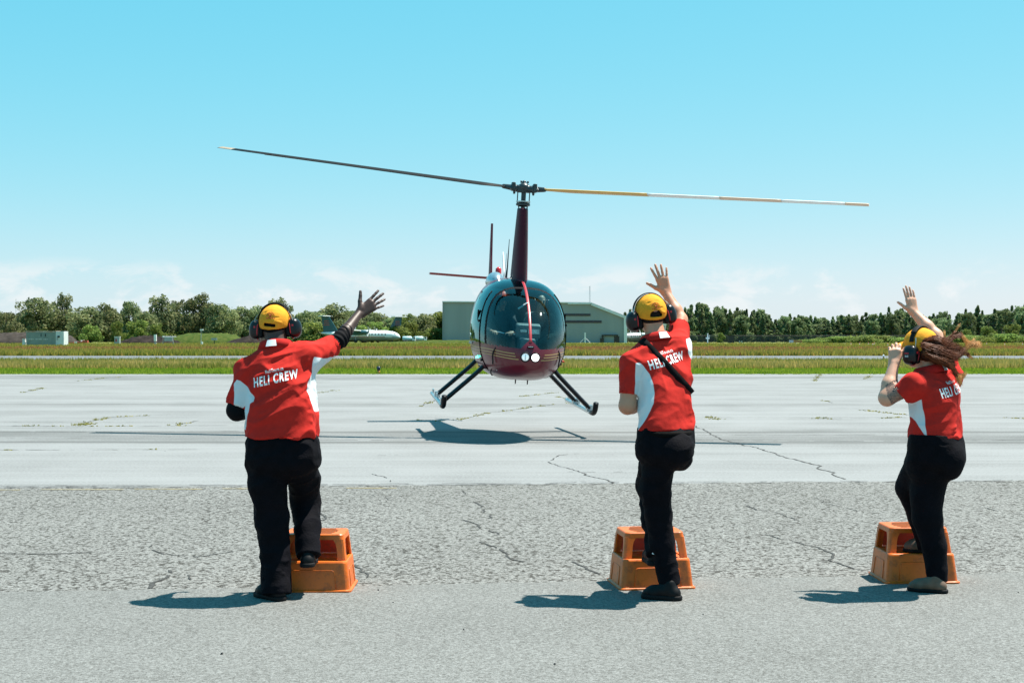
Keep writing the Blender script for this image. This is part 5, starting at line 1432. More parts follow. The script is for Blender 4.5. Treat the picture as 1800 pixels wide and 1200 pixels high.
# landing gear
for side in (-1, 1):
    for y in (-0.62, 0.75):
        P = catmull([(0.30 * side, y, 0.80), (0.50 * side, y, 0.70), (0.66 * side, y, 0.53), (1.16 * side, y, 0.06)], 6)
        V, F = tube(P, [(0.036, 0.085)] * len(P), 14, flat=(0.6 * side, 0, 0.8)); st = mk('skid_strut', V, F, M_HBLK, HEL)
        mb = MB(); mb.box((1.16 * side, y, 0.06), (0.045, 0.07, 0.05)); mb.build('strut_clamp', M_SILV, st)
    pts = catmull([(1.18 * side, 1.75, 0.0), (1.18 * side, 0.4, 0.0), (1.18 * side, -0.78, 0.0)], 10)
    V, F = tube(pts, 0.036, 14); sk = mk('skid_tube', V, F, M_SILV, HEL)
    pts = catmull([(1.18 * side, -0.76, 0.0), (1.18 * side, -0.92, 0.012), (1.18 * side, -1.03, 0.07), (1.18 * side, -1.08, 0.18)], 6)
    V, F = tube(pts, [(0.04, 0.042)] * len(pts), 14); mk('skid_toe', V, F, M_HBLK, sk)
    for y in (-0.5, 0.55, 1.5):
        mb = MB(); mb.box((1.18 * side, y, 0.05), (0.012, 0.10, 0.045)); mb.build('tow_lug', M_SILV, sk)
for x in (-0.05, 0.14):
    V, F = tube([(x, -0.7, 0.47), (x, -0.7, 0.39)], [0.012, 0.008], 6); mk('drain_tube', V, F, M_HBLK, HEL)
V, F = tube(catmull([cpt(-1.1, math.radians(-45), 0.004), cpt(-0.9, math.radians(-52), 0.004), cpt(-0.62, math.radians(-62), 0.004)], 6), 0.012, 6); mk('step_bar', V, F, M_HBLK, HEL)
V, F = tube(catmull([cpt(-1.1, math.radians(225), 0.004), cpt(-0.9, math.radians(232), 0.004), cpt(-0.62, math.radians(242), 0.004)], 6), 0.012, 6); mk('step_bar', V, F, M_HBLK, HEL)

# ================================================================== two-step plastic stools
def plastic(name, c):
    m = pmat(name, c, 0.42, 0.10, 7.0, bump=0.05, bscale=120, color2=tuple(x * 0.80 for x in c))
    N, L, p = nodes_of(m)
    # scuffs and grime
    src = p.inputs['Base Color'].links[0].from_socket
    t = N.new('ShaderNodeTexCoord'); n = N.new('ShaderNodeTexNoise'); n.inputs['Scale'].default_value = 22; n.inputs['Detail'].default_value = 8; n.inputs['Roughness'].default_value = 0.7
    L.new(t.outputs['Object'], n.inputs[0]); r = N.new('ShaderNodeMapRange'); r.inputs[1].default_value = 0.50; r.inputs[2].default_value = 0.72; r.inputs[4].default_value = 0.75
    L.new(n.outputs[0], r.inputs[0]); mx = N.new('ShaderNodeMix'); mx.data_type = 'RGBA'; L.new(r.outputs[0], mx.inputs[0]); L.new(src, mx.inputs[6]); mx.inputs[7].default_value = (0.16, 0.040, 0.010, 1)
    L.new(mx.outputs[2], p.inputs['Base Color'])
    p.inputs['Subsurface Weight'].default_value = 0.0
    return m
M_STOOL = plastic('worn_orange_plastic', (0.64, 0.126, 0.006))
M_STOOLD = pmat('dark_groove', (0.07, 0.028, 0.008), 0.8, 0.1, spec=0.1)
M_STOOLI = plastic('orange_red_plastic_inside', (0.55, 0.045, 0.012))
def rrect(hw, hd, r, n=5):
    P = []
    for cx, cy, a0 in ((hw - r, hd - r, 0), (-hw + r, hd - r, 90), (-hw + r, -hd + r, 180), (hw - r, -hd + r, 270)):
        for i in range(n + 1):
            a = math.radians(a0 + 90 * i / n); P.append((cx + r * math.cos(a), cy + r * math.sin(a)))
    return P
def loft_rings(rings, close_top=True, close_bot=False):
    n = len(rings[0]); V = [p for r in rings for p in r]; F = []
    for j in range(len(rings) - 1):
        for k in range(n): F.append((j * n + k, j * n + (k + 1) % n, (j + 1) * n + (k + 1) % n, (j + 1) * n + k))
    if close_top: F.append(tuple(range((len(rings) - 1) * n, len(rings) * n)))
    if close_bot: F.append(tuple(range(n - 1, -1, -1)))
    return V, F
def bevel_box_part(name, rings, mat, parent, **k):
    V, F = loft_rings(rings, **k); return mk(name, V, F, mat, parent, smooth=False)
Z1, Z2 = 0.186, 0.345
def stool(x, y, rz, label):
    """x, y = middle of the front foot edge"""
    r = empty('step_stool', (x, y, 0.010), (0, 0, rz)); tag(r, label, 'step stool', 'orange two step stools')
    D = 0.42
    def ring(hw, y0, y1, rad, z): return [(p[0], p[1] + (y0 + y1) / 2, z) for p in rrect(hw, (y1 - y0) / 2, rad)]
    # foot flange and lower tier walls
    V, F = loft_rings([ring(0.243, 0.0, D, 0.03, 0.0), ring(0.243, 0.0, D, 0.03, 0.010), ring(0.236, 0.006, D - 0.006, 0.03, 0.013), ring(0.230, 0.012, D - 0.012, 0.03, 0.016), ring(0.214, 0.030, D - 0.020, 0.03, Z1 - 0.012), ring(0.211, 0.034, D - 0.022, 0.03, Z1 - 0.003), ring(0.205, 0.040, D - 0.028, 0.028, Z1), ring(0.188, 0.056, D - 0.04, 0.025, Z1)], False)
    low = mk('lower_tier', V, F, M_STOOL, r, smooth=False)
    # tread, sunk a little
    V, F = loft_rings([ring(0.189, 0.055, D - 0.039, 0.025, Z1 - 0.001), ring(0.186, 0.058, D - 0.042, 0.025, Z1 - 0.006)]); mk('lower_tread', V, F, M_STOOL, r, False)
    for i in range(5):
        mb = MB(); mb.box((0, 0.075 + i * 0.022, Z1 - 0.0045), (0.15, 0.004, 0.003)); mb.build('tread_rib', M_STOOL, r)
    # raised arch outline on the front and the sides
    pts = [(0.0, 0.0), ] 
    def fy(z): return 0.012 + (0.030 - 0.012) * (z - 0.016) / (Z1 - 0.028)
    arch = [(-0.150, 0.02)] + [(-0.138 - 0.0 + 0.02 * (1 - math.cos(math.radians(a))) , 0.112 + 0.02 * math.sin(math.radians(a))) for a in range(0, 91, 18)] + [(0.138 - 0.02 * (1 - math.cos(math.radians(a))), 0.112 + 0.02 * math.sin(math.radians(a))) for a in range(90, -1, -18)] + [(0.150, 0.02)]
    V, F = tube([(q[0], fy(q[1]) - 0.001, q[1]) for q in arch], 0.0028, 6); mk('arch_moulding', V, F, M_STOOL, low)
    for s_ in (-1, 1):
        def fx(z): return s_ * (0.230 - 0.016 * (z - 0.016) / (Z1 - 0.028) + 0.001)
        V, F = tube([(fx(q[1]), D / 2 + q[0] * 0.72, q[1]) for q in arch], 0.0028, 6); mk('arch_moulding', V, F, M_STOOL, low)
    # upper tier: four corner posts, back panel, rim and slotted top
    yt0, yt1 = 0.088, D - 0.036
    yb0, yb1 = 0.062, D - 0.026
    def lerp(a, b, t): return a + (b - a) * t
    for sx in (-1, 1):
        for front in (1, 0):
            rings = []
            for t in np.linspace(0, 1, 6):
                hw = lerp(0.206, 0.190, t); yy = lerp(yb0, yt0, t) if front else lerp(yb1, yt1, t); z = lerp(Z1 - 0.004, Z2 - 0.030, t)
                w_ = 0.052; d_ = 0.045; sy = 1 if front else -1
                flare = 0.018 * math.exp(-((1 - t) / 0.16) ** 2)
                P = [(sx * hw, yy), (sx * (hw - 0.0), yy + sy * (d_ + flare)), (sx * (hw - 0.012), yy + sy * (d_ + flare)), (sx * (hw - 0.012), yy + sy * 0.012), (sx * (hw - w_ - flare), yy + sy * 0.012), (sx * (hw - w_ - flare), yy)]
                # rounded outer corner
                P[0] = (sx * (hw - 0.006), yy + sy * 0.002); P.insert(1, (sx * hw, yy + sy * 0.014)); P.insert(0, (sx * (hw - 0.018), yy))
                rings.append([(a, b, z) for a, b in P])
            V, F = loft_rings(rings, True, True); mk('corner_post', V, F, M_STOOL, r, False)
    mb = MB(); mb.box((0, yb1 - 0.010, (Z1 + Z2) / 2 - 0.01), (0.150, 0.006, (Z2 - Z1) / 2 - 0.012)); mb.build('back_panel', M_STOOLI, r)
    V, F = loft_rings([ring(0.191, yt0 - 0.001, yt1 + 0.001, 0.03, Z2 - 0.034), ring(0.186, yt0 + 0.003, yt1 - 0.002, 0.03, Z2 - 0.006), ring(0.181, yt0 + 0.008, yt1 - 0.007, 0.028, Z2)], True, True); mk('top', V, F, M_STOOL, r, False)
    for i in range(6):
        yy = yt0 + 0.04 + i * 0.042
        P = rrect(0.140 - 0.012 * abs(i - 2.5), 0.0090, 0.008, 3); V = [(p[0], p[1] + yy + 0.10 * p[0], Z2 + 0.0015) for p in P]
        mk('top_slot', V, [tuple(range(len(V)))], M_STOOLD, r, False)
    return r
S1 = (at(617, 1044, gy(1044))[0] - 0.243, gy(1044)); S2 = (at(1157, 1038.5, gy(1038.5))[0], gy(1039)); S3 = (at(1622, 1028, gy(1028))[0], gy(1028.5))
stool(S1[0], S1[1], 0.0, 'orange two step stool beside the left crew member')
stool(S2[0], S2[1], math.radians(8), 'orange two step stool at the foot of the middle crew member')
stool(S3[0], S3[1], math.radians(1), 'orange two step stool at the foot of the woman on the right')

# ================================================================== people
def skin(name, c, tattoo=False):
    m = pmat(name, c, 0.5, 0.10, 14.0, bump=0.06, bscale=160, color2=tuple(x * 0.86 for x in c))
    N, L, p = nodes_of(m)
    p.inputs['Subsurface Weight'].default_value = 0.06; p.inputs['Subsurface Radius'].default_value = (0.012, 0.004, 0.002)
    if tattoo:
        src = p.inputs['Base Color'].links[0].from_socket
        t = N.new('ShaderNodeTexCoord'); w = N.new('ShaderNodeTexVoronoi'); w.inputs['Scale'].default_value = 24; w.feature = 'F1'
        L.new(t.outputs['Object'], w.inputs['Vector']); mm = N.new('ShaderNodeMath'); mm.operation = 'MULTIPLY'; mm.inputs[1].default_value = 46; L.new(w.outputs['Distance'], mm.inputs[0])
        sn = N.new('ShaderNodeMath'); sn.operation = 'SINE'; L.new(mm.outputs[0], sn.inputs[0]); gt = N.new('ShaderNodeMath'); gt.operation = 'GREATER_THAN'; gt.inputs[1].default_value = -0.45; L.new(sn.outputs[0], gt.inputs[0])
        a = N.new('ShaderNodeAttribute'); a.attribute_name = 'tattoo'; ml = N.new('ShaderNodeMath'); ml.operation = 'MULTIPLY'; L.new(gt.outputs[0], ml.inputs[0]); L.new(a.outputs['Fac'], ml.inputs[1])
        mx = N.new('ShaderNodeMix'); mx.data_type = 'RGBA'; L.new(ml.outputs[0], mx.inputs[0]); L.new(src, mx.inputs[6]); mx.inputs[7].default_value = (0.022, 0.022, 0.026, 1); L.new(mx.outputs[2], p.inputs['Base Color'])
    return m
M_RSHIRT = masked_mat('red_polo_fabric', (0.46, 0.018, 0.012), (0.60, 0.64, 0.66), 'panel', 0.9)
M_RCOL = pmat('red_collar_fabric', (0.38, 0.013, 0.011), 0.9, 0.08, 30, 0.1, 200, spec=0.2)
M_WCOL = pmat('white_collar_patch', (0.66, 0.70, 0.72), 0.8, 0.04, 30, 0.1, 200, spec=0.2)
M_PRINT = pmat('white_shirt_print', (0.72, 0.75, 0.76), 0.7, 0.05, 90)
M_TROU = pmat('black_trouser_cloth', (0.0026, 0.0025, 0.0046), 0.85, 0.3, 18, 0.3, 90, spec=0.10)
M_SLEEVE = pmat('black_undersleeve', (0.0030, 0.0030, 0.0045), 0.8, 0.2, 22, 0.2, 120, spec=0.12)
M_SHOE = pmat('black_shoe_leather', (0.0030, 0.0030, 0.0040), 0.55, 0.3, 25, spec=0.2)
M_SOLE = pmat('black_rubber_sole', (0.005, 0.005, 0.006), 0.7, 0.2, 30, spec=0.2)
M_BOOT = pmat('tan_boot_leather', (0.115, 0.070, 0.045), 0.6, 0.2, 30)
M_CAP = pmat('golden_yellow_cap', (0.70, 0.290, 0.022), 0.85, 0.08, 30, 0.2, 150, spec=0.15)
M_LOGO = pmat('red_cap_embroidery', (0.30, 0.02, 0.012), 0.8, 0.1, 60)
M_MUFF = pmat('black_muff_shell', (0.004, 0.004, 0.006), 0.30, 0.15, 20, spec=0.35)
M_CUSH = pmat('muff_cushion', (0.004, 0.004, 0.005), 0.6, 0.1, 20, spec=0.2)
M_MRED = pmat('red_muff_ring', (0.40, 0.012, 0.02), 0.4, 0.05)
M_BAND = pmat('headband_pad', (0.005, 0.005, 0.006), 0.7, 0.2, 40, spec=0.2)
M_WIRE = pmat('headband_wire', (0.40, 0.40, 0.38), 0.3, 0.05, metallic=0.9)
M_HBLK2 = pmat('short_black_hair', (0.0025, 0.002, 0.002), 0.8, 0.3, 80, 0.4, 200, spec=0.1)
M_HBRN = pmat('short_dark_brown_hair', (0.014, 0.008, 0.006), 0.8, 0.3, 80, 0.4, 200, spec=0.15)
M_HRED = pmat('auburn_hair', (0.085, 0.016, 0.004), 0.5, 0.3, 20, color2=(0.17, 0.045, 0.010), spec=0.25)
M_HTIP = pmat('blond_hair_ends', (0.50, 0.24, 0.07), 0.5, 0.2, 20, spec=0.25)
M_STRAP = pmat('black_webbing', (0.004, 0.004, 0.005), 0.85, 0.15, 120, 0.2, 300, spec=0.08)
M_EYE = pmat('eye_white', (0.7, 0.68, 0.66), 0.2, 0.0)
M_LIP = None

def hand(F, wrist, d, dors, thumb_side, size=1.0, spread=1.0, curl=(8, 8, 8, 8), thumb_out=48, k=0.010, fat=1.0, thumb_lift=0.0):
    """d: towards the fingers; dors: out of the back of the hand; thumb_side: towards the thumb"""
    d = np.array(d, float); d /= np.linalg.norm(d); s = np.array(thumb_side, float); s -= d * (s @ d); s /= np.linalg.norm(s)
    n = np.cross(d, s); n = n if n @ np.array(dors) > 0 else -n
    w = np.array(wrist, float)
    offs = (0.030, 0.010, -0.011, -0.030); klen = (0.092, 0.096, 0.091, 0.083); fl = ((0.041, 0.026, 0.021), (0.045, 0.029, 0.022), (0.041, 0.027, 0.022), (0.033, 0.020, 0.019))
    rad = np.array((0.0098, 0.0100, 0.0095, 0.0086)) * size * fat; ang = (9, 2, -5, -13)
    for i in range(4):
        b = w + s * offs[i] * 0.62 * size; kn = w + d * klen[i] * size + s * offs[i] * size + n * (0.002 - 0.002 * abs(i - 1.2)) * size
        F.add(rcone(b, kn, 0.0150 * size, 0.0122 * size), 0.016)
    for i in range(4):
        kn = w + d * klen[i] * size + s * offs[i] * size
        a = math.radians(ang[i] * spread); f = d * math.cos(a) + s * math.sin(a); c = math.radians(curl[i]); cur = kn - f * 0.006; acc = c * 0.6; r0 = rad[i]
        for j, L in enumerate(fl[i]):
            dd = f * math.cos(acc) - n * math.sin(acc); nx = cur + dd * L * size * (1.1 if j == 0 else 1.0)
            F.add(rcone(cur, nx, r0, r0 * 0.92), 0.004 if j else 0.006); cur = nx; r0 *= 0.92; acc += c
    t0 = w + d * 0.018 * size + s * 0.020 * size; a = math.radians(thumb_out)
    t1d = d * math.cos(a) + s * math.sin(a) - n * 0.25 + n * thumb_lift; t1d /= np.linalg.norm(t1d)
    t1 = t0 + t1d * 0.046 * size; t2d = d * math.cos(a * 0.80) + s * math.sin(a * 0.80) - n * 0.10; t2d /= np.linalg.norm(t2d); t2 = t1 + t2d * 0.036 * size
    t3 = t2 + (t2d + s * 0.12) / np.linalg.norm(t2d + s * 0.12) * 0.027 * size
    F.add(rcone(t0, t1, 0.0185 * size, 0.0135 * size), 0.016).add(rcone(t1, t2, 0.0125 * size * fat, 0.0108 * size * fat), 0.005).add(rcone(t2, t3, 0.0108 * size * fat, 0.0088 * size * fat), 0.004)

def head(F, hc, R, nb, neck_r=0.056, jaw=1.0):
    r, f, u = R[:, 0], R[:, 1], R[:, 2]; P = lambda a, b, c: hc + r * a + f * b + u * c
    F.add(ell(P(0, -0.008, 0.030), (0.074, 0.094, 0.092), R)).add(ell(P(0, 0.030, -0.035), (0.058 * jaw, 0.062, 0.078), R), 0.03).add(ell(P(0, 0.055, -0.085), (0.030, 0.025, 0.020), R), 0.025)
    F.add(rcone(P(0, 0.086, 0.020), P(0, 0.104, -0.022), 0.009, 0.013), 0.010).add(ell(P(0, 0.080, -0.055), (0.024, 0.014, 0.011), R), 0.008)
    F.sub(ell(P(0, 0.099, -0.054), (0.022, 0.010, 0.0022), R), 0.003)
    for s_ in (-1, 1):
        F.sub(ell(P(0.032 * s_, 0.092, 0.012), (0.018, 0.012, 0.011), R), 0.010)
        F.add(ell(P(0.030 * s_, 0.080, 0.010), (0.0125, 0.012, 0.0115), R), 0.002)
        F.add(ell(P(0.032 * s_, 0.078, 0.030), (0.022, 0.012, 0.007), R), 0.010)
        F.add(ell(P(0.076 * s_, -0.005, -0.005), (0.010, 0.020, 0.032), R), 0.006)
    F.add(rcone(nb, P(0, -0.022, -0.045), neck_r * 1.08, neck_r), 0.03)

def shoe(F, FS, heel, toe, sole_z, ankle, w=0.044, boot=0.0):
    """upper in field F, sole in field FS; heel and toe given on the sole"""
    heel = np.array(heel, float); toe = np.array(toe, float); d = toe - heel; L = np.linalg.norm(d); d /= L; up = np.array([0, 0, 1.0])
    h1 = heel + d * 0.045 + up * 0.036; md = heel + d * L * 0.46 + up * 0.046; b = heel + d * L * 0.70 + up * 0.035; t = heel + d * (L - 0.043) + up * 0.029
    F.add(rcone(h1, md, w * 0.86, w * 0.84)).add(rcone(md, b, w * 0.84, w * 0.93), 0.02).add(rcone(b, t, w * 0.93, w * 0.72), 0.02)
    F.add(rcone(heel + d * 0.055 + up * 0.045, heel + d * 0.070 + up * 0.095, w * 0.82, w * 0.76), 0.02).add(rcone(heel + d * 0.085 + up * 0.072, b + up * 0.004, w * 0.62, w * 0.5), 0.03)
    for q, rr in ((heel + d * 0.040, w * 0.98), (heel + d * L * 0.36, w * 0.90), (heel + d * L * 0.68, w * 1.04), (heel + d * (L - 0.044), w * 0.88)): pass
    pts = [(heel + d * 0.042, w * 1.0), (heel + d * L * 0.38, w * 0.92), (heel + d * L * 0.68, w * 1.08), (heel + d * (L - 0.043), w * 0.92)]
    for (p0, r0), (p1, r1) in zip(pts[:-1], pts[1:]): FS.add(rcone(p0 + up * 0.012, p1 + up * 0.012, r0, r1), 0.01)

def feet(F, pairs):
    for h, t in pairs:
        d = (t - h) / np.linalg.norm(t - h); F.add(rcone(h + d * 0.07 + (0, 0, 0.10), h + d * 0.07 + (0, 0, 0.05), 0.026, 0.024), 0.02).add(rcone(h + d * 0.06 + (0, 0, 0.045), t - d * 0.075 + (0, 0, 0.036), 0.022, 0.020), 0.02)

def cap_parts(root, hc, R, voxel=0.0035, slit=False, seed=0.0):
    r, f, u = R[:, 0], R[:, 1], R[:, 2]; P = lambda a, b, c: hc + r * a + f * b + u * c
    lo = hc - 0.26; hi = hc + 0.26
    F = Field(lo, hi, voxel)
    F.add(ell(P(0, -0.002, 0.030), (0.0965, 0.115, 0.105), R))
    pn = -u + f * 0.30; pn /= np.linalg.norm(pn)
    F.keep(P(0, -0.11, -0.028), pn)
    F.sub(ell(P(0, -0.002, 0.028), (0.0895, 0.108, 0.098), R))
    # opening above the strap
    if slit: F.sub(sbox(P(-0.008, -0.115, 0.004), (0.036, 0.05, 0.009), R @ rotm((0, 1, 0), 8), 0.004))
    else: F.sub(ell(P(0.002, -0.115, 0.006), (0.040, 0.06, 0.030), R))
    V, Fa = F.mesh()
    # refill the strap below the arched opening
    if not slit:
        Fs = Field(lo, hi, voxel); Fs.add(ell(P(0, -0.002, 0.030), (0.0968, 0.1155, 0.105), R)); Fs.keep(P(0, -0.11, -0.028), pn); Fs.keep(P(0, -0.11, -0.006), -pn); Fs.sub(ell(P(0, -0.002, 0.028), (0.0895, 0.108, 0.098), R)); Fs.keep(P(0, -0.06, 0), f)
        Vs, Fsf = Fs.mesh()
    segs = [(P(0.06, -0.10, 0.05), P(-0.02, -0.115, 0.045), -0.003, 0.006), (P(0.07, -0.09, 0.015), P(0.01, -0.115, 0.03), 0.0035, 0.007), (P(-0.06, -0.09, 0.08), P(0.03, -0.09, 0.09), -0.0025, 0.006), (P(0.0, -0.12, 0.06), P(0.0, 0.0, 0.14), -0.0022, 0.003)]
    V = folds(V, Fa, segs, None, 0.0012, seed)
    c = mk('cap', V, Fa, M_CAP, root)
    if not slit: mk('cap_strap', Vs, Fsf, M_CAP, c)
    # brim
    V = []; Fb = []; n, m = 20, 7
    for zoff in (0.0, -0.004):
        for j in range(m):
            for i in range(n):
                a = math.radians(-72 + 144 * i / (n - 1)); t = j / (m - 1)
                x = 0.094 * math.sin(a); y = 0.108 * math.cos(a) + t * 0.075 * math.cos(a) ** 0.6; z = 0.052 - 0.020 * t - 0.55 * x * x / 0.094 * 1.0 * 0.35 - 0.012 * (1 - math.cos(a))
                V.append(P(x, y, z + zoff + 0.0))
    for j in range(m - 1):
        for i in range(n - 1):
            a = j * n + i; Fb.append((a, a + 1, a + n + 1, a + n)); b = a + n * m; Fb.append((b + n, b + n + 1, b + 1, b))
    for i in range(n - 1): a = (m - 1) * n + i; Fb.append((a, a + 1, a + 1 + n * m, a + n * m))
    mk('brim', V, Fb, M_CAP, c)
    V, Fa = tube([P(0, -0.002, 0.132), P(0, -0.002, 0.138)], [0.008, 0.004], 8); mk('cap_button', V, Fa, M_CAP, c)
    # little sunburst embroidery and the line of lettering under it
    dots = [(a, rr) for rr, n_, sp in ((0.016, 7, 150), (0.026, 8, 150)) for a in np.linspace(90 - sp / 2, 90 + sp / 2, n_)]
    mb = MB(); ex = 0.0985; 
    def back(x, z): 
        q = 1 - (x / 0.0965) ** 2 - ((z - 0.030) / 0.105) ** 2; return P(x, -0.002 - 0.115 * math.sqrt(max(q, 0.01)) - 0.003, z)
    for a, rr in dots:
        x, z = rr * math.cos(math.radians(a)), 0.058 + rr * math.sin(math.radians(a)); mb.tube([back(x * 0.92, 0.058 + (z - 0.058) * 0.86), back(x, z)], [0.0030, 0.0022], 5)
    mb.tube([back(-0.006, 0.058), back(0.006, 0.060)], 0.0045, 6)
    for i in range(7): mb.tube([back(-0.024 + i * 0.008, 0.0455 + 0.001 * (i % 2)), back(-0.0195 + i * 0.008, 0.0455)], 0.0028, 5)
    mb.build('embroidered_emblem', M_LOGO, c)
    return c

def muffs(root, hc, R, drop=-0.012, tilt=0.0, pad=True, off=0.118, logo=False):
    R = R @ rotm((0, 1, 0), tilt)
    r, f, u = R[:, 0], R[:, 1], R[:, 2]; P = lambda a, b, c: hc + r * a + f * b + u * c
    g = None
    band = []
    for s_ in (-1, 1):
        c = P(off * s_, 0.0, drop); F = Field(c - 0.1, c + 0.1, 0.0035)
        Rr = R @ rotm((0, 1, 0), -6 * s_)
        F.add(sbox(c, (0.038, 0.046, 0.060), Rr, 0.034)).add(ell(c + r * 0.008 * s_, (0.040, 0.044, 0.056), Rr), 0.01)
        V, Fa = F.mesh(); V = relax(V, Fa, 1); m_ = mk('ear_muff', V, Fa, M_MUFF, root)
        ring = [c + Rr @ np.array([-0.014 * s_, 0.0475 * math.cos(t), 0.062 * math.sin(t)]) for t in np.linspace(0, 2 * math.pi, 41)]
        V, Fa = tube(ring, [(0.0045, 0.0035)] * 41, 6, False); mk('red_ring', V, Fa, M_MRED, m_)
        F = Field(c - 0.1, c + 0.1, 0.004); F.add(sbox(P((off - 0.034) * s_, 0.0, drop), (0.017, 0.042, 0.054), Rr, 0.015)); V, Fa = F.mesh(); mk('cushion', V, Fa, M_CUSH, m_)
        mb = MB(); mb.tube(catmull([P(off * s_ * 0.86, -0.026, 0.075), P(off * s_ * 1.0, -0.036, 0.045), P(off * s_ * 1.02, -0.034, 0.0)], 6), 0.0028, 6); mb.build('wire_yoke', M_WIRE, m_)
        mb = MB(); mb.box(P(off * s_ * 1.02, -0.043, drop + 0.015), (0.006, 0.005, 0.006), R); mb.build('yoke_clip', M_MRED, m_)
        if logo:
            mb = MB(); mb.box(c + r * 0.0475 * s_ + u * 0.012, (0.001, 0.014, 0.004), Rr); mb.build('muff_mark', M_MRED, m_); mb = MB(); mb.box(c + r * 0.0475 * s_ - u * 0.006, (0.001, 0.012, 0.006), Rr); mb.build('muff_mark', M_GREYBOX, m_)
    arc = [P(0.1075 * math.sin(a), 0.0, 0.026 + 0.1150 * math.cos(a)) for a in np.radians(np.linspace(-78, 78, 40))]
    V, Fa = tube(arc, [(0.016, 0.0035)] * 40, 10, flat=f); hb_ = mk('headband', V, Fa, M_BAND, root)
    if pad:
        arc = [P(0.1110 * math.sin(a), 0.0, 0.026 + 0.1185 * math.cos(a)) for a in np.radians(np.linspace(-48, 48, 26))]
        V, Fa = tube(arc, [(0.020, 0.005)] * 26, 10, flat=f); mk('headband_pad', V, Fa, M_BAND, hb_)

def collar(root, nb, axis, R, rx, ry, h=0.042, seed=0, patch=(-0.030, 0.034)):
    """fold-over polo collar round the neck; opening at the front"""
    a = np.array(axis, float); a /= np.linalg.norm(a); r, f = R[:, 0], R[:, 1]
    r = r - a * (r @ a); r /= np.linalg.norm(r); f = np.cross(a, r)
    n = 60; prof = [(-0.010, -0.012), (-0.004, h * 0.9), (0.004, h), (0.013, h * 0.86), (0.030, -0.008), (0.024, -0.010)]
    V = []; m = len(prof); angs = np.radians(np.linspace(-152, 152, n))     # 0 = back
    def pt(an, o, z): return nb + r * (rx + o) * math.sin(an) - f * (ry + o) * math.cos(an) + a * z
    for i, an in enumerate(angs):
        wv = 0.003 * noise.noise((i * 0.22, seed, 0)); dr = -0.016 * (1 - math.cos(an)) * 0.5
        for o, z in prof: V.append(pt(an, o + wv * (o > 0.01), z + dr + (0.004 * noise.noise((i * 0.15, seed, 4)) if o > 0.02 else 0)))
    F = [(i * m + k, i * m + (k + 1) % m, (i + 1) * m + (k + 1) % m, (i + 1) * m + k) for i in range(n - 1) for k in range(m)] + [tuple(range(m)), tuple(range(n * m - 1, (n - 1) * m - 1, -1))]
    c = mk('collar', V, F, M_RCOL, root)
    V = []; w0, w1 = patch; k = 8
    for i in range(k + 1):
        an = (w0 + (w1 - w0) * i / k) / (rx + 0.02)
        for t in (0.0, 0.5, 1.0):
            o = 0.013 + (0.030 - 0.013) * t + 0.0022; z = h * 0.84 + (-0.006 - h * 0.84) * t; sk_ = (0.0 if t == 0 else 0.0); V.append(pt(an * (1 + 0.10 * t), o, z))
    F = [(i * 3 + j, i * 3 + j + 1, (i + 1) * 3 + j + 1, (i + 1) * 3 + j) for i in range(k) for j in range(2)]
    mk('collar_patch', V, F, M_WCOL, c)
    return c

def text_mesh(body, width, height, bold=0.02, squeeze=None):
    cu = bpy.data.curves.new('lettering', 'FONT'); cu.body = body; cu.size = 1.0; cu.offset = bold; cu.resolution_u = 3; cu.align_x = 'CENTER'; cu.align_y = 'CENTER'; cu.space_character = 1.22
    ob = bpy.data.objects.new('lettering_tmp', cu); COL.objects.link(ob)
    dg = bpy.context.evaluated_depsgraph_get(); me = bpy.data.meshes.new_from_object(ob.evaluated_get(dg))
    bpy.data.objects.remove(ob); bpy.data.curves.remove(cu)
    bm = bmesh.new(); bm.from_mesh(me); bpy.data.meshes.remove(me)
    co = np.array([v.co[:] for v in bm.verts]); mn, mx = co.min(0), co.max(0)
    for v in bm.verts:
        v.co.x = ((v.co.x - mn[0]) / (mx[0] - mn[0]) - 0.5) * width; v.co.y = ((v.co.y - mn[1]) / (mx[1] - mn[1]) - 0.5) * height; v.co.z = 0
    bmesh.ops.triangulate(bm, faces=bm.faces[:])
    for _ in range(4):
        es = [e for e in bm.edges if e.calc_length() > 0.010]
        if not es: break
        bmesh.ops.subdivide_edges(bm, edges=es, cuts=1); bmesh.ops.triangulate(bm, faces=bm.faces[:])
    V = np.array([v.co[:2] for v in bm.verts]); F = [[v.index for v in f.verts] for f in bm.faces]; bm.free()
    return V, F
def print_on(shirt_o, bvh, V2, F, origin, right, up, fwd, name='lettering', mat=None, shear=0.0, off=0.0042):
    """lay flat lettering on the cloth by casting along fwd from the plane at origin"""
    right, up, fwd = (np.array(q, float) / np.linalg.norm(q) for q in (right, up, fwd))
    out = []; ok = []
    for x, y in V2:
        p = np.array(origin) + right * (x + shear * y) + up * y - fwd * 0.5
        h = bvh.ray_cast(Vector(p), Vector(fwd), 1.2)
        if h[0] is None: out.append(p); ok.append(False)
        else: out.append(np.array(h[0]) + np.array(h[1]) * off * (1 if Vector(fwd).dot(h[1]) < 0 else -1)); ok.append(True)
    F = [f for f in F if all(ok[i] for i in f) and max(np.linalg.norm(out[f[i]] - out[f[i - 1]]) for i in range(3)) < 0.05]
    if F: mk(name, np.array(out), F, mat or M_PRINT, shirt_o, False)

def bounds(pts, m): A = np.array(pts); return A.min(0) - m, A.max(0) + m

def wear(root, name, Fd, mat, segs=(), ridge=None, fine=0.0012, seed=0.0, attr=None, rl=1):
    V, F = Fd.mesh(); V = relax(V, F, rl); V0 = V.copy(); V = folds(V, F, segs, ridge, fine, seed)
    o = mk(name, V, F, mat, root, attrs=({k: fn(V0) for k, fn in attr.items()} if attr else None))
    return o, V, F

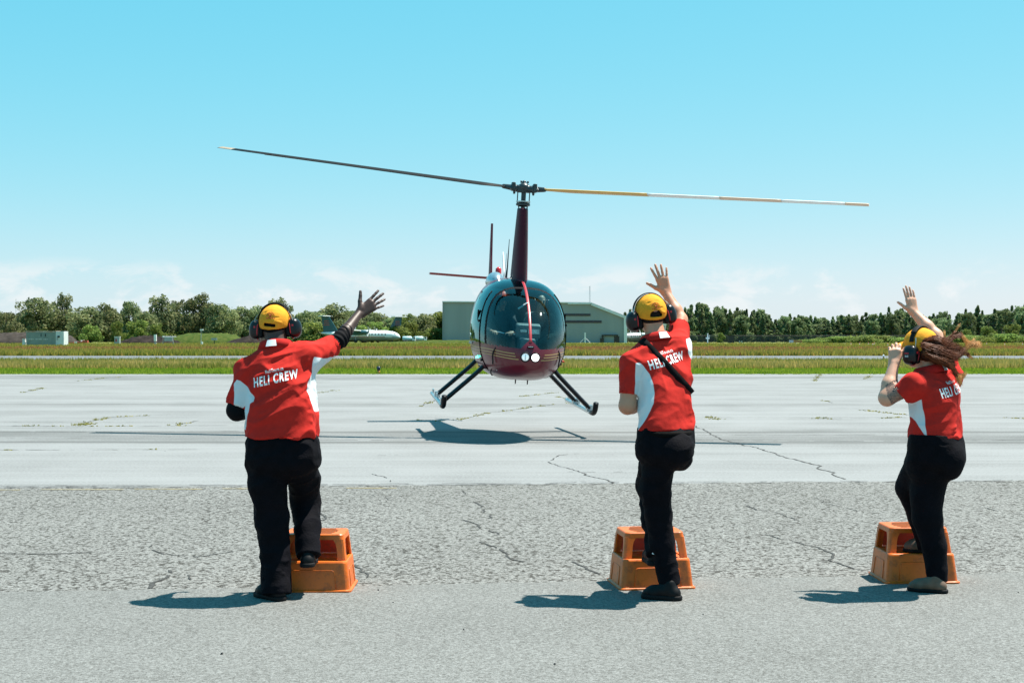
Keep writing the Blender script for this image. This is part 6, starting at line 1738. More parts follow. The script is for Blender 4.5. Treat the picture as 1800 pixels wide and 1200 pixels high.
def leaned(v, lean): return lean * min(max((770 - v) / 160.0, 0.0), 1.35)
def rows_px(rows, Y, yaw, lean=0.0):
    """(v, u, half width px, ry) -> stack rows with the across radius solved for the seen half width"""
    out = []
    for v, u, hw, ry, *dy in rows:
        dy = (dy[0] if dy else 0.0) + leaned(v, lean)
        p = at(u, v, Y + dy); w = hw / FPX * (Y + dy)
        rx = math.sqrt(max(w * w - (ry * math.sin(yaw)) ** 2, (0.3 * w) ** 2)) / math.cos(yaw)
        out.append((p[2], p[0], p[1], rx, ry))
    return out

GZ = 0.011
# ------------------------------------------------------------------ left crew member
def crew_left():
    Y = 8.55; yaw = math.radians(-6); LEAN = 0.10
    root = wroot('person', (at(495, 1050, Y)[0], Y, GZ))
    tag(root, 'crew member in red polo over long black sleeves, waving, left of the helicopter', 'person')
    P = lambda u, v, dy=0.0: at(u, v, Y + dy + leaned(v, LEAN))
    Rb = frame((-math.sin(yaw), math.cos(yaw), 0))
    hc = P(484, 574, 0.02); Rh = frame((0.10, 1.0, -0.05), (-0.10, 0, 1))
    nb = P(488, 613, 0.0)
    shL, elL, wrL = P(437, 655, 0.0), P(417, 721, 0.02), P(436, 718, 0.25)
    shR, elR, wrR = P(541, 628, 0.0), P(597, 597, 0.16), P(630, 553, 0.30)
    hipL, knL, anL = P(467, 800), P(478, 905, 0.02), P(485, 1035, 0.0)
    hipR, knR, anR = P(530, 800), P(536, 885, 0.30), P(541, 972, 0.03)
    heelL = np.array([at(497, 1050, 8.42)[0], 8.43, GZ]); toeL = np.array([at(450, 1050, 8.62)[0], 8.635, GZ])
    zs = 0.197; heelR = np.array([at(538, 1000, 8.47)[0], 8.50, zs]); toeR = np.array([at(548, 990, 8.78)[0] - 0.005, 8.775, zs])
    # body
    lo, hi = bounds([hc + (0, 0, 0.14), P(680, 515, 0.45), P(395, 700, 0.30), heelL, toeL, toeR, P(500, 700, -0.25)], 0.09)
    F = Field(lo, hi, 0.0046)
    F.add(stack(rows_px([(790, 496, 52, 0.12), (740, 495, 48, 0.13), (680, 494, 46, 0.12), (640, 492, 44, 0.10), (618, 490, 30, 0.08)], Y, yaw, LEAN), yaw))
    head(F, hc, Rh, nb, 0.066, 1.12)
    F.add(rcone(nb + (-0.02, 0, -0.02), shL, 0.06, 0.055), 0.04).add(rcone(nb + (0.02, 0, -0.02), shR, 0.06, 0.055), 0.04)
    for a, b, c, r_ in ((shL, elL, wrL, (0.055, 0.045, 0.030)), (shR, elR, wrR, (0.055, 0.040, 0.027))):
        F.add(rcone(a, b, r_[0], r_[1]), 0.03).add(rcone(b, b + (c - b) * 0.35, r_[1], r_[1] * 0.97), 0.02).add(rcone(b + (c - b) * 0.35, c, r_[1] * 0.97, r_[2]), 0.02)
    hand(F, wrR + (P(636, 548, 0.32) - wrR) * 0.6, P(672, 522, 0.36) - wrR, (0, -1, 0.1), P(628, 520, 0.32) - wrR, 1.05, 1.15, (6, 6, 9, 12), 58, thumb_lift=0.2)
    hand(F, wrL, (0.35, 0.9, 0.15), (-0.8, 0, 0.5), (0.3, 0.2, 0.9), 1.0, 0.5, (40, 45, 45, 45), 30)
    for h, k_, a_ in ((hipL, knL, anL), (hipR, knR, anR)): F.add(rcone(h, k_, 0.065, 0.050), 0.04).add(rcone(k_, a_ + (0, 0, 0.05), 0.050, 0.034), 0.03)
    feet(F, ((heelL, toeL), (heelR, toeR)))
    V, Fa = F.mesh(); V = relax(V, Fa, 1)
    body = mk('body', V, Fa, skin('dark_brown_skin', (0.042, 0.017, 0.011)), root)
    # hair
    F = Field(hc - 0.16, hc + 0.16, 0.005); F.add(ell(hc + Rh @ np.array([0, -0.014, 0.024]), (0.079, 0.088, 0.092), Rh)).add(rcone(hc + Rh @ np.array([0, -0.032, -0.03]), hc + Rh @ np.array([0, -0.030, -0.075]), 0.058, 0.056), 0.02); F.keep(hc + Rh @ np.array([0, 0.035, 0]), Rh[:, 1]); V, Fa = F.mesh(); mk('hair', V, Fa, M_HBLK2, root)
    cap_parts(root, hc, Rh @ rotm((0, 1, 0), 4), slit=True, seed=3.1); muffs(root, hc, Rh, -0.014, 3, off=0.116)
    # undersleeves
    lo, hi = bounds([shL, elL, wrL], 0.12); F = Field(lo, hi, 0.006); F.add(rcone(shL, elL, 0.055, 0.058)).add(rcone(elL, elL + (wrL - elL) * 0.3, 0.059, 0.056), 0.03).add(rcone(elL + (wrL - elL) * 0.3, wrL, 0.056, 0.038, cut_b=True), 0.03)
    wear(root, 'undersleeve', F, M_SLEEVE, (), [((0.2, 1, 0.3), 30, 6, 0.004, None)], 0.001, 2.2)
    cuff = elR + (wrR - elR) * 0.42
    lo, hi = bounds([shR, elR, cuff], 0.12); F = Field(lo, hi, 0.005); F.add(rcone(shR, elR, 0.050, 0.047)).add(rcone(elR, cuff, 0.047, 0.0415, cut_b=True), 0.03)
    dd = (elR - shR) / np.linalg.norm(elR - shR)
    V, Fa = F.mesh(); V = relax(V, Fa, 1); N = vnormals(V, Fa); t = (V - shR) @ dd; ph = t * 190 + 4 * np.array([noise.noise(q) for q in (V * 14).tolist()]); V = V + N * (0.0036 * np.sin(ph) * np.clip((t - 0.08) * 20, 0, 1))[:, None]
    mk('undersleeve', V, Fa, M_SLEEVE, root)
    # shirt
    lo, hi = bounds([P(400, 600), P(600, 770), P(495, 770, -0.22), P(495, 770, 0.24), P(590, 606, 0.20)], 0.06); F = Field(lo, hi, 0.006)
    F.add(stack(rows_px([(768, 494.5, 64, 0.172), (758, 494.5, 64.5, 0.174), (730, 495, 62, 0.178), (700, 495, 59, 0.176), (665, 494, 58, 0.162), (640, 492, 54, 0.140), (622, 490, 44, 0.112), (611, 488.5, 30, 0.085)], Y, yaw, LEAN), yaw, 2.4))
    F.add(rcone(nb + (0, 0, -0.035), shL + (0.005, 0, 0.0), 0.075, 0.082), 0.05).add(rcone(nb + (0.0, 0, -0.03), shR + (-0.02, 0, 0.0), 0.072, 0.085), 0.05)
    sl = P(417.5, 713, 0.015); F.add(rcone(shL, sl, 0.084, 0.066, cut_b=True), 0.035)
    sr = P(588, 606, 0.13); F.add(rcone(shR, sr, 0.088, 0.056, cut_b=True), 0.04)
    F.sub(rcone(sl + (sl - shL) * 0.02, sl - (sl - shL) * 0.12, 0.058, 0.058)); F.sub(rcone(sr, sr - (sr - shR) * 0.14, 0.050, 0.050))
    pl = [np.array([at(u, v, Y)[[0, 2]] for u, v in q]) for q in ([(413, 674), (418, 667), (424, 669), (434, 677), (443, 684), (449, 694), (451, 704), (446, 708), (443, 724), (436, 742), (428, 758), (415, 752), (434, 712), (428, 716), (412, 716)], [(552, 627), (565, 630), (594, 622), (594, 648), (563, 655), (590, 700), (570, 730), (552, 722), (546, 700), (543, 675), (546, 650)])]
    segs = [(P(440, 735, -0.17), P(555, 690, -0.1), 0.007, 0.012), (P(450, 752, -0.17), P(558, 715, -0.1), -0.006, 0.011), (P(470, 758, -0.18), P(560, 738, -0.08), 0.006, 0.010), (P(448, 700, -0.17), P(545, 668, -0.12), 0.004, 0.012), (P(520, 700, -0.16), P(556, 676, -0.06), -0.007, 0.010),
            (P(475, 640, -0.13), P(515, 622, -0.1), -0.010, 0.012), (P(512, 640, -0.12), P(520, 606, -0.05), 0.010, 0.010), (P(480, 655, -0.15), P(460, 640, -0.13), 0.007, 0.016), (P(535, 648, -0.12), P(552, 612, -0.04), 0.006, 0.010), (P(438, 690, -0.12), P(452, 705, -0.14), -0.008, 0.010), (P(560, 640, 0.02), P(566, 606, 0.04), 0.005, 0.007), (P(574, 634, 0.05), P(578, 602, 0.08), 0.005, 0.006)]
    sh, V, Fa = wear(root, 'shirt', F, M_RSHIRT, segs, [((1, 0, 0.45), 2.6, 9.0, 0.017, None), ((1, 0, 0.5), 3.0, 18.0, 0.004, None)], 0.0012, 5.7, {'panel': lambda V: np.maximum(poly_sd(V[:, [0, 2]], pl[0]), poly_sd(V[:, [0, 2]], pl[1]))})
    collar(root, P(486, 609, 0.0), (-0.08, 0.10, 1), Rb, 0.086, 0.086, 0.040, 1, (-0.030, 0.026))
    bvh = BVHTree.FromPolygons(V.tolist(), Fa.tolist()); th = math.radians(12); rt = np.array([math.cos(th), 0, math.sin(th)]); up = np.array([-math.sin(th) * 0.6, 0, math.cos(th)])
    V2, F2 = text_mesh('HELI CREW', 0.262, 0.058, 0.030); print_on(sh, bvh, V2, F2, P(491.5, 663.5), rt, up, (0, 1, 0))
    V2, F2 = text_mesh('HeliTours.ca', 0.108, 0.019, 0.022); print_on(sh, bvh, V2, F2, P(490, 649.5), rt, up, (0, 1, 0))
    # trousers
    lo, hi = bounds([P(430, 750, -0.2), P(565, 750, 0.45), anL, anR, P(440, 1050)], 0.08); F = Field(lo, hi, 0.0062)
    F.add(stack(rows_px([(752, 495, 55, 0.140), (775, 496.5, 62.5, 0.158), (800, 497, 64.5, 0.165), (840, 497, 60, 0.15)], Y, yaw, LEAN), yaw, 2.5, 0.10))
    F.add(rcone(P(467, 812), P(470, 850), 0.112, 0.108), 0.04).add(rcone(P(470, 850), P(479, 915, 0.02), 0.108, 0.099), 0.03).add(rcone(P(479, 915, 0.02), P(484, 975, -0.01), 0.099, 0.088), 0.03).add(rcone(P(484, 975, -0.01), P(486, 1044, -0.06), 0.088, 0.088, cut_b=True), 0.02)
    F.add(rcone(P(528, 810), P(534, 840, 0.12), 0.108, 0.094), 0.04).add(rcone(P(534, 840, 0.12), P(537, 885, 0.26), 0.094, 0.090), 0.03).add(rcone(P(537, 885, 0.22), P(541, 930, 0.12), 0.088, 0.078), 0.03).add(rcone(P(541, 930, 0.12), P(542, 977, 0.03), 0.078, 0.073, cut_b=True), 0.02)
    segs = [(P(450, 950, -0.1), P(505, 930, -0.1), 0.006, 0.012), (P(450, 990, -0.1), P(508, 1010, -0.1), 0.006, 0.010), (P(455, 1022, -0.1), P(508, 1000, -0.1), -0.006, 0.010), (P(520, 860, 0), P(560, 850, 0), -0.006, 0.01), (P(515, 900, 0.1), P(560, 885, 0.1), 0.005, 0.01)]
    wear(root, 'trousers', F, M_TROU, segs, [((1, 0, 0.3), 4, 12, 0.009, None)], 0.001, 8.8)
    FL = []
    for h_, t_, z_, a_ in ((heelL, toeL, GZ, anL), (heelR, toeR, zs, anR)):
        lo, hi = bounds([h_, t_, a_], 0.09); F = Field(lo, hi, 0.005); S = Field(lo, hi, 0.005); shoe(F, S, h_, t_, z_, a_, 0.047); F.keep((0, 0, z_ + 0.004), (0, 0, -1)); S.keep((0, 0, z_), (0, 0, -1)); S.keep((0, 0, z_ + 0.026), (0, 0, 1))
        V, Fa = F.mesh(); s_ = mk('shoe', relax(V, Fa, 1), Fa, M_SHOE, root); V, Fa = S.mesh(); mk('sole', V, Fa, M_SOLE, s_)
crew_left()

# ------------------------------------------------------------------ middle crew member
def crew_middle():
    Y = 8.50; yaw = math.radians(30); LEAN = 0.15
    root = wroot('person', (at(1172, 1050, Y)[0], Y, GZ))
    tag(root, 'crew member in red polo with black shoulder strap, hand raised, right of the helicopter', 'person')
    P = lambda u, v, dy=0.0: at(u, v, Y + dy + leaned(v, LEAN))
    Rb = frame((-math.sin(yaw), math.cos(yaw), 0))
    hc = P(1144, 555, 0.02); Rh = frame((-0.22, 1.0, 0.03), (-0.12, 0, 1)); nb = P(1154, 597)
    shL, elL, wrL = P(1110, 638, -0.06), P(1103, 713, -0.02), P(1124, 712, 0.20)
    shR, elR, wrR = P(1189, 612, 0.05), P(1196, 562, 0.18), P(1171, 515, 0.24)
    hipS, knS, anS = P(1162, 806, 0.0), P(1155, 900, 0.05), P(1178, 1030, 0.02)
    hipB, knB, anB = P(1152, 800, 0.08), P(1140, 855, 0.34), P(1151, 968, 0.06)
    heelS = np.array([at(1199, 1055, 8.44)[0], 8.455, GZ]); toeS = np.array([at(1127, 1050, 8.52)[0], 8.545, GZ])
    zs = 0.197; heelB = np.array([at(1154, 1000, 8.5)[0], 8.56, zs]); toeB = np.array([at(1137, 980, 8.85)[0], 8.83, zs])
    lo, hi = bounds([hc + (0, 0, 0.14), P(1215, 462, 0.36), P(1095, 700, 0.3), heelS, toeS, toeB, P(1180, 700, -0.22)], 0.08)
    F = Field(lo, hi, 0.0044)
    F.add(stack(rows_px([(790, 1170, 38, 0.09), (740, 1170, 38, 0.09), (680, 1168, 36, 0.09), (640, 1162, 38, 0.08), (612, 1158, 26, 0.065)], Y, yaw, LEAN), yaw))
    head(F, hc, Rh, nb, 0.058)
    F.add(rcone(nb + (-0.02, 0, -0.03), shL, 0.055, 0.030), 0.04).add(rcone(nb + (0.02, 0, -0.03), shR, 0.055, 0.030), 0.04)
    for a, b, c, r_ in ((shL, elL, wrL, (0.052, 0.050, 0.030)), (shR, elR, wrR, (0.050, 0.043, 0.027))):
        F.add(rcone(a, b, r_[0], r_[1]), 0.03).add(rcone(b, b + (c - b) * 0.35, r_[1], r_[1] * 0.95), 0.02).add(rcone(b + (c - b) * 0.35, c, r_[1] * 0.95, r_[2]), 0.02)
    hand(F, wrR + (0, 0, 0.005), P(1157, 470, 0.24) - wrR, (0.1, -1, 0), P(1120, 505, 0.24) - wrR, 0.98, 1.25, (5, 4, 4, 6), 52, thumb_lift=0.2)
    hand(F, wrL, (0.75, 0.6, 0.1), (-0.5, 0.6, 0.4), (0.2, 0.2, 0.9), 0.98, 0.5, (42, 45, 45, 45), 30)
    for h, k_, a_ in ((hipS, knS, anS), (hipB, knB, anB)): F.add(rcone(h, k_, 0.050, 0.045), 0.04).add(rcone(k_, a_ + (0, 0, 0.05), 0.045, 0.030), 0.03)
    feet(F, ((heelS, toeS), (heelB, toeB)))
    V, Fa = F.mesh(); V = relax(V, Fa, 1)
    mk('body', V, Fa, skin('fair_tanned_skin', (0.52, 0.235, 0.140)), root)
    F = Field(hc - 0.16, hc + 0.16, 0.005); F.add(ell(hc + Rh @ np.array([0, -0.014, 0.022]), (0.078, 0.088, 0.091), Rh)).add(rcone(hc + Rh @ np.array([0, -0.034, -0.025]), hc + Rh @ np.array([0, -0.032, -0.055]), 0.057, 0.047), 0.02); F.keep(hc + Rh @ np.array([0, 0.035, 0]), Rh[:, 1]); F.keep(hc + Rh @ np.array([0, -0.1, -0.088]), -Rh[:, 2]); V, Fa = F.mesh(); mk('hair', V, Fa, M_HBRN, root)
    cap_parts(root, hc, Rh @ rotm((0, 1, 0), 2), seed=7.7); muffs(root, hc, Rh, -0.012, -5, pad=False, off=0.115)
    # wrist watch
    V, Fa = tube([elL + (wrL - elL) * q for q in (0.80, 0.84, 0.88)], [0.037, 0.039, 0.036], 16); w_ = mk('wrist_watch', V, Fa, M_HBLK2, root)
    # shirt
    lo, hi = bounds([P(1085, 560), P(1230, 760), P(1170, 760, -0.2), P(1170, 760, 0.22), P(1195, 571, 0.21)], 0.06); F = Field(lo, hi, 0.0056)
    F.add(stack(rows_px([(755, 1171, 50, 0.120), (745, 1171, 49.5, 0.122), (715, 1170, 46.5, 0.118), (690, 1169.5, 45, 0.118), (660, 1166, 46, 0.115), (635, 1160, 46, 0.105), (615, 1157, 38, 0.09), (603, 1155, 26, 0.075)], Y, yaw, LEAN), yaw, 2.4))
    F.add(rcone(nb + (0, 0, -0.03), shL + (0.01, 0, 0.0), 0.062, 0.066), 0.05).add(rcone(nb + (0.02, 0, -0.03), shR + (-0.01, 0, 0.0), 0.062, 0.072), 0.05)
    sl = P(1104, 692, -0.03); F.add(rcone(shL, sl, 0.066, 0.056, cut_b=True), 0.03)
    sr = P(1195, 571, 0.155); F.add(rcone(shR, sr, 0.078, 0.055, cut_b=True), 0.04); F.add(rcone(shR + (0.0, 0, 0.0), P(1184, 660, 0.03), 0.076, 0.10), 0.05)
    F.sub(rcone(sl + (sl - shL) * 0.02, sl - (sl - shL) * 0.14, 0.050, 0.050)); F.sub(rcone(sr + (sr - shR) * 0.05, sr - (sr - shR) * 0.16, 0.049, 0.049))
    pl = [np.array([at(u, v, Y)[[0, 2]] for u, v in q]) for q in ([(1117, 638), (1124, 637), (1131, 643), (1141, 657), (1147, 674), (1149, 690), (1147, 708), (1140, 722), (1130, 740), (1121, 756), (1105, 756), (1118, 715), (1121, 694), (1115, 694)], [(1211, 596), (1222, 594), (1222, 640), (1213, 620)])]
    segs = [(P(1150, 748, -0.13), P(1218, 725, -0.02), 0.006, 0.010), (P(1140, 735, -0.13), P(1214, 700, -0.02), -0.005, 0.010), (P(1165, 750, -0.12), P(1220, 742, -0.02), -0.006, 0.008), (P(1150, 715, -0.12), P(1214, 675, -0.02), 0.005, 0.012), (P(1170, 690, -0.12), P(1213, 655, -0.02), -0.005, 0.010),
            (P(1172, 612, -0.08), P(1196, 590, 0.02), -0.007, 0.008), (P(1180, 620, -0.07), P(1202, 596, 0.03), 0.007, 0.007), (P(1190, 625, -0.06), P(1207, 600, 0.03), -0.007, 0.007), (P(1105, 628, -0.12), P(1128, 640, -0.14), -0.006, 0.010), (P(1160, 600, -0.06), P(1176, 622, -0.1), 0.006, 0.009), (P(1166, 660, -0.14), P(1172, 690, -0.14), 0.006, 0.010)]
    sh, V, Fa = wear(root, 'shirt', F, M_RSHIRT, segs, [((1, 0, 0.55), 2.8, 10.0, 0.013, None)], 0.0012, 15.7, {'panel': lambda V: np.maximum(poly_sd(V[:, [0, 2]], pl[0]), poly_sd(V[:, [0, 2]], pl[1]))})
    collar(root, P(1152, 597, 0.0), (-0.16, 0.12, 1), frame((-0.42, 1, 0)), 0.076, 0.076, 0.040, 2, (-0.020, 0.040))
    bvh = BVHTree.FromPolygons(V.tolist(), Fa.tolist()); th = math.radians(14); fw = Rb[:, 1]; rr = Rb[:, 0]; rt = rr * math.cos(th) + np.array([0, 0, math.sin(th)]); up = np.array([0, 0, 1.0]) * math.cos(th) - rr * math.sin(th) * 0.5
    cen = P(1178.5, 633.5, -0.13)
    V2, F2 = text_mesh('HELI CREW', 0.250, 0.055, 0.030); print_on(sh, bvh, V2, F2, cen, rt, up, fw)
    V2, F2 = text_mesh('HeliTours.ca', 0.104, 0.018, 0.022); print_on(sh, bvh, V2, F2, P(1177, 619.5, -0.13), rt, up, fw)
    # shoulder strap: a full loop lying on the shirt from the left side of the neck to the right hip
    a0, b0 = P(1132, 602, -0.06), P(1216, 690, -0.06); ddir = (b0 - a0) / np.linalg.norm(b0 - a0); n_ = np.cross(ddir, np.array([0, 1.0, 0])); n_ /= np.linalg.norm(n_); c_ = (a0 + b0) / 2 + np.array([0, 0.05, 0]) 
    e1, e2 = ddir, np.array([0, -1.0, 0]); loop = []
    for t in np.linspace(0, 2 * math.pi, 140, endpoint=False):
        dr = e1 * math.cos(t) + e2 * math.sin(t); h = bvh.ray_cast(Vector(c_ + dr * 0.9), Vector(-dr), 0.9)
        if h[0] is not None: loop.append(np.array(h[0]) + dr * 0.0035)
    loop = np.array(loop); 
    for _ in range(1): loop = 0.5 * loop + 0.25 * (np.roll(loop, 1, 0) + np.roll(loop, -1, 0))
    loop = loop + (loop - c_) / np.linalg.norm(loop - c_, axis=1)[:, None] * 0.001
    m = len(loop); V = []
    for i in range(m):
        dr = (loop[i] - c_); dr /= np.linalg.norm(dr)
        for w_, o_ in ((-0.023, 0), (0.023, 0), (0.023, 0.002), (-0.023, 0.002)): V.append(loop[i] + n_ * w_ + dr * o_)
    mk('shoulder_strap', V, [(i * 4 + k, i * 4 + (k + 1) % 4, ((i + 1) % m) * 4 + (k + 1) % 4, ((i + 1) % m) * 4 + k) for i in range(m) for k in range(4)], M_STRAP, root)
    # trousers
    lo, hi = bounds([P(1105, 745, -0.2), P(1230, 745, 0.45), anS, anB], 0.08); F = Field(lo, hi, 0.0058)
    F.add(stack(rows_px([(750, 1170.5, 49, 0.115), (765, 1170, 50, 0.125), (785, 1169, 50, 0.135), (822, 1162, 44, 0.125)], Y, yaw, LEAN), yaw, 2.4, 0.10))
    F.add(ell(P(1186, 790, -0.06), (0.112, 0.115, 0.115)), 0.03).add(rcone(P(1182, 800, -0.02), P(1196, 806, 0.02), 0.08, 0.07), 0.03)
    F.add(rcone(P(1158, 815), P(1152, 860, 0.03), 0.095, 0.089), 0.03).add(rcone(P(1152, 860, 0.03), P(1157, 905, 0.05), 0.089, 0.080), 0.03).add(rcone(P(1157, 905, 0.05), P(1164, 955, 0.04), 0.080, 0.070), 0.02).add(rcone(P(1164, 955, 0.04), P(1178, 1028, 0.02), 0.070, 0.064, cut_b=True), 0.02)
    F.add(rcone(P(1150, 808, 0.10), P(1141, 850, 0.34), 0.088, 0.078), 0.04).add(rcone(P(1141, 855, 0.32), P(1147, 915, 0.20), 0.076, 0.063), 0.03).add(rcone(P(1147, 915, 0.20), P(1151, 975, 0.06), 0.063, 0.052, cut_b=True), 0.03)
    segs = [(P(1140, 905, -0.05), P(1182, 890, -0.05), 0.005, 0.010), (P(1150, 960, -0.05), P(1190, 985, -0.05), 0.006, 0.009), (P(1160, 1012, -0.05), P(1196, 1000, -0.05), -0.006, 0.010), (P(1160, 1000, -0.05), P(1198, 1018, -0.05), 0.006, 0.008), (P(1185, 835, -0.1), P(1215, 805, -0.1), -0.005, 0.010)]
    wear(root, 'trousers', F, M_TROU, segs, [((1, 0, 0.35), 4, 13, 0.008, None)], 0.001, 28.8)
    V, Fa = tube([(p[0], p[1], p[2]) for p in [np.array([P(1171, 756)[0] + 0.172 * math.cos(t) * math.cos(yaw) - 0.128 * math.sin(t) * math.sin(yaw), Y + 0.172 * math.cos(t) * math.sin(yaw) + 0.128 * math.sin(t) * math.cos(yaw), P(1171, 761)[2]]) for t in np.linspace(0, 2 * math.pi, 49)]], [(0.016, 0.006)] * 49, 8, False, flat=(0, 0, 1)); mk('belt', V, Fa, M_HBLK2, root)
    for h_, t_, z_, a_ in ((heelS, toeS, GZ, anS), (heelB, toeB, zs, anB)):
        lo, hi = bounds([h_, t_, a_], 0.09); F = Field(lo, hi, 0.005); S = Field(lo, hi, 0.005); shoe(F, S, h_, t_, z_, a_, 0.045); F.keep((0, 0, z_ + 0.004), (0, 0, -1)); S.keep((0, 0, z_), (0, 0, -1)); S.keep((0, 0, z_ + 0.028), (0, 0, 1))
        V, Fa = F.mesh(); s_ = mk('shoe', relax(V, Fa, 1), Fa, M_SHOE, root); V, Fa = S.mesh(); mk('sole', V, Fa, M_SOLE, s_)
    mb = MB(); mb.box(anB + (0.0, -0.045, -0.006), (0.020, 0.008, 0.010), rotm((0, 1, 0), 20)); mb.build('white_sock', M_WCOL, root)
crew_middle()

# ------------------------------------------------------------------ woman on the right
def crew_right():
    Y = 8.75; yaw = math.radians(48); LEAN = 0.05
    root = wroot('person', (at(1645, 1040, Y)[0], Y, GZ))
    tag(root, 'crew member with long windblown auburn hair in red polo, shading eyes and raising an arm', 'person')
    P = lambda u, v, dy=0.0: at(u, v, Y + dy + leaned(v, LEAN))
    Rb = frame((-math.sin(yaw), math.cos(yaw), 0))
    hc = P(1619, 614, 0.02); Rh = frame((-0.66, 0.75, 0.0), (-0.04, 0, 1)); nb = P(1636, 655, 0.0)
    shL, elL, wrL = P(1604, 676, -0.12), P(1559, 699, -0.08), P(1571, 640, -0.02)
    shR, elR, wrR = P(1672, 662, 0.10), P(1645, 590, 0.20), P(1606, 549, 0.26)
    hipS, knS, anS = P(1646, 805, 0.0), P(1629, 895, 0.03), P(1647, 1015, 0.0)
    hipB, knB, anB = P(1630, 800, 0.10), P(1602, 855, 0.24), P(1626, 950, 0.30)
    heelS = np.array([at(1668, 1042, 8.68)[0], 8.69, GZ]); toeS = np.array([at(1596, 1040, 8.76)[0], 8.80, GZ])
    zs = 0.197; heelB = np.array([at(1643, 975, 9.07)[0], 9.10, zs]); toeB = np.array([at(1590, 975, 9.1)[0], 9.155, zs])
    lo, hi = bounds([hc + (0, 0, 0.14), P(1600, 500, 0.3), P(1548, 700, 0.1), heelS, toeS, toeB, P(1660, 700, -0.24), P(1700, 700, 0.2)], 0.08)
    F = Field(lo, hi, 0.0044)
    F.add(stack(rows_px([(790, 1645, 38, 0.11), (740, 1645, 38, 0.11), (690, 1643, 36, 0.105), (668, 1640, 30, 0.08)], Y, yaw, LEAN), yaw))
    head(F, hc, Rh, nb, 0.053, 0.95)
    F.add(rcone(nb + (-0.02, 0, -0.03), shL, 0.05, 0.046), 0.04).add(rcone(nb + (0.02, 0, -0.03), shR, 0.05, 0.046), 0.04)
    for a, b, c, r_ in ((shL, elL, wrL, (0.052, 0.050, 0.029)), (shR, elR, wrR, (0.050, 0.042, 0.026))):
        F.add(rcone(a, b, r_[0], r_[1]), 0.03).add(rcone(b, b + (c - b) * 0.4, r_[1] * 0.95, r_[1] * 0.92), 0.02).add(rcone(b + (c - b) * 0.4, c, r_[1] * 0.92, r_[2]), 0.02)
    hand(F, wrR, P(1597, 508, 0.26) - wrR, (0.5, -0.8, 0), P(1583, 530, 0.24) - wrR, 0.92, 0.35, (3, 3, 3, 4), 50, fat=0.95, thumb_lift=0.15)
    hand(F, wrL, (0.12, 0.12, 1.0), (-0.35, -1.0, 0.15), (1.0, -0.1, 0.0), 0.94, 0.5, (38, 42, 46, 50), 25, fat=0.98)
    for h, k_, a_ in ((hipS, knS, anS), (hipB, knB, anB)): F.add(rcone(h, k_, 0.052, 0.045), 0.04).add(rcone(k_, a_ + (0, 0, 0.05), 0.045, 0.030), 0.03)
    feet(F, ((heelS, toeS), (heelB, toeB)))
    V, Fa = F.mesh(); V = relax(V, Fa, 1)
    def tat(V):
        ba = elL - shL; t = ((V - shL) @ ba) / (ba @ ba); d = np.linalg.norm(V - shL - np.clip(t, 0, 1)[:, None] * ba, axis=1)
        return np.where((d < 0.075) & (V[:, 2] < shL[2] + 0.03) & (t < 0.97) & (V[:, 0] > elL[0] - 0.012), 1.0, 0.0)
    mk('body', V, Fa, skin('fair_skin_with_arm_tattoo', (0.60, 0.320, 0.215), True), root, attrs={'tattoo': tat(V)})
    cap_parts(root, hc, Rh, seed=11.7); muffs(root, hc, Rh, -0.030, 0, pad=True, off=0.112, logo=True)
    # hair: close scalp part plus windblown locks streaming to the right
    F = Field(hc - 0.17, hc + 0.17, 0.005); F.add(ell(hc + Rh @ np.array([0, -0.020, 0.012]), (0.084, 0.098, 0.100), Rh)).add(rcone(hc + Rh @ np.array([0, -0.055, -0.02]), hc + Rh @ np.array([0.01, -0.065, -0.085]), 0.058, 0.035), 0.02); F.keep(hc + Rh @ np.array([0, 0.02, 0]), Rh[:, 1]); F.keep(hc + Rh @ np.array([0, -0.1, 0.085]), Rh[:, 2] - Rh[:, 1] * 0.4); V, Fa = F.mesh(); V = folds(V, Fa, (), [((0.9, 0.1, -0.2), 8, 60, 0.006, None)], 0.003, 3.0); hair = mk('hair', V, Fa, M_HRED, root)
    Rn = random.Random(21)
    flows = [  # (pixel path with depth offsets, spread, count, tip material?)
        ([(1625, 597, -0.06), (1648, 596, -0.09), (1668, 606, -0.09), (1688, 612, -0.07)], 7, 26, False),
        ([(1622, 606, -0.09), (1645, 612, -0.11), (1668, 622, -0.11), (1684, 626, -0.09)], 9, 34, False),
        ([(1626, 620, -0.10), (1645, 630, -0.12), (1660, 636, -0.12), (1676, 640, -0.10)], 8, 28, False),
        ([(1650, 612, -0.11), (1672, 622, -0.10), (1690, 620, -0.08), (1704, 606, -0.06), (1722, 604, -0.05)], 5, 16, True),
        ([(1655, 616, -0.11), (1668, 602, -0.09), (1676, 593, -0.07), (1690, 590, -0.06), (1702, 603, -0.06), (1724, 607, -0.05)], 3, 11, True),
        ([(1660, 622, -0.11), (1680, 628, -0.09), (1697, 617, -0.07), (1712, 596, -0.05)], 3, 5, True),
        ([(1655, 630, -0.12), (1672, 642, -0.11), (1680, 655, -0.10), (1690, 662, -0.09), (1697, 656, -0.09)], 4, 14, True),
        ([(1660, 634, -0.12), (1676, 650, -0.12), (1684, 664, -0.11), (1689, 675, -0.10)], 4, 10, True),
        ([(1652, 604, -0.09), (1660, 596, -0.08), (1660, 583, -0.07)], 1.5, 5, True),
        ([(1655, 600, -0.09), (1675, 588, -0.06), (1687, 570, -0.05)], 1.0, 2, True),
        ([(1690, 616, -0.07), (1702, 624, -0.06), (1710, 630, -0.06)], 2, 5, True)]
    gv = {False: MB(), True: MB()}
    lo, hi = bounds([P(1615, 585, -0.2), P(1700, 670, 0.1)], 0.03); F = Field(lo, hi, 0.005)
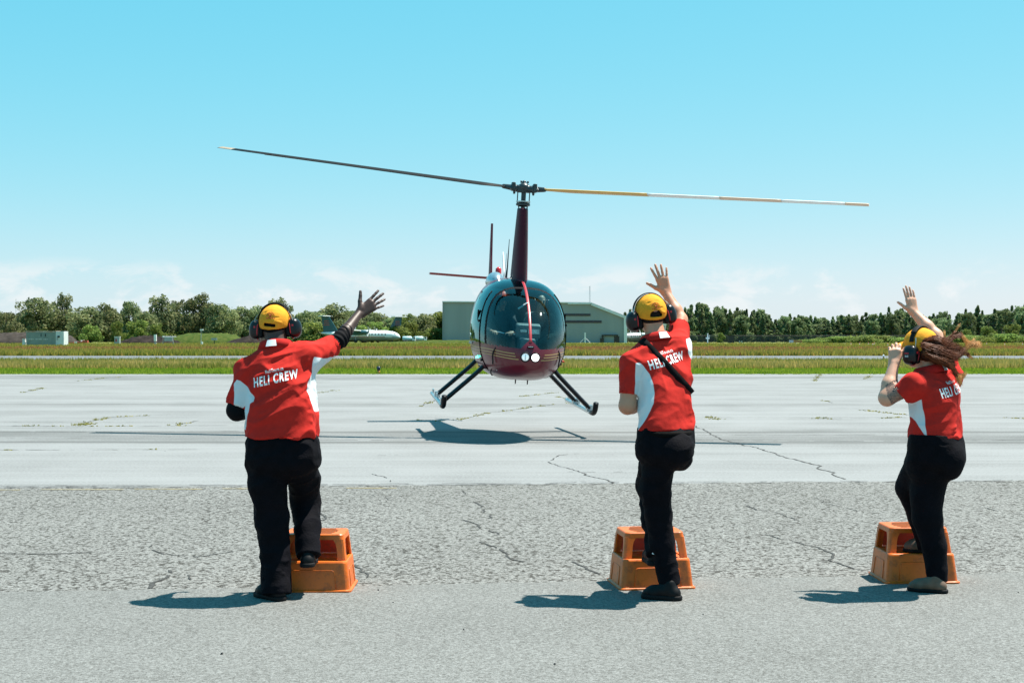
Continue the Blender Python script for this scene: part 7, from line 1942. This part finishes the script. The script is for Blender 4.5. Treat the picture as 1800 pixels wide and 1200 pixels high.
    for pth, rr_ in (([(1628, 604, -0.06), (1650, 607, -0.08), (1672, 615, -0.08), (1690, 617, -0.07)], (0.036, 0.034, 0.022, 0.005)), ([(1628, 622, -0.07), (1648, 628, -0.09), (1668, 636, -0.09), (1682, 658, -0.09)], (0.036, 0.032, 0.022, 0.005))):
        q_ = [P(*w_) for w_ in pth]
        for j in range(3): F.add(rcone(q_[j], q_[j + 1], rr_[j], rr_[j + 1]), 0.03)
    V, Fa = F.mesh(); V = folds(V, Fa, (), [((0.95, 0.0, -0.25), 6, 55, 0.010, None)], 0.004, 9.0); mk('hair_mass', V, Fa, pmat('dark_auburn_hair', (0.035, 0.008, 0.003), 0.6, 0.3, 40, spec=0.15), hair)
    for path, sp, cnt, tip in flows:
        for i in range(cnt * 12):
            ou, ov, od = Rn.gauss(0, sp * 0.36), Rn.gauss(0, sp * 0.36), Rn.gauss(0, 0.015); k = len(path); pts = []; wob = (Rn.gauss(0, 1.2), Rn.gauss(0, 2.0), Rn.uniform(0, 6), Rn.uniform(0, 6))
            for j, (u, v, d) in enumerate(path):
                q = 0.5 + 0.8 * j / (k - 1)
                pts.append(P(u + ou * q + Rn.gauss(0, 0.8) + wob[0] * math.sin(j * 1.7 + wob[2]), v + ov * q + Rn.gauss(0, 0.8) + wob[1] * math.sin(j * 2.1 + wob[3]), d + od))
            C = catmull(pts, 6); L = len(C); r0 = Rn.uniform(0.0005, 0.0015) * (0.8 if tip else 1.0)
            rr = [(r0 * 1.5 * (1 - 0.85 * (j / (L - 1)) ** 1.5), r0 * 0.6 * (1 - 0.8 * j / (L - 1))) for j in range(L)]
            if tip:
                h = int(L * 0.62); V, Fa = tube(C[:h + 1], rr[:h + 1], 5); gv[False].add(V, Fa); V, Fa = tube(C[h:], rr[h:], 5); gv[True].add(V, Fa)
            else:
                V, Fa = tube(C, rr, 5); gv[False].add(V, Fa)
    for q_ in (gv[False].build('hair_locks', M_HRED, hair, True), gv[True].build('hair_ends', M_HTIP, hair, True)): q_['kind'] = 'stuff'
    # shirt
    lo, hi = bounds([P(1560, 640), P(1705, 775), P(1645, 775, -0.24), P(1645, 775, 0.24)], 0.05); F = Field(lo, hi, 0.0056)
    F.add(stack(rows_px([(769, 1644.5, 47, 0.150), (758, 1644.5, 46.5, 0.148), (742, 1645, 43.5, 0.138), (722, 1643, 43.5, 0.140), (700, 1642, 45, 0.142), (680, 1643, 43, 0.125), (665, 1641, 34, 0.095), (656, 1640, 24, 0.075)], Y, yaw, LEAN), yaw, 2.3))
    F.add(rcone(nb + (0, 0, -0.03), shL + (0.01, 0, 0.0), 0.056, 0.060), 0.045).add(rcone(nb + (0.02, 0, -0.03), shR, 0.056, 0.062), 0.05)
    sl = P(1583, 694, -0.095); F.add(rcone(shL, sl, 0.066, 0.066, cut_b=True), 0.04); sr = P(1664, 630, 0.14); F.add(rcone(shR, sr, 0.066, 0.056, cut_b=True), 0.04)
    F.sub(rcone(sl, sl - (sl - shL) * 0.15, 0.058, 0.058)); F.sub(rcone(sr, sr - (sr - shR) * 0.15, 0.050, 0.050))
    pl = [np.array([at(u, v, Y)[[0, 2]] for u, v in q]) for q in ([(1587, 709), (1600, 707), (1611, 700), (1612, 710), (1614.5, 722), (1616, 740), (1616.5, 768), (1611, 757), (1604, 738), (1594, 724), (1582, 716)],)]
    segs = [(P(1614, 728, -0.16), P(1680, 722, -0.16), -0.004, 0.008), (P(1600, 752, -0.13), P(1640, 762, -0.17), 0.006, 0.010), (P(1650, 764, -0.16), P(1690, 745, -0.1), 0.006, 0.010), (P(1660, 768, -0.16), P(1692, 758, -0.1), -0.007, 0.008), (P(1633, 668, -0.12), P(1675, 670, -0.14), 0.007, 0.008), (P(1600, 690, -0.17), P(1625, 705, -0.17), -0.006, 0.010), (P(1590, 678, -0.15), P(1612, 700, -0.17), 0.005, 0.010), (P(1668, 655, -0.1), P(1685, 680, -0.08), 0.006, 0.008)]
    sh, V, Fa = wear(root, 'shirt', F, M_RSHIRT, segs, [((1, 0, 0.25), 2.8, 9.5, 0.012, None)], 0.0012, 35.1, {'panel': lambda V: poly_sd(V[:, [0, 2]], pl[0])})
    # fluttering hem at the back
    collar(root, P(1634, 652, 0.0), (-0.12, 0.05, 1), Rb, 0.080, 0.080, 0.040, 3, (-0.020, 0.026))
    bvh = BVHTree.FromPolygons(V.tolist(), Fa.tolist()); th = math.radians(9); fw = Rb[:, 1]; rr = Rb[:, 0]; rt = rr * math.cos(th) + np.array([0, 0, math.sin(th)]); up = np.array([0, 0, 1.0]) * math.cos(th) - rr * math.sin(th) * 0.4
    V2, F2 = text_mesh('HELI CREW', 0.246, 0.057, 0.030); print_on(sh, bvh, V2, F2, P(1680, 686, -0.10), rt, up, fw)
    V2, F2 = text_mesh('HeliTours.ca', 0.102, 0.018, 0.022); print_on(sh, bvh, V2, F2, P(1682, 671.5, -0.10), rt, up, fw)
    # trousers
    lo, hi = bounds([P(1560, 755, -0.24), P(1705, 755, 0.45), anS, anB], 0.08); F = Field(lo, hi, 0.0058)
    F.add(stack(rows_px([(762, 1644.5, 46, 0.140), (780, 1645.5, 49, 0.155), (800, 1646, 49.5, 0.165), (834, 1642, 47, 0.160)], Y, yaw, LEAN), yaw, 2.3, 0.10))
    F.add(ell(P(1664, 808, -0.06), (0.107, 0.120, 0.128)), 0.03).add(ell(P(1626, 822, -0.02), (0.10, 0.10, 0.10)), 0.04)
    F.add(rcone(P(1640, 820), P(1629, 870, 0.02), 0.108, 0.100), 0.03).add(rcone(P(1629, 870, 0.02), P(1630, 910, 0.02), 0.100, 0.090), 0.02).add(rcone(P(1630, 910, 0.02), P(1642, 960, 0.01), 0.090, 0.072), 0.02).add(rcone(P(1642, 960, 0.01), P(1646, 1000, 0.0), 0.072, 0.066), 0.02).add(rcone(P(1646, 1000), P(1648, 1022), 0.060, 0.060, cut_b=True), 0.015)
    F.add(rcone(P(1622, 818, 0.06), P(1601, 853, 0.22), 0.112, 0.092), 0.04).add(rcone(P(1601, 857, 0.22), P(1616, 905, 0.27), 0.090, 0.072), 0.03).add(rcone(P(1616, 905, 0.27), P(1628, 962, 0.32), 0.070, 0.056, cut_b=True), 0.03)
    segs = [(P(1598, 785, -0.1), P(1620, 790, -0.15), 0.006, 0.01), (P(1650, 780, -0.2), P(1690, 785, -0.1), -0.005, 0.008), (P(1628, 985, -0.08), P(1664, 978, -0.08), 0.006, 0.008), (P(1630, 1004, -0.08), P(1664, 1000, -0.08), -0.007, 0.007), (P(1650, 900, -0.1), P(1655, 850, -0.1), 0.004, 0.012)]
    wear(root, 'trousers', F, M_TROU, segs, [((1, 0, 0.3), 4, 9, 0.004, None)], 0.001, 48.8)
    for h_, t_, z_, a_ in ((heelS, toeS, GZ, anS), (heelB, toeB, zs, anB)):
        lo, hi = bounds([h_, t_, a_], 0.09); F = Field(lo, hi, 0.005); S = Field(lo, hi, 0.005); shoe(F, S, h_, t_, z_, a_, 0.042, 1.0); F.keep((0, 0, z_ + 0.004), (0, 0, -1)); S.keep((0, 0, z_), (0, 0, -1)); S.keep((0, 0, z_ + 0.022), (0, 0, 1))
        V, Fa = F.mesh(); s_ = mk('boot', relax(V, Fa, 1), Fa, M_BOOT, root); V, Fa = S.mesh(); mk('sole', V, Fa, M_SOLE, s_)
crew_right()

# ------------------------------------------------------------------ pilot and passenger (in the helicopter's own axes, then carried with it)
def seated(name, label, x, skin_c, top_mat, leg_mat, helmet):
    rt = empty(name); rt.matrix_world = HEL.matrix_basis.copy() if False else Matrix.Identity(4)
    hm = Matrix.Translation(HEL.location) @ HEL.rotation_euler.to_matrix().to_4x4()
    rt.matrix_world = hm @ Matrix.Translation((x, -0.28, 0.99)); tag(rt, label, 'person')
    O = np.array([x, -0.2, 0.98]); L = lambda a, b, c: np.array([a, b, c]) - 0 * O          # coordinates relative to the seat point
    R = frame((0, -1, 0)); hc = L(0.0 if x > 0 else 0.03, -0.10, 0.70); nb = L(0, -0.02, 0.52)
    el = [L(0.26 * s, -0.22, 0.22) for s in (-1, 1)]; wr = [L(0.16 * s, -0.46, 0.20) for s in (-1, 1)]; sh = [L(0.17 * s, -0.02, 0.46) for s in (-1, 1)]
    F = Field((-0.42, -0.95, -0.5), (0.42, 0.25, 0.92), 0.007)
    F.add(stack([(0.0, 0, 0, 0.15, 0.10), (0.3, 0, 0, 0.15, 0.09), (0.48, 0, 0, 0.12, 0.07)], 0)); head(F, hc, R, nb, 0.056)
    for i in (0, 1):
        F.add(rcone(nb - (0, 0, 0.03), sh[i], 0.05, 0.05), 0.03).add(rcone(sh[i], el[i], 0.045, 0.038), 0.02).add(rcone(el[i], wr[i], 0.038, 0.027), 0.02)
        hand(F, wr[i], (-0.3 * (1 if i else -1), -0.9, 0.1), (0, 0, 1), (-1 if i else 1, 0, 0), 1.0, 0.4, (45, 45, 45, 45), 30)
        s = -1 if i == 0 else 1; F.add(rcone(L(0.10 * s, 0, 0.04), L(0.15 * s, -0.46, 0.09), 0.07, 0.05), 0.03).add(rcone(L(0.15 * s, -0.46, 0.09), L(0.15 * s, -0.66, -0.28), 0.05, 0.035), 0.03).add(rcone(L(0.15 * s, -0.66, -0.30), L(0.15 * s, -0.82, -0.30), 0.035, 0.03), 0.02)
    V, Fa = F.mesh(); mk('body', V, Fa, skin(name + '_skin_' + ('a' if x < 0 else 'b'), skin_c), rt)
    F = Field((-0.42, -0.6, -0.12), (0.42, 0.25, 0.62), 0.009); F.add(stack([(-0.04, 0, 0, 0.18, 0.13), (0.25, 0, 0, 0.19, 0.125), (0.42, 0, 0, 0.18, 0.105), (0.53, 0, 0, 0.09, 0.075)], 0))
    for i in (0, 1):
        F.add(rcone(nb - (0, 0, 0.05), sh[i], 0.065, 0.07), 0.03).add(rcone(sh[i], el[i] + (wr[i] - el[i]) * (0.0 if x > 0 else 0.05), 0.068, 0.056), 0.03)
        if x < 0: F.add(rcone(el[i], el[i] + (wr[i] - el[i]) * 0.8, 0.052, 0.040), 0.02)
    wear(rt, 'shirt', F, top_mat, (), [((1, 0, 0.3), 3, 12, 0.006, None)], 0.001, x)
    F = Field((-0.42, -0.95, -0.45), (0.42, 0.25, 0.22), 0.010)
    F.add(ell((0, 0, 0.03), (0.19, 0.15, 0.12)))
    for s in (-1, 1): F.add(rcone(L(0.10 * s, 0, 0.04), L(0.15 * s, -0.46, 0.09), 0.092, 0.075), 0.04).add(rcone(L(0.15 * s, -0.46, 0.09), L(0.15 * s, -0.64, -0.25), 0.073, 0.058), 0.03)
    wear(rt, 'trousers', F, leg_mat, (), None, 0.002, x)
    F = Field(hc - 0.2, hc + 0.2, 0.006)
    if helmet:
        F.add(ell(hc + (0, 0.015, 0.035), (0.118, 0.135, 0.125))).add(rcone(hc + (-0.105, 0.01, -0.03), hc + (0.105, 0.01, -0.03), 0.045, 0.045), 0.03); F.sub(ell(hc + (0, -0.15, -0.045), (0.085, 0.10, 0.085)), 0.01); F.sub(ell(hc + (0, 0.0, 0.0), (0.082, 0.10, 0.10)))
        V, Fa = F.mesh(); h_ = mk('helmet', V, Fa, M_HBLK, rt)
        # red shell segments on the crown
        for a0, a1 in ((-66, -26), (-22, 16), (20, 64)):
            V = []; 
            for i in range(9):
                for j in range(7):
                    az = math.radians(a0 + (a1 - a0) * i / 8 * (1 - 0.0)); elv = math.radians(12 + 56 * j / 6)
                    k_ = 1 - 0.35 * (j / 6); azc = math.radians((a0 + a1) / 2); az = azc + (az - azc) * k_
                    V.append(hc + np.array([0.121 * math.sin(az) * math.cos(elv), 0.015 - 0.139 * math.cos(az) * math.cos(elv), 0.035 + 0.129 * math.sin(elv)]))
            mk('red_panel', V, [(i * 7 + j, (i + 1) * 7 + j, (i + 1) * 7 + j + 1, i * 7 + j + 1) for i in range(8) for j in range(6)], pmat('red_helmet_panel', (0.85, 0.07, 0.03), 0.5, 0.05), h_)
        V = []
        for i in range(17):
            for j in range(5):
                az = math.radians(-75 + 150 * i / 16); z = 0.062 - 0.075 * j / 4
                V.append(hc + np.array([0.112 * math.sin(az), 0.01 - 0.138 * math.cos(az), z]))
        mk('visor', V, [(i * 5 + j, (i + 1) * 5 + j, (i + 1) * 5 + j + 1, i * 5 + j + 1) for i in range(16) for j in range(4)], M_MUFF, h_)
        mb = MB(); mb.tube(catmull([hc + (-0.11, -0.02, -0.05), hc + (-0.09, -0.12, -0.08), hc + (-0.01, -0.135, -0.062)], 5), 0.005, 6); mb.tube([hc + (-0.02, -0.135, -0.062), hc + (0.02, -0.135, -0.062)], 0.013, 8); mb.build('boom_microphone', M_HBLK, h_)
    else:
        F.add(ell(hc + (0, 0.010, 0.025), (0.082, 0.100, 0.100))); F.keep(hc + (0, -0.045, 0), (0, -1, 0)); V, Fa = F.mesh(); mk('hair', V, Fa, M_HBRN, rt)
        muffs(rt, hc, R, -0.012, 0, True, 0.110)
    mb = MB(); mb.tube(catmull([L(0.17 if x > 0 else -0.17, -0.04, 0.50), L(0.05 if x > 0 else -0.05, -0.135, 0.30), L(-0.15 if x > 0 else 0.15, -0.12, 0.06)], 6), [(0.004, 0.022)] * 13, 8, flat=(0, 1, 0)); mb.build('seat_belt', M_STRAP, rt)
    return rt
M_PJ = pmat('black_pilot_jacket', (0.012, 0.016, 0.022), 0.8, 0.2, 20); M_PS = pmat('grey_striped_shirt', (0.10, 0.12, 0.12), 0.8, 0.3, 4.0, stretch=(2, 2, 60), color2=(0.03, 0.04, 0.045)); M_PK = pmat('khaki_trousers', (0.10, 0.095, 0.08), 0.8, 0.1, 20)
seated('person', 'helicopter pilot in black jacket and helmet with red crown panels', -0.31, (0.40, 0.21, 0.14), M_PJ, M_TROU, True)
seated('person', 'helicopter passenger in grey striped shirt sitting behind the sun glint', 0.33, (0.45, 0.26, 0.18), M_PS, M_PK, False)

for o in bpy.data.objects:
    for k in ('_world', '_base'):
        if k in o: del o[k]
